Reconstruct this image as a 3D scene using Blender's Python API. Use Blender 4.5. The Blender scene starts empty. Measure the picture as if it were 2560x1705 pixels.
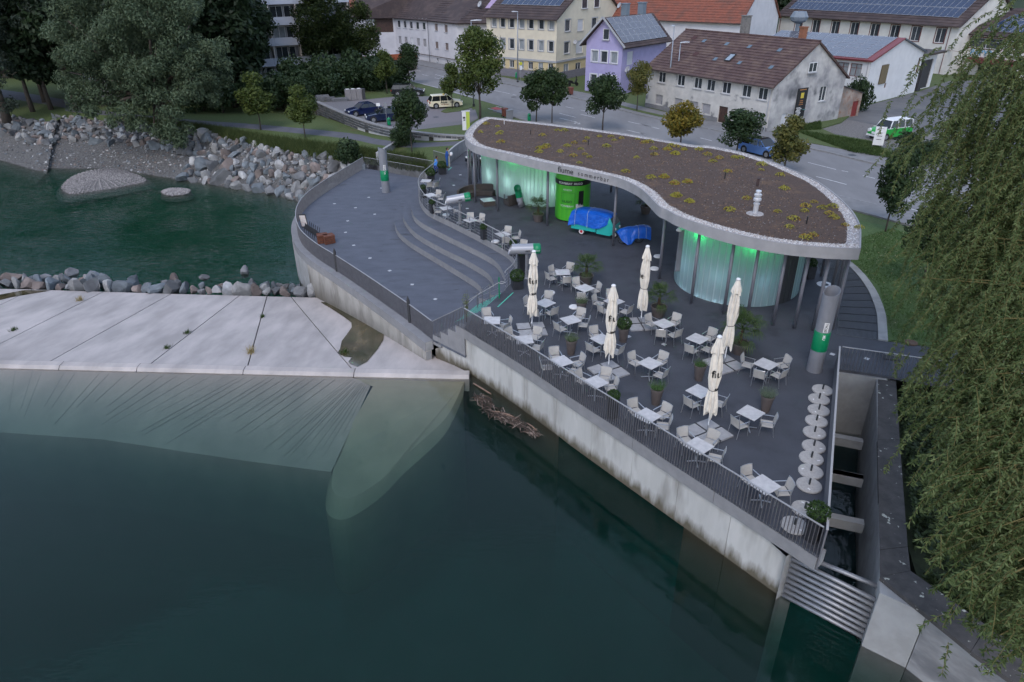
import bpy, math, random
from math import sin, cos, pi, radians
from mathutils import Vector, Matrix, noise

scene = bpy.context.scene
COL = scene.collection
RND = random.Random(11)

# ------------------------------------------------------------------ camera, sky, sun, exposure
cam_data = bpy.data.cameras.new('camera')
cam_data.sensor_width = 36.0
cam_data.lens = 36.0 * 1740.0 / 2560.0
cam_data.clip_start = 0.1
cam_data.clip_end = 3000.0
camera = bpy.data.objects.new('camera', cam_data)
COL.objects.link(camera)
camera.location = (0.0, 0.0, 16.0)
camera.rotation_euler = (Matrix.Rotation(radians(90.0 - 28.31), 3, 'X') @ Matrix.Rotation(radians(-0.44), 3, 'Z')).to_euler()
scene.camera = camera

SUN_EL, SUN_AZ = 24.0, 195.0            # elevation, azimuth of the veiled evening sun (degrees)
world = bpy.data.worlds.new('World')
scene.world = world
world.use_nodes = True
wn = world.node_tree.nodes
sky = wn.new('ShaderNodeTexSky')
sky.sky_type = 'NISHITA'
sky.sun_disc = False
sky.sun_elevation = radians(SUN_EL)
sky.sun_rotation = radians(SUN_AZ)
sky.air_density = 1.0
sky.dust_density = 0.6
sky.ozone_density = 2.5
wn['Background'].inputs['Strength'].default_value = 0.15
veil = wn.new('ShaderNodeMix')                 # even layer of thin evening cloud over the whole sky
veil.data_type = 'RGBA'
veil.inputs[0].default_value = 0.6
veil.inputs[7].default_value = (2.05, 2.4, 3.1, 1)
world.node_tree.links.new(sky.outputs[0], veil.inputs[6])
world.node_tree.links.new(veil.outputs[2], wn['Background'].inputs['Color'])

sun_data = bpy.data.lights.new('sun', 'SUN')
sun_data.energy = 0.75
sun_data.angle = radians(25.0)
sun_data.color = (1.0, 0.94, 0.90)
sun = bpy.data.objects.new('sun', sun_data)
COL.objects.link(sun)
_d = Vector((sin(radians(SUN_AZ)) * cos(radians(50)), cos(radians(SUN_AZ)) * cos(radians(50)), sin(radians(50))))
sun.rotation_euler = _d.to_track_quat('Z', 'Y').to_euler()

scene.view_settings.view_transform = 'Standard'
scene.view_settings.look = 'None'
scene.view_settings.exposure = 1.2
scene.view_settings.gamma = 1.0
scene.view_settings.use_curve_mapping = False
scene.cycles.use_denoising = True
scene.cycles.use_adaptive_sampling = True
scene.cycles.adaptive_threshold = 0.03
scene.cycles.max_bounces = 5
scene.cycles.volume_bounces = 1
scene.cycles.diffuse_bounces = 3
scene.cycles.glossy_bounces = 2
scene.cycles.transmission_bounces = 3
scene.cycles.transparent_max_bounces = 24
scene.cycles.sample_clamp_indirect = 6.0

# ------------------------------------------------------------------ materials
def lin(h):
 if not isinstance(h, str):
  return tuple(h)[:3]
 h = h.lstrip('#')
 out = []
 for i in (0, 2, 4):
  c = int(h[i:i + 2], 16) / 255.0
  out.append(c / 12.92 if c <= 0.04045 else ((c + 0.055) / 1.055) ** 2.4)
 return tuple(out)

MATS = {}
def mat(name, col, col2=None, rough=0.6, metal=0.0, scale=2.0, detail=4.0, bump=0.0, bscale=40.0, col3=None, scale3=0.3,
  coord='pos', rand=0.0, spec=0.5, lo=0.35, hi=0.65, emit=None, estr=0.0, trans=0.0, stretch=None, zband=None, lo3=0.45, hi3=0.7, bdist=0.02):
 """Principled surface whose colour is mixed by one or two noises, with optional bump and per-object tint."""
 if name in MATS:
  return MATS[name]
 m = bpy.data.materials.new(name)
 m.use_nodes = True
 nt = m.node_tree
 N, L = nt.nodes, nt.links
 b = N['Principled BSDF']
 b.inputs['Roughness'].default_value = rough
 b.inputs['Metallic'].default_value = metal
 b.inputs['Specular IOR Level'].default_value = spec
 src = None
 if coord == 'pos':
  g = N.new('ShaderNodeNewGeometry'); src = g.outputs['Position']
 else:
  g = N.new('ShaderNodeTexCoord'); src = g.outputs['Object']
 if stretch:
  mp = N.new('ShaderNodeMapping'); mp.inputs['Scale'].default_value = stretch
  L.new(src, mp.inputs['Vector']); src = mp.outputs['Vector']
 def nz(sc, dt):
  n = N.new('ShaderNodeTexNoise'); n.inputs['Scale'].default_value = sc; n.inputs['Detail'].default_value = dt
  n.inputs['Roughness'].default_value = 0.6
  L.new(src, n.inputs['Vector']); return n.outputs['Fac']
 def mixc(fac, a, bb):
  x = N.new('ShaderNodeMix'); x.data_type = 'RGBA'
  L.new(fac, x.inputs[0])
  for sock, v in ((x.inputs[6], a), (x.inputs[7], bb)):
   if isinstance(v, tuple):
    sock.default_value = (*v, 1)
   else:
    L.new(v, sock)
  return x.outputs[2]
 def ramp(fac, a, bb):
  r = N.new('ShaderNodeMapRange'); r.inputs[1].default_value = a; r.inputs[2].default_value = bb
  L.new(fac, r.inputs[0]); return r.outputs[0]
 c = lin(col)
 out = c
 if col2 is not None:
  out = mixc(ramp(nz(scale, detail), lo, hi), c, lin(col2))
 if col3 is not None:
  out = mixc(ramp(nz(scale3, 3.0), lo3, hi3), out, lin(col3))
 if zband:
  sp = N.new('ShaderNodeSeparateXYZ'); gg = N.new('ShaderNodeNewGeometry'); L.new(gg.outputs['Position'], sp.inputs[0])
  ma = N.new('ShaderNodeMath'); ma.operation = 'MULTIPLY_ADD'; ma.inputs[1].default_value = -1.1; L.new(nz(2.2, 4.0), ma.inputs[0]); L.new(sp.outputs[2], ma.inputs[2])
  out = mixc(ramp(ma.outputs[0], zband[1] - 0.55, zband[0] - 0.55), out, lin(zband[2]))
 if rand > 0:
  oi = N.new('ShaderNodeObjectInfo')
  r = N.new('ShaderNodeMapRange'); r.inputs[3].default_value = 1 - rand; r.inputs[4].default_value = 1 + rand
  L.new(oi.outputs['Random'], r.inputs[0])
  v = N.new('ShaderNodeHueSaturation')
  if isinstance(out, tuple):
   v.inputs['Color'].default_value = (*out, 1)
  else:
   L.new(out, v.inputs['Color'])
  L.new(r.outputs[0], v.inputs['Value'])
  out = v.outputs[0]
 if isinstance(out, tuple):
  b.inputs['Base Color'].default_value = (*out, 1)
 else:
  L.new(out, b.inputs['Base Color'])
 if bump > 0:
  bn = N.new('ShaderNodeBump'); bn.inputs['Strength'].default_value = bump; bn.inputs['Distance'].default_value = bdist
  L.new(nz(bscale, 3.0), bn.inputs['Height']); L.new(bn.outputs[0], b.inputs['Normal'])
 if emit is not None:
  b.inputs['Emission Color'].default_value = (*lin(emit), 1); b.inputs['Emission Strength'].default_value = estr
 if trans > 0:
  b.inputs['Transmission Weight'].default_value = trans
 MATS[name] = m
 return m

def leaf_mat(name, col, col2, tr=0.35, scale=1.5, rough=0.55):
 """Two-sided leaf: diffuse and translucent green, varied by position and by leaf island."""
 m = bpy.data.materials.new(name); m.use_nodes = True
 nt = m.node_tree; N, L = nt.nodes, nt.links
 b = N['Principled BSDF']; b.inputs['Roughness'].default_value = rough; b.inputs['Specular IOR Level'].default_value = 0.25
 g = N.new('ShaderNodeNewGeometry')
 n = N.new('ShaderNodeTexNoise'); n.inputs['Scale'].default_value = scale; n.inputs['Detail'].default_value = 2
 L.new(g.outputs['Position'], n.inputs['Vector'])
 ad = N.new('ShaderNodeMath'); ad.operation = 'MULTIPLY_ADD'; ad.inputs[1].default_value = 0.5
 L.new(g.outputs['Random Per Island'], ad.inputs[0]); L.new(n.outputs['Fac'], ad.inputs[2])
 r = N.new('ShaderNodeMapRange'); r.inputs[1].default_value = 0.4; r.inputs[2].default_value = 1.05
 L.new(ad.outputs[0], r.inputs[0])
 x = N.new('ShaderNodeMix'); x.data_type = 'RGBA'; x.inputs[6].default_value = (*lin(col), 1); x.inputs[7].default_value = (*lin(col2), 1)
 L.new(r.outputs[0], x.inputs[0]); L.new(x.outputs[2], b.inputs['Base Color'])
 t = N.new('ShaderNodeBsdfTranslucent'); L.new(x.outputs[2], t.inputs['Color'])
 ms = N.new('ShaderNodeMixShader'); ms.inputs[0].default_value = tr
 L.new(b.outputs[0], ms.inputs[1]); L.new(t.outputs[0], ms.inputs[2]); L.new(ms.outputs[0], N['Material Output'].inputs['Surface'])
 return m

def water_mat(name, ripple, rscale, absorb, scatter, density, stretch=(1, 1, 1), rough=0.02, calm=None, wave=0.12):
 """Moving water surface: mirror-like by Fresnel and clear otherwise; its silty body absorbs red and scatters green."""
 m = bpy.data.materials.new(name); m.use_nodes = True
 nt = m.node_tree; N, L = nt.nodes, nt.links
 N.remove(N['Principled BSDF'])
 g = N.new('ShaderNodeNewGeometry')
 mp = N.new('ShaderNodeMapping'); mp.inputs['Scale'].default_value = stretch; mp.inputs['Rotation'].default_value = (0, 0, radians(25))
 L.new(g.outputs['Position'], mp.inputs['Vector'])
 n1 = N.new('ShaderNodeTexNoise'); n1.inputs['Scale'].default_value = rscale; n1.inputs['Detail'].default_value = 3
 n1.inputs['Distortion'].default_value = 0.6
 L.new(mp.outputs[0], n1.inputs['Vector'])
 n2 = N.new('ShaderNodeTexNoise'); n2.inputs['Scale'].default_value = rscale * 0.13; n2.inputs['Detail'].default_value = 2
 L.new(g.outputs['Position'], n2.inputs['Vector'])
 k = N.new('ShaderNodeMapRange'); k.inputs[1].default_value = 0.38; k.inputs[2].default_value = 0.72
 k.inputs[3].default_value = calm if calm is not None else 0.25; k.inputs[4].default_value = 1.0
 L.new(n2.outputs['Fac'], k.inputs[0])
 ml = N.new('ShaderNodeMath'); ml.operation = 'MULTIPLY'; L.new(n1.outputs['Fac'], ml.inputs[0]); L.new(k.outputs[0], ml.inputs[1])
 bp = N.new('ShaderNodeBump'); bp.inputs['Strength'].default_value = ripple; bp.inputs['Distance'].default_value = wave
 L.new(ml.outputs[0], bp.inputs['Height'])
 fr = N.new('ShaderNodeFresnel'); fr.inputs['IOR'].default_value = 1.38; L.new(bp.outputs[0], fr.inputs['Normal'])
 gl = N.new('ShaderNodeBsdfGlossy'); gl.inputs['Roughness'].default_value = rough; L.new(bp.outputs[0], gl.inputs['Normal'])
 tp = N.new('ShaderNodeBsdfTransparent')
 mx = N.new('ShaderNodeMixShader')
 L.new(fr.outputs[0], mx.inputs[0]); L.new(tp.outputs[0], mx.inputs[1]); L.new(gl.outputs[0], mx.inputs[2])
 L.new(mx.outputs[0], N['Material Output'].inputs['Surface'])
 va = N.new('ShaderNodeVolumeAbsorption'); va.inputs['Color'].default_value = (*absorb, 1); va.inputs['Density'].default_value = density
 vs = N.new('ShaderNodeVolumeScatter'); vs.inputs['Color'].default_value = (*scatter, 1); vs.inputs['Density'].default_value = density
 ad = N.new('ShaderNodeAddShader'); L.new(va.outputs[0], ad.inputs[0]); L.new(vs.outputs[0], ad.inputs[1]); L.new(ad.outputs[0], N['Material Output'].inputs['Volume'])
 return m

# ------------------------------------------------------------------ mesh helpers
class MB:
 """Collects faces; build() links them as one mesh object."""
 def __init__(s):
  s.v, s.f, s.m = [], [], []
 def face(s, pts, m=0):
  i = len(s.v); s.v += [tuple(p) for p in pts]; s.f.append(tuple(range(i, i + len(pts)))); s.m.append(m)
 def box(s, c, size, rz=0.0, m=0, mtx=None):
  x, y, z = (d / 2 for d in size)
  i = len(s.v)
  M_ = mtx if mtx is not None else Matrix.Rotation(rz, 3, 'Z')
  for sx, sy, sz in ((-1, -1, -1), (1, -1, -1), (1, 1, -1), (-1, 1, -1), (-1, -1, 1), (1, -1, 1), (1, 1, 1), (-1, 1, 1)):
   p = M_ @ Vector((sx * x, sy * y, sz * z)) + Vector(c)
   s.v.append(tuple(p))
  for q in ((0, 3, 2, 1), (4, 5, 6, 7), (0, 1, 5, 4), (1, 2, 6, 5), (2, 3, 7, 6), (3, 0, 4, 7)):
   s.f.append(tuple(i + a for a in q)); s.m.append(m)
 def bar(s, a, b, w, h, m=0, up=(0, 0, 1)):
  a, b = Vector(a), Vector(b); d = (b - a); ln = d.length
  if ln < 1e-6: return
  x = d / ln; y = Vector(up).cross(x)
  if y.length < 1e-4: y = Vector((0, 1, 0)).cross(x)
  y.normalize(); z = x.cross(y)
  s.box((a + b) / 2, (ln, w, h), m=m, mtx=Matrix((x, y, z)).transposed())
 def prism(s, poly, z0, z1, m=0, mside=None, bottom=True):
  n = len(poly); i = len(s.v)
  zz0 = z0 if isinstance(z0, (list, tuple)) else [z0] * n
  zz1 = z1 if isinstance(z1, (list, tuple)) else [z1] * n
  s.v += [(p[0], p[1], z) for p, z in zip(poly, zz0)] + [(p[0], p[1], z) for p, z in zip(poly, zz1)]
  ar = sum(poly[k][0] * poly[(k + 1) % n][1] - poly[(k + 1) % n][0] * poly[k][1] for k in range(n))
  up = list(range(i + n, i + 2 * n)); dn = list(range(i, i + n))
  if ar < 0: up.reverse()
  else: dn.reverse()
  s.f.append(tuple(up)); s.m.append(m)
  if bottom: s.f.append(tuple(dn)); s.m.append(m)
  for k in range(n):
   j = (k + 1) % n
   q = (i + k, i + j, i + n + j, i + n + k)
   s.f.append(q if ar > 0 else tuple(reversed(q))); s.m.append(m if mside is None else mside)
 def tube(s, pts, r, n=6, m=0, cap=True):
  pts = [Vector(p) for p in pts]; k = len(pts)
  rs = r if isinstance(r, (list, tuple)) else [r] * k
  i = len(s.v); ref = None
  for a, p in enumerate(pts):
   d = (pts[min(a + 1, k - 1)] - pts[max(a - 1, 0)])
   if d.length < 1e-9: d = Vector((0, 0, 1))
   d.normalize()
   if ref is None:
    ref = d.cross(Vector((0, 0, 1)))
    if ref.length < 1e-3: ref = d.cross(Vector((1, 0, 0)))
   ref = (ref - d * ref.dot(d)).normalized(); o = d.cross(ref)
   for t in range(n):
    w = 2 * pi * t / n
    s.v.append(tuple(p + (ref * cos(w) + o * sin(w)) * rs[a]))
  for a in range(k - 1):
   for t in range(n):
    u = (t + 1) % n
    s.f.append((i + a * n + t, i + a * n + u, i + a * n + n + u, i + a * n + n + t)); s.m.append(m)
  if cap:
   s.f.append(tuple(reversed(range(i, i + n)))); s.m.append(m)
   s.f.append(tuple(range(i + (k - 1) * n, i + k * n))); s.m.append(m)
 def lathe(s, prof, n=16, c=(0, 0, 0), m=0, sq=None):
  i = len(s.v); k = len(prof)
  for r, z in prof:
   for t in range(n):
    w = 2 * pi * t / n + (pi / n if sq else 0)
    s.v.append((c[0] + r * cos(w), c[1] + r * sin(w), c[2] + z))
  for a in range(k - 1):
   for t in range(n):
    u = (t + 1) % n
    s.f.append((i + a * n + t, i + a * n + u, i + a * n + n + u, i + a * n + n + t)); s.m.append(m)
  s.f.append(tuple(reversed(range(i, i + n)))); s.m.append(m)
  s.f.append(tuple(range(i + (k - 1) * n, i + k * n))); s.m.append(m)
 def loft(s, rings, m=0, closed=True, cap=True):
  i = len(s.v); n = len(rings[0])
  for r in rings: s.v += [tuple(p) for p in r]
  for a in range(len(rings) - 1):
   for t in range(n if closed else n - 1):
    u = (t + 1) % n
    s.f.append((i + a * n + t, i + a * n + u, i + a * n + n + u, i + a * n + n + t)); s.m.append(m)
  if cap and closed:
   s.f.append(tuple(reversed(range(i, i + n)))); s.m.append(m)
   e = i + (len(rings) - 1) * n
   s.f.append(tuple(range(e, e + n))); s.m.append(m)
 def add_mesh(s, me, mtx=None, m=0):
  i = len(s.v)
  for v in me.vertices: s.v.append(tuple((mtx @ v.co) if mtx else v.co))
  for p in me.polygons:
   s.f.append(tuple(i + a for a in p.vertices)); s.m.append(m)
 def mesh(s, name, mats, smooth=False):
  me = bpy.data.meshes.new(name)
  me.from_pydata(s.v, [], s.f)
  if not isinstance(mats, (list, tuple)): mats = [mats]
  for a in mats: me.materials.append(a)
  if len(mats) > 1: me.polygons.foreach_set('material_index', s.m)
  if smooth: me.polygons.foreach_set('use_smooth', [True] * len(me.polygons))
  me.update()
  return me
 def build(s, name, mats, parent=None, smooth=False, loc=(0, 0, 0), rz=0.0):
  return put(name, s.mesh(name, mats, smooth), parent, loc, rz)

def put(name, me, parent=None, loc=(0, 0, 0), rz=0.0):
 o = bpy.data.objects.new(name, me)
 COL.objects.link(o)
 o.location = loc
 o.rotation_euler = (0, 0, rz) if not hasattr(rz, '__len__') else rz
 if parent is not None: o.parent = parent
 return o

def tag(o, label=None, cat=None, group=None, kind=None):
 if label: o['label'] = label
 if cat: o['category'] = cat
 if group: o['group'] = group
 if kind: o['kind'] = kind
 return o

def thing(name, label, cat, loc=(0, 0, 0), rz=0.0, group=None):
 return tag(put(name, None, None, loc, rz), label, cat, group)

def struct(o):
 o['kind'] = 'structure'; return o

def clone(o, loc, rz, label=None, group=None, scale=None):
 """A copy of a thing with copies of its parts and sub-parts, sharing their meshes."""
 c = o.copy(); COL.objects.link(c); c.location = loc
 c.rotation_euler = (0, 0, rz) if not hasattr(rz, '__len__') else rz
 if scale: c.scale = scale if hasattr(scale, '__len__') else (scale,) * 3
 if label: c['label'] = label
 if group: c['group'] = group
 for ch in list(o.children):
  d = ch.copy(); COL.objects.link(d); d.parent = c
  for gch in list(ch.children):
   e = gch.copy(); COL.objects.link(e); e.parent = d
 return c

def smooth_line(pts, per=6, closed=False):
 """Catmull-Rom through 2D or 3D points."""
 P_ = [Vector(p) for p in pts]; n = len(P_); out = []
 rng = range(n if closed else n - 1)
 for i in rng:
  if closed: a, b, c, d = P_[(i - 1) % n], P_[i], P_[(i + 1) % n], P_[(i + 2) % n]
  else: a, b, c, d = P_[max(i - 1, 0)], P_[i], P_[i + 1], P_[min(i + 2, n - 1)]
  for k in range(per):
   t = k / per
   out.append(0.5 * ((2 * b) + (c - a) * t + (2 * a - 5 * b + 4 * c - d) * t * t + (3 * b - a - 3 * c + d) * t ** 3))
 if not closed: out.append(P_[-1])
 return out

def walk(pts, step, start=0.0):
 """Points and unit tangents at even spacing along a polyline."""
 out = []; pos = start; acc = 0.0
 for a, b in zip(pts[:-1], pts[1:]):
  a, b = Vector(a), Vector(b); L_ = (b - a).length
  if L_ < 1e-9: continue
  while pos <= acc + L_:
   out.append((a + (b - a) * ((pos - acc) / L_), (b - a) / L_)); pos += step
  acc += L_
 return out

def line_len(pts):
 return sum((Vector(b) - Vector(a)).length for a, b in zip(pts[:-1], pts[1:]))

def offset2(pts, d):
 out = []
 for i, p in enumerate(pts):
  a, b = Vector(pts[max(i - 1, 0)][:2]), Vector(pts[min(i + 1, len(pts) - 1)][:2])
  t = (b - a).normalized(); out.append((p[0] - t.y * d, p[1] + t.x * d))
 return out

def text_mesh(txt, size=1.0, extrude=0.01, bold=0.0, space=1.0):
 cu = bpy.data.curves.new('lettering', 'FONT'); cu.body = txt; cu.size = size; cu.extrude = extrude; cu.offset = bold
 cu.space_character = space; cu.resolution_u = 3
 ob = bpy.data.objects.new('lettering', cu); COL.objects.link(ob)
 dg = bpy.context.evaluated_depsgraph_get()
 me = bpy.data.meshes.new_from_object(ob.evaluated_get(dg))
 bpy.data.objects.remove(ob); bpy.data.curves.remove(cu)
 return me


# ------------------------------------------------------------------ shared materials
M_ASPH = mat('terrace_asphalt', (0.058, 0.062, 0.078), (0.044, 0.047, 0.060), rough=0.75, scale=0.9, bump=0.5, bscale=55, col3=(0.030, 0.032, 0.040), scale3=0.45, lo3=0.58, hi3=0.72)
M_ASPH2 = mat('lower_asphalt', (0.098, 0.106, 0.135), (0.076, 0.083, 0.107), rough=0.75, scale=0.7, bump=0.5, bscale=55, stretch=(1, 2.2, 1), col3=(0.045, 0.048, 0.060), scale3=0.5, lo3=0.62, hi3=0.75)
M_ROAD = mat('road_asphalt', (0.190, 0.184, 0.190), (0.160, 0.155, 0.160), rough=0.85, scale=0.5, bump=0.3, bscale=40, stretch=(1.6, 0.5, 1), col3=(0.215, 0.21, 0.215), scale3=0.12)
M_YARD = mat('yard_asphalt', (0.115, 0.115, 0.122), (0.085, 0.085, 0.092), rough=0.9, scale=0.7, bump=0.4, bscale=20, col3=(0.145, 0.142, 0.142), scale3=0.15)
M_PAVE = mat('pavement_concrete', (0.20, 0.195, 0.20), (0.16, 0.157, 0.162), rough=0.85, scale=1.3, bump=0.3, bscale=25)
M_COBBLE = mat('parking_setts', (0.175, 0.165, 0.175), (0.12, 0.115, 0.122), rough=0.85, scale=6.0, bump=0.6, bscale=9)
M_GRAVEL = mat('gravel', (0.23, 0.215, 0.21), (0.09, 0.085, 0.085), rough=0.95, scale=7, detail=6, bump=1.0, bscale=7, bdist=0.1)
M_KERB = mat('kerb_stone', (0.25, 0.245, 0.25), (0.19, 0.187, 0.19), rough=0.85, scale=4)
M_GRASS = mat('grass', (0.052, 0.080, 0.020), (0.082, 0.108, 0.030), rough=0.9, scale=6, bump=0.9, bscale=35, col3=(0.11, 0.098, 0.045), scale3=0.35, lo3=0.6, hi3=0.8)
M_LAWN = mat('lawn_grass', (0.042, 0.080, 0.018), (0.066, 0.115, 0.028), rough=0.9, scale=3.5, bump=0.9, bscale=40, col3=(0.05, 0.058, 0.02), scale3=0.4, lo3=0.55, hi3=0.8)
M_EARTH = mat('earth', (0.05, 0.045, 0.035), (0.03, 0.03, 0.022), rough=0.95, scale=2, bump=0.6, bscale=10)
M_CONC = mat('concrete', (0.31, 0.31, 0.31), (0.235, 0.235, 0.24), rough=0.8, scale=1.6, bump=0.2, bscale=30, col3=(0.17, 0.165, 0.16), scale3=0.5, lo3=0.6, hi3=0.8, rand=0.06)
M_CONCL = mat('concrete_light', (0.34, 0.335, 0.335), (0.27, 0.265, 0.262), rough=0.8, scale=1.2, bump=0.2, bscale=22, col3=(0.25, 0.24, 0.225), scale3=0.45, lo3=0.55, hi3=0.8, rand=0.07)
M_CONCF = mat('concrete_fascia', (0.225, 0.22, 0.23), (0.19, 0.187, 0.197), rough=0.75, scale=2.0, bump=0.1, bscale=30, rand=0.04)
M_SLAB = mat('weir_concrete', (0.47, 0.42, 0.405), (0.33, 0.30, 0.29), rough=0.85, scale=0.8, detail=9, bump=0.5, bscale=14, stretch=(1.0, 0.3, 1), col3=(0.26, 0.235, 0.225), scale3=0.35, lo3=0.55, hi3=0.8, rand=0.05)
M_APRON = mat('apron_concrete', (0.36, 0.31, 0.27), (0.28, 0.245, 0.215), rough=0.9, scale=0.6, stretch=(1, 0.4, 1))
M_WING = mat('wing_concrete', (0.34, 0.30, 0.22), (0.27, 0.24, 0.175), rough=0.9, scale=0.5, col3=(0.17, 0.17, 0.12), scale3=1.1, lo3=0.66, hi3=0.76)
M_OLDCONC = mat('old_mossy_concrete', (0.075, 0.068, 0.066), (0.045, 0.042, 0.042), rough=0.95, scale=2.2, bump=0.6, bscale=18, col3=(0.42, 0.42, 0.36), scale3=3.6, lo3=0.655, hi3=0.69)
M_STAINCONC = mat('stained_concrete', (0.30, 0.295, 0.295), (0.17, 0.165, 0.17), rough=0.9, scale=1.1, bump=0.5, bscale=12, col3=(0.10, 0.10, 0.11), scale3=0.6, lo3=0.52, hi3=0.72, stretch=(0.6, 0.6, 1.6))
M_STEEL = mat('galvanised_steel', (0.30, 0.30, 0.32), (0.25, 0.25, 0.27), rough=0.45, metal=0.6, scale=5, coord='obj')
M_RAIL = mat('rail_steel', (0.21, 0.205, 0.22), (0.17, 0.165, 0.18), rough=0.5, metal=0.5, scale=3)
M_RAILTOP = mat('handrail_steel', (0.36, 0.35, 0.355), (0.31, 0.30, 0.305), rough=0.5, metal=0.3, scale=3)
M_GREY = mat('grey_paint', (0.20, 0.205, 0.23), (0.18, 0.185, 0.21), rough=0.45, scale=3, coord='obj')
M_GREYCOL = mat('column_paint', (0.15, 0.15, 0.175), (0.135, 0.135, 0.16), rough=0.4, scale=2)
M_GREEN = mat('green_enamel', (0.0, 0.21, 0.085), (0.0, 0.18, 0.072), rough=0.4, scale=3, coord='obj')
M_MINT = mat('mint_paint', (0.07, 0.42, 0.30), rough=0.5)
M_WHITE = mat('white_paint', (0.72, 0.71, 0.72), (0.66, 0.65, 0.66), rough=0.5, scale=3, coord='obj')
M_BLACK = mat('black_plastic', (0.012, 0.012, 0.014), rough=0.45)
M_DARK = mat('dark_grey', (0.03, 0.03, 0.034), rough=0.6)
M_MARK = mat('road_paint', (0.55, 0.54, 0.55), (0.40, 0.39, 0.40), rough=0.7, scale=3)
M_RED = mat('red_lane', (0.42, 0.075, 0.075), (0.36, 0.065, 0.065), rough=0.8, scale=2)
M_BED = mat('river_bed', (0.10, 0.19, 0.165), (0.075, 0.155, 0.135), rough=0.95, scale=0.25)
M_BEDD = mat('gravel_bed', (0.10, 0.13, 0.095), (0.06, 0.075, 0.055), rough=0.95, scale=0.8, detail=6, bump=0.5, bscale=4)
M_WET = mat('wet_algae', (0.055, 0.042, 0.022), (0.035, 0.04, 0.014), rough=0.12, scale=0.7, stretch=(1.6, 0.5, 1), col3=(0.13, 0.10, 0.055), scale3=0.6)
M_GRATE = mat('grating_steel', (0.115, 0.125, 0.14), rough=0.5, metal=0.4)

WZ, DZ = -2.65, -4.7          # water above and below the weir

# ------------------------------------------------------------------ terrain
bed = MB(); bed.face([(-900, -300, -8.2), (900, -300, -8.2), (900, 900, -8.2), (-900, 900, -8.2)])
struct(bed.build('river_bed', M_BED))
bed2 = MB(); bed2.face([(-160, 44, -6.3), (-12, 43.5, -6.3), (-12, 75, -6.0), (-30, 84, -5.4), (-160, 110, -5.4)])
struct(bed2.build('gravel_bed', M_BEDD))

gp = [(-900, 330), (-70, 128), (-40, 106), (-25.96, 96.81), (-20.96, 88.8), (-16.61, 82.57), (-12.86, 78.67), (-8.46, 75.8), (-4.88, 74.56),
      (-4.2, 69.3), (-1.5, 64), (2, 55), (6, 45), (9, 34), (14, 31), (18.0, 29.5), (27.5, 26.1), (40, 21), (900, -200), (900, 900), (-900, 900)]
g = MB(); g.prism(gp, -9.0, -0.03, m=0, mside=1)
struct(g.build('ground', [M_GRASS, M_EARTH]))

# the lower, riverside land: rows of matching points from the parking wall down to the water
WB = [(-300, 210, -1.2), (-70, 128, -1.2), (-48, 111, -1.2), (-38, 104, -1.3), (-26.36, 96.7, -1.36), (-21.26, 89.5, -1.0), (-16.94, 83.0, -0.9), (-12.92, 78.6, -0.6), (-8.98, 75.8, -0.4), (-5.0, 74.6, -0.05)]
PU = [(-200, 190, -1.1), (-75.5, 114.9, -1.1), (-63.6, 104, -1.1), (-50.6, 96.4, -1.05), (-39.2, 91.2, -1.0), (-31.5, 88.6, -1.0), (-18.7, 82.5, -0.9), (-14.5, 78.3, -0.75), (-10.0, 75.6, -0.55), (-5.2, 74.4, -0.15)]
PL = [(-190, 180, -1.15), (-72.4, 108.4, -1.15), (-61.2, 99.6, -1.15), (-49.5, 94.1, -1.1), (-38.4, 89.1, -1.05), (-30.6, 85.8, -1.05), (-19.0, 80.3, -1.0), (-14.7, 76.6, -0.9), (-10.6, 74.0, -0.7), (-5.4, 72.9, -0.25)]
RT = [(-170, 165, -1.4), (-69.4, 98.6, -1.4), (-60, 96.5, -1.4), (-47, 91.6, -1.5), (-38, 86.6, -1.5), (-27.4, 78.2, -1.5), (-19.8, 73.2, -1.5), (-14.2, 70.3, -1.5), (-8.6, 66.6, -1.3), (-5.8, 64.6, -0.6)]
WL = [(-150, 150, -4.7), (-63.2, 86.7, -4.7), (-54.5, 82.6, -4.7), (-47, 81.8, -4.7), (-38, 77.5, -4.7), (-30, 73.6, -4.7), (-22, 69, -4.7), (-16.5, 62, -4.7)]
DP = [(-140, 135, -7.0), (-62, 76, -7.0), (-53, 74, -7.0), (-44, 72, -7.0), (-34, 68, -7.0), (-26, 64, -7.0), (-17, 58, -7.0), (-13, 56, -7.0)]
def strip(name, A, B, m, sub=4):
 a = smooth_line(A, sub); b = smooth_line(B, sub); s = MB()
 n = min(len(a), len(b))
 for i in range(n - 1): s.face([b[i], b[i + 1], a[i + 1], a[i]])
 return struct(s.build(name, m))
strip('grass_verge', WB, PU, M_GRASS)
strip('footpath', PU, PL, mat('path_asphalt', (0.105, 0.105, 0.125), (0.085, 0.085, 0.10), rough=0.85, scale=1.2, bump=0.3, bscale=30))
strip('grass_bank', PL, RT, M_GRASS)
RT8 = RT[:8]
strip('stony_bank', RT8, WL, mat('bank_stones', (0.15, 0.143, 0.14), (0.05, 0.048, 0.048), rough=0.95, scale=5, detail=7, bump=1.0, bscale=6, bdist=0.1))
strip('stony_shore', WL, DP, mat('shore_stones', (0.10, 0.105, 0.085), (0.05, 0.055, 0.045), rough=0.95, scale=1.8, detail=6, bump=0.9, bscale=3))

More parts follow.
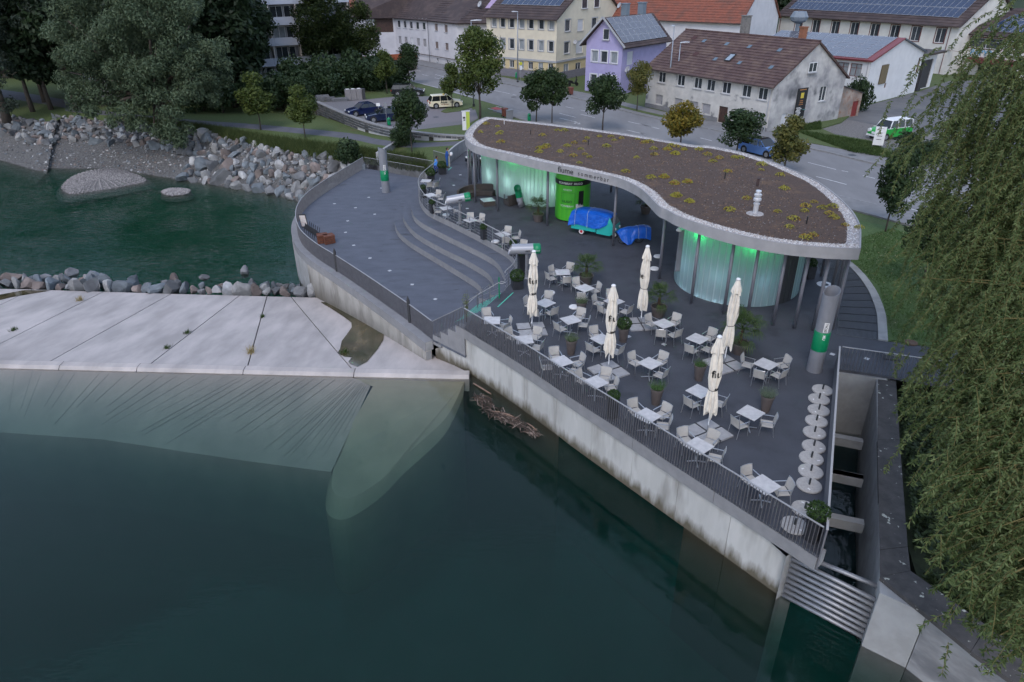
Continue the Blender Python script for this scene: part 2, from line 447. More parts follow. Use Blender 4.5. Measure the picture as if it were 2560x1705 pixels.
# gravel bars: low domes of pebbles at the water's edge
def gravel_bar(name, pts, top, label):
 c = Vector((sum(p[0] for p in pts) / len(pts), sum(p[1] for p in pts) / len(pts)))
 rim = smooth_line([(p[0], p[1]) for p in pts], 5, True); s = MB(); rings = []
 for f, z in ((1.25, -5.3), (1.0, -4.66), (0.9, -4.66 + 0.4 * top), (0.65, -4.66 + 0.8 * top), (0.35, -4.66 + top), (0.05, -4.66 + top)):
  rings.append([(c.x + (p.x - c.x) * f * (1 + 0.05 * noise.noise((p.x, p.y, f))), c.y + (p.y - c.y) * f, z) for p in rim])
 s.loft(rings)
 o = struct(s.build(name, M_GRAVEL)); r = random.Random(len(label)); peb = MB()
 for k in range(2600):                      # loose pebbles, real geometry, too many to count
  q = rim[r.randrange(len(rim))]; f = math.sqrt(r.random()) * 1.02
  x, y = c.x + (q.x - c.x) * f, c.y + (q.y - c.y) * f
  h = -4.66 + top * (4 * (1 - f) if f > 0.9 else 0.4 + 1.6 * (0.9 - f) if f > 0.65 else min(1.0, 0.8 + 0.67 * (0.65 - f)))
  d = 0.06 + 0.10 * r.random()
  a = r.random() * 6.28; pts5 = [(x + d * cos(a + i * 1.256) * (0.7 + 0.5 * r.random()), y + d * sin(a + i * 1.256), h) for i in range(5)]
  for i in range(5): peb.face([pts5[i], pts5[(i + 1) % 5], (x, y, h + d * 0.7)], 0 if r.random() < 0.7 else 1)
 po = peb.build('pebbles', [mat('pebble_light', (0.30, 0.275, 0.27), (0.20, 0.185, 0.185), rough=0.9, scale=3, rand=0.1), mat('pebble_dark', (0.13, 0.12, 0.12), rough=0.9)], o)
 po['kind'] = 'stuff'
 return o
gravel_bar('gravel_island', [(-48.16, 73.87, -4.65), (-49.51, 77.71, -4.65), (-48.88, 80.86, -4.65), (-46.46, 81.45, -4.65), (-43.09, 79.40, -4.65), (-40.61, 76.55, -4.65), (-41.90, 74.54, -4.65), (-44.71, 72.40, -4.65), (-46.29, 71.90, -4.65)], 0.45, 'a')
gravel_bar('gravel_patch', [(-36.74, 72.18, -4.65), (-36.13, 73.26, -4.65), (-34.23, 72.82, -4.65), (-33.92, 71.30, -4.65), (-35.39, 70.82, -4.65)], 0.15, 'ab')

# ------------------------------------------------------------------ water
def water_body(name, poly, z, zbot, m):
 s = MB(); s.prism(poly, zbot, z); return struct(s.build(name, m))
water_body('water', [(-400, -160), (70, -160), (60, -60), (24, -14), (14.2, 8.5), (12.4, 13.2), (10.9, 14.6), (9.05, 16.55), (6.4, 19.75), (4.2, 22.65), (2.5, 24.9), (0.4, 28.1), (-2.2, 31.4), (-2.4, 31.15), (-27, 32.65), (-70, 35.5), (-400, 60)], WZ, -8.1,
           water_mat('calm_water', 0.15, 1.1, (0.24, 0.58, 0.54), (0.010, 0.048, 0.040), 0.46, stretch=(1.0, 2.6, 1.0), calm=0.12))
water_body('river', [(-400, 62), (-160, 50), (-37.6, 46.0), (-25.2, 44.9), (-13.0, 43.6), (-11.0, 45.5), (-14.5, 50), (-15.5, 56), (-14, 63), (-14, 69), (-22, 76), (-40, 88), (-75, 100), (-400, 260)], DZ, -7.5,
           water_mat('river_water', 0.75, 1.3, (0.10, 0.56, 0.44), (0.010, 0.10, 0.066), 0.6, stretch=(1.0, 2.4, 1.0), calm=0.4, rough=0.03, wave=0.2))
water_body('canal_water', [(9.1, 16.6), (10.85, 14.75), (11.4, 16.0), (13.9, 21.8), (16.1, 26.4), (14.3, 26.6), (9.8, 17.6)], -3.2, -7.9,
           water_mat('canal_surface', 0.5, 2.6, (0.2, 0.4, 0.4), (0.02, 0.05, 0.055), 1.2, calm=0.6, rough=0.04))

# ------------------------------------------------------------------ weir
CREST = [(-70, 35.3), (-27.4, 32.45), (-8.4, 31.3), (-2.15, 30.95)]
FAR = [(-80, 49.2), (-37.4, 46.75), (-24.98, 45.62), (-13.4, 44.7)]
def on_line(L_, x):
 for a, b in zip(L_[:-1], L_[1:]):
  if x <= b[0] or b is L_[-1]:
   t = (x - a[0]) / (b[0] - a[0]); return a[1] + (b[1] - a[1]) * t
def slab_z(x, y):
 yc, yf = on_line(CREST, x), on_line(FAR, x)
 return -2.55 - 1.95 * (y - yc) / (yf - yc)
weir = thing('weir', 'pale concrete weir slab sloping down from the calm water', 'weir', (0, 0, 0))
jfar = [-60, -45, -35.6] + [p[0] for p in ((-34.92, 46.34, -4.5), (-29.50, 45.88, -4.5), (-24.39, 45.61, -4.5), (-19.36, 45.20, -4.5), (-17.35, 45.03, -4.5), (-15.60, 44.86, -4.5))] + [-13.4]
jcr = [-66, -56, -48] + [p[0] for p in ((-33.92, 32.83, -2.55), (-29.48, 32.63, -2.55), (-24.94, 32.47, -2.55), (-19.34, 32.21, -2.55), (-13.96, 31.87, -2.55), (-8.28, 31.26, -2.55))] + [-2.15]
for k in range(len(jfar) - 1):
 s = MB(); e = 0.035
 fa, fb, ca, cb = jfar[k] + e, jfar[k + 1] - e, jcr[k] + e, jcr[k + 1] - e
 n = 6; top = []
 for i in range(n + 1):
  t = i / n
  xl, xr = ca + (fa - ca) * t, cb + (fb - cb) * t
  def pt(x):
   yc, yf = on_line(CREST, x), on_line(FAR, x); return (x, yc + (yf - yc) * t, -2.55 - 1.95 * t)
  top.append((pt(xl), pt(xr)))
 for i in range(n):
  (a, b), (d, c_) = top[i], top[i + 1]
  s.face([a, b, c_, d])
  s.face([a, d, (d[0], d[1], d[2] - 0.5), (a[0], a[1], a[2] - 0.5)]); s.face([b, (b[0], b[1], b[2] - 0.5), (c_[0], c_[1], c_[2] - 0.5), c_])
 d, c_ = top[-1]; s.face([d, c_, (c_[0], c_[1], -8), (d[0], d[1], -8)])
 s.build('slab', M_SLAB, weir)
s = MB()                                       # what shows in the joints
pts = [(x, on_line(CREST, x), -2.62) for x in (-70, -27, -2.1)]; q = [(x, on_line(FAR, x), -4.57) for x in (-78, -25, -13.4)]
for i in range(2): s.face([pts[i], pts[i + 1], q[i + 1], q[i]])
s.build('joint_filler', M_EARTH, weir)
edges = [-70, -40, -24, (-19.77, 31.88, -2.5)[0], (-14.05, 31.53, -2.5)[0], (-8.20, 31.18, -2.5)[0], -2.2]
for a, b in zip(edges[:-1], edges[1:]):        # rounded crest beam
 s = MB(); rings = []
 n = 8
 for i in range(n + 1):
  x = a + 0.02 + (b - a - 0.04) * i / n; y = on_line(CREST, x)
  rings.append([(x, y - 0.55, -3.3), (x, y - 0.45, -2.62), (x, y - 0.28, -2.49), (x, y + 0.12, -2.47), (x, y + 0.24, -2.53), (x, y + 0.25, -3.0)])
 s.loft(rings); s.build('crest_beam', M_SLAB, weir)
ap = [(-70, 34.8, -2.7)] + [(x, on_line(CREST, x) - 0.45, -2.7) for x in (-50, -27, -15, -8.3)] + [(-7.25, 30.38, -2.85), (-8.01, 27.71, -3.35), (-8.17, 24.76, -3.95), (-12.34, 25.62, -3.95), (-16.52, 26.59, -3.95), (-19.80, 27.36, -3.95), (-22.97, 27.73, -3.95), (-25.13, 28.01, -3.95), (-60, 24.2, -3.95), (-80, 26, -3.95)]
up_, dn_ = [ap[0], ap[1], ap[2], ap[3], ap[4], ap[5]], [ap[14], ap[13], ap[12], ap[10], ap[8], ap[7]]
s = MB()
for i in range(5):
 s.face([dn_[i], dn_[i + 1], up_[i + 1], up_[i]])
 s.face([(dn_[i][0], dn_[i][1] - 0.2, -8.2), (dn_[i + 1][0], dn_[i + 1][1] - 0.2, -8.2), dn_[i + 1], dn_[i]])
s.build('apron', M_APRON, weir)
s = MB()                                       # board-marked ribs on the drowned apron
for k in range(64):
 t = (k + 0.5 * RND.random()) / 64.5; i = min(4, int(t * 5)); f = t * 5 - i
 a = Vector(up_[i]).lerp(Vector(up_[i + 1]), f); b = Vector(dn_[i]).lerp(Vector(dn_[i + 1]), f)
 b = a.lerp(b, 0.45 + 0.5 * RND.random()); a = a + (b - a) * 0.03
 s.bar(a, b, 0.02, 0.012)
ob = s.build('board_marks', mat('board_dark', (0.24, 0.215, 0.19), rough=0.9), weir); ob['kind'] = 'stuff'
s = MB()
wing = [(-8.37, 30.92, -2.75), (-4.90, 30.91, -2.75), (-2.45, 30.59, -2.75), (-3.23, 28.16, -3.35), (-4.85, 25.80, -3.75), (-5.76, 24.31, -3.95), (-7.00, 23.22, -4.1), (-7.93, 23.83, -4.1), (-8.19, 25.97, -3.85), (-7.67, 27.97, -3.3), (-7.11, 30.17, -2.82)]
wing = wing[:3] + [tuple(p) for p in smooth_line(wing[2:9], 5)][1:] + wing[9:]
s.face(wing)
for a, b in zip(wing[2:33], wing[3:34]): s.face([a, (a[0] * 1.02, a[1] - 0.8, a[2] - 0.5), (b[0] * 1.02, b[1] - 0.8, b[2] - 0.5), b]); s.face([(a[0] * 1.02, a[1] - 0.8, a[2] - 0.5), (a[0], a[1] - 1.6, -8.2), (b[0], b[1] - 1.6, -8.2), (b[0] * 1.02, b[1] - 0.8, b[2] - 0.5)])
s.build('wing_slab', M_WING, weir)
s = MB()                                       # shallow wet trough that drains along the foot of the wall
def on_slab(p, dz=0.03): return (p[0], p[1], slab_z(p[0], p[1]) + dz)
pud = [(-13.18, 43.65, -4.2), (-12.60, 43.44, -4.2), (-11.14, 41.59, -4), (-9.61, 39.56, -3.75), (-8.32, 38.09, -3.55), (-7.67, 36.90, -3.4), (-7.54, 35.96, -3.3), (-7.60, 34.38, -3.1), (-7.82, 32.52, -2.85), (-8.18, 31.82, -2.75), (-8.66, 32.17, -2.8), (-8.83, 32.53, -2.85), (-8.78, 33.17, -2.9), (-9.22, 33.28, -2.9), (-9.73, 33.84, -3), (-9.72, 34.42, -3.05), (-9.93, 35.81, -3.2), (-9.89, 36.95, -3.35), (-9.88, 38.25, -3.5), (-10.10, 39.15, -3.6), (-10.84, 40.31, -3.75), (-11.93, 41.86, -4), (-13.05, 43.38, -4.2)]
s.face([on_slab(p) for p in pud])
s.build('wet_patch', M_WET, weir)
s = MB()
s.face([on_slab(p, 0.02) for p in ((-35.77, 43.03, -4.3), (-35.09, 44.55, -4.4), (-33.38, 46.24, -4.5), (-35.36, 46.35, -4.5), (-36.80, 44.52, -4.45))])
s.build('wet_patch', M_WET, weir)

# ------------------------------------------------------------------ terraces
FRONT = [(-2.42, 31.21), (0.3, 27.75), (2.38, 24.93), (4.46, 22.15), (6.5, 19.42), (9.36, 15.67)]
FRONT = [(p.x, p.y) for p in smooth_line(FRONT, 4)]
EDGE = [(-6.34, 61.96), (-6.82, 59.47), (-7.21, 57.69), (-7.38, 56.2), (-7.36, 54.84), (-7.19, 53.6), (-6.87, 52.24), (-6.34, 50.7), (-5.68, 49.6), (-4.97, 48.62), (-4.2, 47.59), (-3.26, 46.26), (-2.36, 45.0), (-1.51, 43.72), (-0.38, 41.93), (0.08, 40.8), (0.34, 39.4), (0.28, 37.93), (0.05, 36.9), (-0.32, 36.0), (-0.35, 35.75)]
EDGE = [(p.x, p.y) for p in smooth_line(EDGE, 3)]
KERB = [(p.x, p.y) for p in smooth_line([(18.05, 29.36), (18.85, 31.1), (19.55, 32.85), (20.1, 34.68), (20.4, 36.4), (20.55, 38.06), (20.5, 39.5), (20.2, 42), (19.0, 47), (16.6, 52), (13, 57), (8, 62.5), (3, 67.5), (-1, 70.5), (-4.4, 69.6)], 4)]
NW = [(-4.9, 67.0), (-5.55, 64.4), (-5.5, 63.2), (-5.71, 62.03)]
up_poly = FRONT + [(9.5, 15.8), (14.5, 26.85), (16.2, 26.3), (18.85, 25.25), (26.5, 22.2), (27.8, 26.0)] + KERB + NW + EDGE
s = MB(); s.prism(up_poly, -0.12, 0.0)
struct(s.build('upper_terrace', M_ASPH))
LOWR = [(-4.25, 33.02), (-5.77, 35.2), (-7.4, 37.4), (-9.06, 39.61), (-11.54, 42.8), (-13.3, 44.98), (-14.9, 47.41), (-15.85, 49.55), (-16.48, 51.55), (-16.91, 53.68), (-17.07, 56.3), (-16.77, 59.3), (-15.85, 63.87), (-14.6, 69.4)]
LOWR = [(p.x, p.y) for p in smooth_line(LOWR, 3)]
low_poly = LOWR + [(-8.0, 65.1), (-7.4, 64.4), (-5.6, 63.6), (-5.7, 60), (-6.5, 56), (-6, 51), (-3.5, 47), (-0.5, 43), (0.8, 39), (0.5, 36), (-2.42, 31.21)]
s = MB(); s.prism(low_poly, -1.78, -1.65)
struct(s.build('lower_terrace', M_ASPH2))

# seating steps: three curved tiers of blocks
r3 = [(-7.3, 60.6), (-7.65, 58.6), (-7.85, 56.5), (-7.9, 54.4), (-7.74, 52.5), (-7.28, 50.4), (-6.46, 48.65), (-4.53, 46.0), (-2.76, 43.7), (-1.5, 42.0), (-0.88, 40.8), (-0.47, 39.14), (-0.36, 37.7), (-0.62, 36.55)]
r2 = [(-7.95, 60.9), (-8.3, 58.8), (-8.52, 56.5), (-8.56, 54.1), (-8.36, 51.95), (-7.9, 50.2), (-6.8, 47.6), (-4.8, 44.7), (-3.18, 42.7), (-2.15, 41.25), (-1.55, 40.3), (-1.17, 39.2), (-1.05, 38.0), (-1.3, 37.0)]
r1 = [(-8.6, 61.2), (-8.95, 58.8), (-9.18, 56.2), (-9.22, 53.85), (-8.95, 51.4), (-8.36, 49.2), (-7.34, 47.2), (-6.42, 45.8), (-5.0, 43.8), (-3.54, 41.7), (-2.62, 40.35), (-2.0, 39.3), (-1.75, 38.25), (-1.95, 37.4)]
def even(L_, n):
 l = smooth_line(L_, 8); T = line_len(l); w_ = walk(l, T / n * 0.99999); return [p for p, t in w_][:n + 1]
E4 = even(EDGE[3:], 60)
C3, C2, C1_ = even(r3, 60), even(r2, 60), even(r1, 60)
steps = thing('seating_steps', 'curved grey concrete seating steps between the two terraces', 'steps')
for outer, inner, zt in ((C3, E4, -0.41), (C2, C3, -0.82), (C1_, C2, -1.23)):
 nb = 10
 for k in range(nb):
  i0, i1 = k * 6, k * 6 + 6
  oa = outer[i0:i1 + 1]; ib = inner[i0:i1 + 1]
  if k % 2 == 0: pass
  poly = [(p.x, p.y) for p in oa] + [(p.x, p.y) for p in reversed(ib)]
  g0 = (Vector(poly[1]) - Vector(poly[0])).normalized() * 0.006
  poly[0] = (poly[0][0] + g0.x, poly[0][1] + g0.y); poly[6] = (poly[6][0] - g0.x, poly[6][1] - g0.y)
  s = MB(); s.prism(poly, -1.66, zt - 0.03, 1, 1)
  off = Vector((0, 0))
  s.prism(poly, zt - 0.03, zt, 0, 1)
  s.build('step_block', [M_ASPH2, M_CONCF], steps)
# fascia blocks under the cable railing
E4z = E4
for k in range(20):
 a = E4z[k * 3:k * 3 + 4]
 s = MB(); o_ = offset2([(p.x, p.y) for p in a], -0.045); i_ = offset2([(p.x, p.y) for p in a], -0.002)
 s.prism(o_ + list(reversed(i_)), -0.43, -0.002, 0)
 s.build('fascia_block', M_CONCF, steps)

def flight(name, label, a0, a1, va, vb, n, ztop, zbot, rise_mat):
 """Straight flight: nosing line a0-a1, each step moved by va at one end and vb at the other."""
 t = thing(name, label, 'stairs')
 h = (ztop - zbot) / n
 for k in range(n):
  z = ztop - h * (k + 1)
  q = [Vector(a0) + Vector(va) * k, Vector(a1) + Vector(vb) * k, Vector(a1) + Vector(vb) * (k + 1), Vector(a0) + Vector(va) * (k + 1)]
  s = MB(); s.prism([(p.x, p.y) for p in q], zbot - 0.02, z if k < n - 1 else zbot + 0.004, 0, 1)
  st = s.build('step', [M_ASPH2, rise_mat], t)
  e0, e1 = q[0].lerp(q[3], 0.86), q[1].lerp(q[2], 0.86); f0, f1 = q[0].lerp(q[3], 0.98), q[1].lerp(q[2], 0.98)
  L0, L1 = e0.lerp(e1, 0.45), e0.lerp(e1, 0.96); G0, G1 = f0.lerp(f1, 0.45), f0.lerp(f1, 0.96)
  zz = (z if k < n - 1 else zbot + 0.004) + 0.004
  s = MB(); s.face([(L0.x, L0.y, zz), (L1.x, L1.y, zz), (G1.x, G1.y, zz), (G0.x, G0.y, zz)]); s.build('nosing_stripe', M_MINT, st)
 return t
flight('stairs', 'short stairs with green nosing stripes beside the front railing corner', (-2.42, 31.21), (-0.35, 35.75), (-0.228, 0.228), (-0.20, 0.215), 8, 0.0, -1.65, M_CONCF)
flight('stairs', 'far stairs with two workers climbing to the upper terrace', (-5.75, 60.9), (-5.5, 63.5), (-0.36, 0.02), (-0.36, -0.02), 8, 0.0, -1.65, M_CONCF)
for a, b in (((-0.78, 33.55), (0.06, 35.40)), ((-5.60, 61.9), (-5.38, 63.0))):
 s = MB(); d = Vector((0.06, -0.03)); s.face([(a[0], a[1], 0.006), (a[0] + d.x, a[1] + d.y, 0.006), (b[0] + d.x, b[1] + d.y, 0.006), (b[0], b[1], 0.006)])
 struct(s.build('guide_stripe', M_MINT))

# ------------------------------------------------------------------ walls along the water
def panel_wall(name, label, line, inset, ztop, zbot, step, m, thick=0.4, mfn=None, parts='wall_panel'):
 t = thing(name, label, 'wall')
 ln = smooth_line(offset2(line, inset), 1); T = line_len(ln); n = max(1, round(T / step))
 P_ = [p for p, _ in walk(ln, T / (n * 4) * 0.99999)]
 for k in range(n):
  a = [(p.x, p.y) for p in P_[k * 4:k * 4 + 5]]
  if len(a) < 2: continue
  g0 = (Vector(a[1]) - Vector(a[0])).normalized() * 0.008
  a[0] = (a[0][0] + g0.x, a[0][1] + g0.y); a[-1] = (a[-1][0] - g0.x, a[-1][1] - g0.y)
  b = offset2(a, thick)
  s = MB(); s.prism(a + list(reversed(b)), zbot, ztop); s.build(parts, mfn(k, n) if mfn else m, t)
 ln2 = offset2(line, inset + 0.05)
 s = MB(); s.prism(ln2 + list(reversed(offset2(ln2, thick - 0.1))), zbot, ztop - 0.02); s.build('wall_core', M_CONC, t)
 return t
FRONTW = FRONT[:-1] + [(8.84, 16.36)] if FRONT[-2][0] < 8.84 else FRONT[:-2] + [(8.84, 16.36)]
fw = panel_wall('river_wall', 'long pale concrete quay wall below the dining terrace', FRONTW, 0.12, -0.66, -8.2, 2.35, M_CONCL, mfn=lambda k, n: [mat('quay_concrete', (0.45, 0.44, 0.43), (0.37, 0.362, 0.35), rough=0.8, scale=0.8, bump=0.25, bscale=18, col3=(0.22, 0.21, 0.195), scale3=0.9, lo3=0.5, hi3=0.75, rand=0.06, stretch=(1.3, 1.3, 0.3), zband=(WZ + 0.1, WZ + 0.65, (0.10, 0.085, 0.06))), M_CONCL][0])
panel_wall('terrace_edge_beam', 'grey concrete edge beam along the dining terrace', FRONT, 0.0, -0.10, -0.65, 4.2, M_CONCF, thick=0.5, parts='beam_piece')
LW1, LW2 = LOWR[:17], LOWR[16:]
panel_wall('weir_wall', 'weathered concrete wall of the lower terrace above the weir slab', LW1, 0.12, -2.26, -8.2, 2.4, M_STAINCONC, mfn=lambda k, n: mat('weir_wall_concrete', (0.37, 0.345, 0.315), (0.28, 0.26, 0.24), rough=0.85, scale=1.2, bump=0.3, bscale=16, col3=(0.13, 0.115, 0.10), scale3=0.9, lo3=0.5, hi3=0.75, rand=0.05, stretch=(1.2, 1.2, 0.4), zband=(-4.6, -2.6, (0.10, 0.085, 0.065))))
panel_wall('bow_wall', 'bright curved concrete bow of the lower terrace in the river', LW2, 0.12, -2.26, -8.2, 3.0, M_CONCL)
panel_wall('lower_edge_beam', 'grey concrete edge beam around the lower terrace', LOWR, 0.0, -1.70, -2.25, 4.0, M_CONCF, thick=0.5, parts='beam_piece')
# zigzag skirt of the stairs
sk = thing('stair_skirt', 'stepped concrete skirt under the stair railing above the water', 'wall')
A_, B_ = Vector((-2.42, 31.21)), Vector((-4.25, 33.02)); nrm = Vector((-(B_ - A_).y, (B_ - A_).x)).normalized()
for k in range(4):
 a, b = A_.lerp(B_, k / 4 + 0.003), A_.lerp(B_, (k + 1) / 4 - 0.003)
 z = -0.10 - 0.41 * k
 s = MB(); s.prism([(a.x, a.y), (b.x, b.y), (b.x - nrm.x * 0.4, b.y - nrm.y * 0.4), (a.x - nrm.x * 0.4, a.y - nrm.y * 0.4)], z - 0.62, z - 0.02)
 s.build('skirt_block', M_CONCF, sk)
s = MB(); q = [A_ - nrm * 0.12, B_ - nrm * 0.12, B_ - nrm * 0.6, A_ - nrm * 0.6]
s.prism([(p.x, p.y) for p in q], -8.2, [-0.7, -2.27, -2.27, -0.7]); s.build('wall_panel', MATS['quay_concrete'], sk)

# driftwood raft caught against the quay wall
dr = random.Random(5)
drift = thing('driftwood_raft', 'tangle of brown driftwood caught against the quay wall', 'driftwood')
dpts = [(-1.31, 28.93, -2.6), (-0.34, 27.49, -2.6), (0.42, 26.72, -2.6), (1.32, 25.59, -2.6)]
dl = smooth_line(dpts, 8); s = MB()
for k in range(420):
 i = dr.random() ** 1.1 * (len(dl) - 1.001); p = dl[int(i)]
 wd = 0.75 * (1 - abs(i / len(dl) - 0.3)) + 0.1
 p = Vector((p.x - dr.random() * wd * 0.9, p.y - dr.random() * wd * 0.6, WZ + 0.02 + dr.random() * 0.10))
 a = dr.gauss(-0.95, 0.7); l = 0.15 + dr.random() ** 2 * 0.7
 e = Vector((cos(a) * l, sin(a) * l, dr.gauss(0, 0.05)))
 s.tube([p - e / 2, p + e * 0.1 + Vector((0, 0, 0.02)), p + e / 2], [0.008 + 0.012 * dr.random()] * 3, 4, m=dr.choice((0, 0, 0, 1, 2)))
ob = s.build('twigs', [mat('twig_dark', (0.045, 0.032, 0.026), rough=0.9), mat('twig_pale', (0.22, 0.17, 0.145), rough=0.9), mat('twig_brown', (0.10, 0.065, 0.05), rough=0.9)], drift); ob['kind'] = 'stuff'
for a, b, r in (((-1.96, 30.03, -2.6), (-1.05, 28.94, -2.55), 0.045), ((-0.44, 27.25, -2.55), (0.09, 26.90, -2.55), 0.05), ((-0.92, 27.42, -2.55), (-0.44, 27.29, -2.55), 0.03), ((0.70, 26.40, -2.55), (1.06, 25.91, -2.55), 0.04)):
 s = MB(); s.tube([a, ((a[0] + b[0]) / 2, (a[1] + b[1]) / 2, a[2] + 0.03), b], [r, r * 0.95, r * 0.7], 7); s.build('log', mat('drift_log', (0.24, 0.15, 0.11), (0.16, 0.10, 0.075), rough=0.85, scale=8), drift, smooth=True)

# ------------------------------------------------------------------ railings
def baluster_mesh(h, w, d):
 s = MB(); s.box((0, 0, h / 2), (w, d, h)); return s.mesh('baluster', M_RAIL)
BAL = baluster_mesh(1.18, 0.010, 0.05)
def bar_railing(name, label, line, z0, ztop, step, limit=300, me=None, top_w=0.06, every=12):
 """Flat-bar railing: line is a list of (x, y), z0/ztop levels or functions of arc fraction."""
 t = thing(name, label, 'railing')
 L3 = [Vector((p[0], p[1], 0)) for p in line]; T = line_len(L3)
 f0 = z0 if callable(z0) else (lambda u: z0); f1 = ztop if callable(ztop) else (lambda u: ztop)
 W_ = walk(L3, step, step / 2)
 tp = [(p.x, p.y, f1(k / max(1, len(W_) - 1)) + 0.02) for k, (p, _) in enumerate(W_)]
 s = MB()
 for a, b in zip(tp[::3], tp[3::3] + [tp[-1]]): s.bar(a, b, top_w, 0.025)
 s.build('top_rail', M_RAILTOP, t)
 rest = MB()
 for k, (p, d) in enumerate(W_):
  u = k / max(1, len(W_) - 1); za, zb = f0(u), f1(u)
  if k < limit:
   o = put('baluster', me or BAL, t, (p.x, p.y, za), math.atan2(d.y, d.x))
   o.scale = (1, 1, (zb - za) / 1.18)
  else:
   rest.box((p.x, p.y, (za + zb) / 2), (0.010, 0.05, zb - za), math.atan2(d.y, d.x))
 if rest.v:
  o = rest.build('far_balusters', M_RAIL, t); o['kind'] = 'stuff'
 return t
bar_railing('front_railing', 'long grey flat-bar railing along the dining terrace above the water', FRONT[::-1], -0.12, 1.08, 0.118)
bar_railing('stair_railing', 'short sloping flat-bar railing down the stairs by the water', [(-2.42, 31.21), (-4.25, 33.02)], lambda u: -0.12 - 0.41 * int(min(3.99, u * 4)), lambda u: 1.08 - 1.65 * u, 0.118)
bar_railing('curved_railing', 'long curved flat-bar railing around the lower terrace', LOWR, -1.76, -0.56, 0.125)
bar_railing('rear_railing', 'straight bar railing along the back of the lower terrace', [(-14.5, 69.3), (-8.0, 65.1)], -1.72, -0.56, 0.16)
bar_railing('lawn_railing', 'bar railing at the lawn edge behind the lower terrace', [(-12.6, 69.8), (-7.3, 66.2)], -1.3, -0.25, 0.16)
bar_railing('landing_railing', 'bar railing beside the far stairs with the workers', [(-7.3, 66.2), (-5.75, 64.5)], -1.0, 0.75, 0.16)
s = MB(); s.prism([(-13.2, 69.7), (-7.2, 65.6), (-7.2, 66.3), (-12.9, 70.2)], -6.0, -1.32); tag(s.build('retaining_wall', M_CONC), 'low concrete wall carrying the lawn railing', 'wall')
# rail tips seen as dark blades on the curved railing
for i, q in enumerate(((-5.84, 35.08, -0.9), (-11.49, 42.50, -0.9))):
 b = min(LOWR, key=lambda p: (p[0] - q[0]) ** 2 + (p[1] - q[1]) ** 2)
 s = MB(); s.loft([[(b[0] - 0.08, b[1] - 0.06, -1.8), (b[0] + 0.05, b[1] - 0.12, -1.8), (b[0] + 0.1, b[1] - 0.05, -1.8), (b[0] - 0.03, b[1] + 0.02, -1.8)], [(b[0] - 0.08, b[1] - 0.06, -0.3), (b[0] + 0.05, b[1] - 0.12, -0.3), (b[0] + 0.1, b[1] - 0.05, -0.3), (b[0] - 0.03, b[1] + 0.02, -0.3)], [(b[0], b[1] - 0.05, -0.02)] * 4])
 tag(s.build('steel_blade', M_DARK), ('dark pointed steel blade on the curved railing nearest the stairs', 'dark pointed steel blade on the curved railing above the bow')[i], 'post')
# cable railing above the seating steps
cr = thing('cable_railing', 'curved cable railing with steel posts above the seating steps', 'railing')
ER = [Vector((p[0], p[1], 0)) for p in EDGE]
hl = [(p.x, p.y, 1.05) for p in ER[1:]]
s = MB(); s.tube(hl, 0.032, 6); s.build('handrail', M_RAILTOP, cr, smooth=True)
for z in (0.18, 0.38, 0.58, 0.78):
 s = MB(); s.tube([(p.x, p.y, z) for p in ER[1::2]], 0.008, 4); s.build('cable', M_RAILTOP, cr)
s = MB(); s.box((0, 0, 0.31), (0.07, 0.018, 1.46)); PM = s.mesh('rail_post', M_STEEL)
for p, d in walk(ER, 1.45, 0.3): put('rail_post', PM, cr, (p.x + d.y * 0.03, p.y - d.x * 0.03, 0), math.atan2(d.y, d.x))
# stair handrails
sr = thing('stair_handrail', 'steel handrails of the near stairs with a green end post', 'handrail')
s = MB(); s.tube([(-2.36, 31.68, 0.95), (-1.88, 34.64, 0.2), (-1.27, 37.94, -0.6)], 0.024, 6)
s.tube([(-2.83, 35.55, -0.75), (-1.89, 34.75, 0.15), (-0.71, 34.59, 0.95), (-0.50, 34.47, 0.95), (-0.34, 34.58, 0.95), (-0.43, 34.70, 0.95), (-0.62, 34.77, 0.95)], 0.022, 6); s.build('handrail', M_RAILTOP, sr, smooth=True)
gpost = (-0.68, 34.66, 0)
s = MB(); s.box((gpost[0], gpost[1], 0.62), (0.06, 0.03, 1.25), 0.4); s.build('end_post', M_GREEN, sr)
for q, zb in (((-1.20, 35.16, -0.45), -0.55), ((-1.66, 35.87, -0.9), -1.0), ((-1.94, 35.64, -1), -1.2)):
 s = MB(); s.box((q[0], q[1], zb + 0.55), (0.05, 0.015, 1.1), 0.4); s.build('rail_post', M_STEEL, sr)
s = MB()
for dz in (0.3, 0.6): s.tube([(gpost[0], gpost[1], dz), (-1.96, 36.06, -1.2)[:2] + (-1.2 + dz,)], 0.006, 4)
s.build('cable', M_RAILTOP, sr)

# parapets
M_COPE = mat('coping_plate', (0.34, 0.33, 0.335), rough=0.6)
def slab_wall(name, label, line, z0, z1, th, m, capm=None, cat='wall'):
 t = thing(name, label, cat); s = MB(); s.prism(list(line) + list(reversed(offset2(line, th))), z0, z1); s.build('panel', m, t)
 s = MB(); s.prism(offset2(line, -0.01) + list(reversed(offset2(line, th + 0.01))), z1, z1 + 0.03); s.build('coping', capm or M_COPE, t)
 return t
slab_wall('canal_parapet', 'solid grey parapet between the terrace and the canal', [(9.42, 15.62), (14.53, 26.94)], -0.6, 1.07, 0.05, mat('parapet_plate', (0.13, 0.13, 0.145), (0.11, 0.11, 0.125), rough=0.6, scale=2))
slab_wall('curved_parapet', 'curved light concrete parapet at the upper terrace corner', smooth_line([(-5.6, 64.5), (-5.1, 67.0), (-4.4, 69.2), (-3.4, 71.0)], 4), -1.4, 1.08, 0.14, M_CONC)
slab_wall('bank_wall', 'concrete wall running back from the lower terrace into the tall grass', [(-13.2, 70.0), (-12.0, 75.5)], -2.5, -0.3, 0.25, M_CONC)
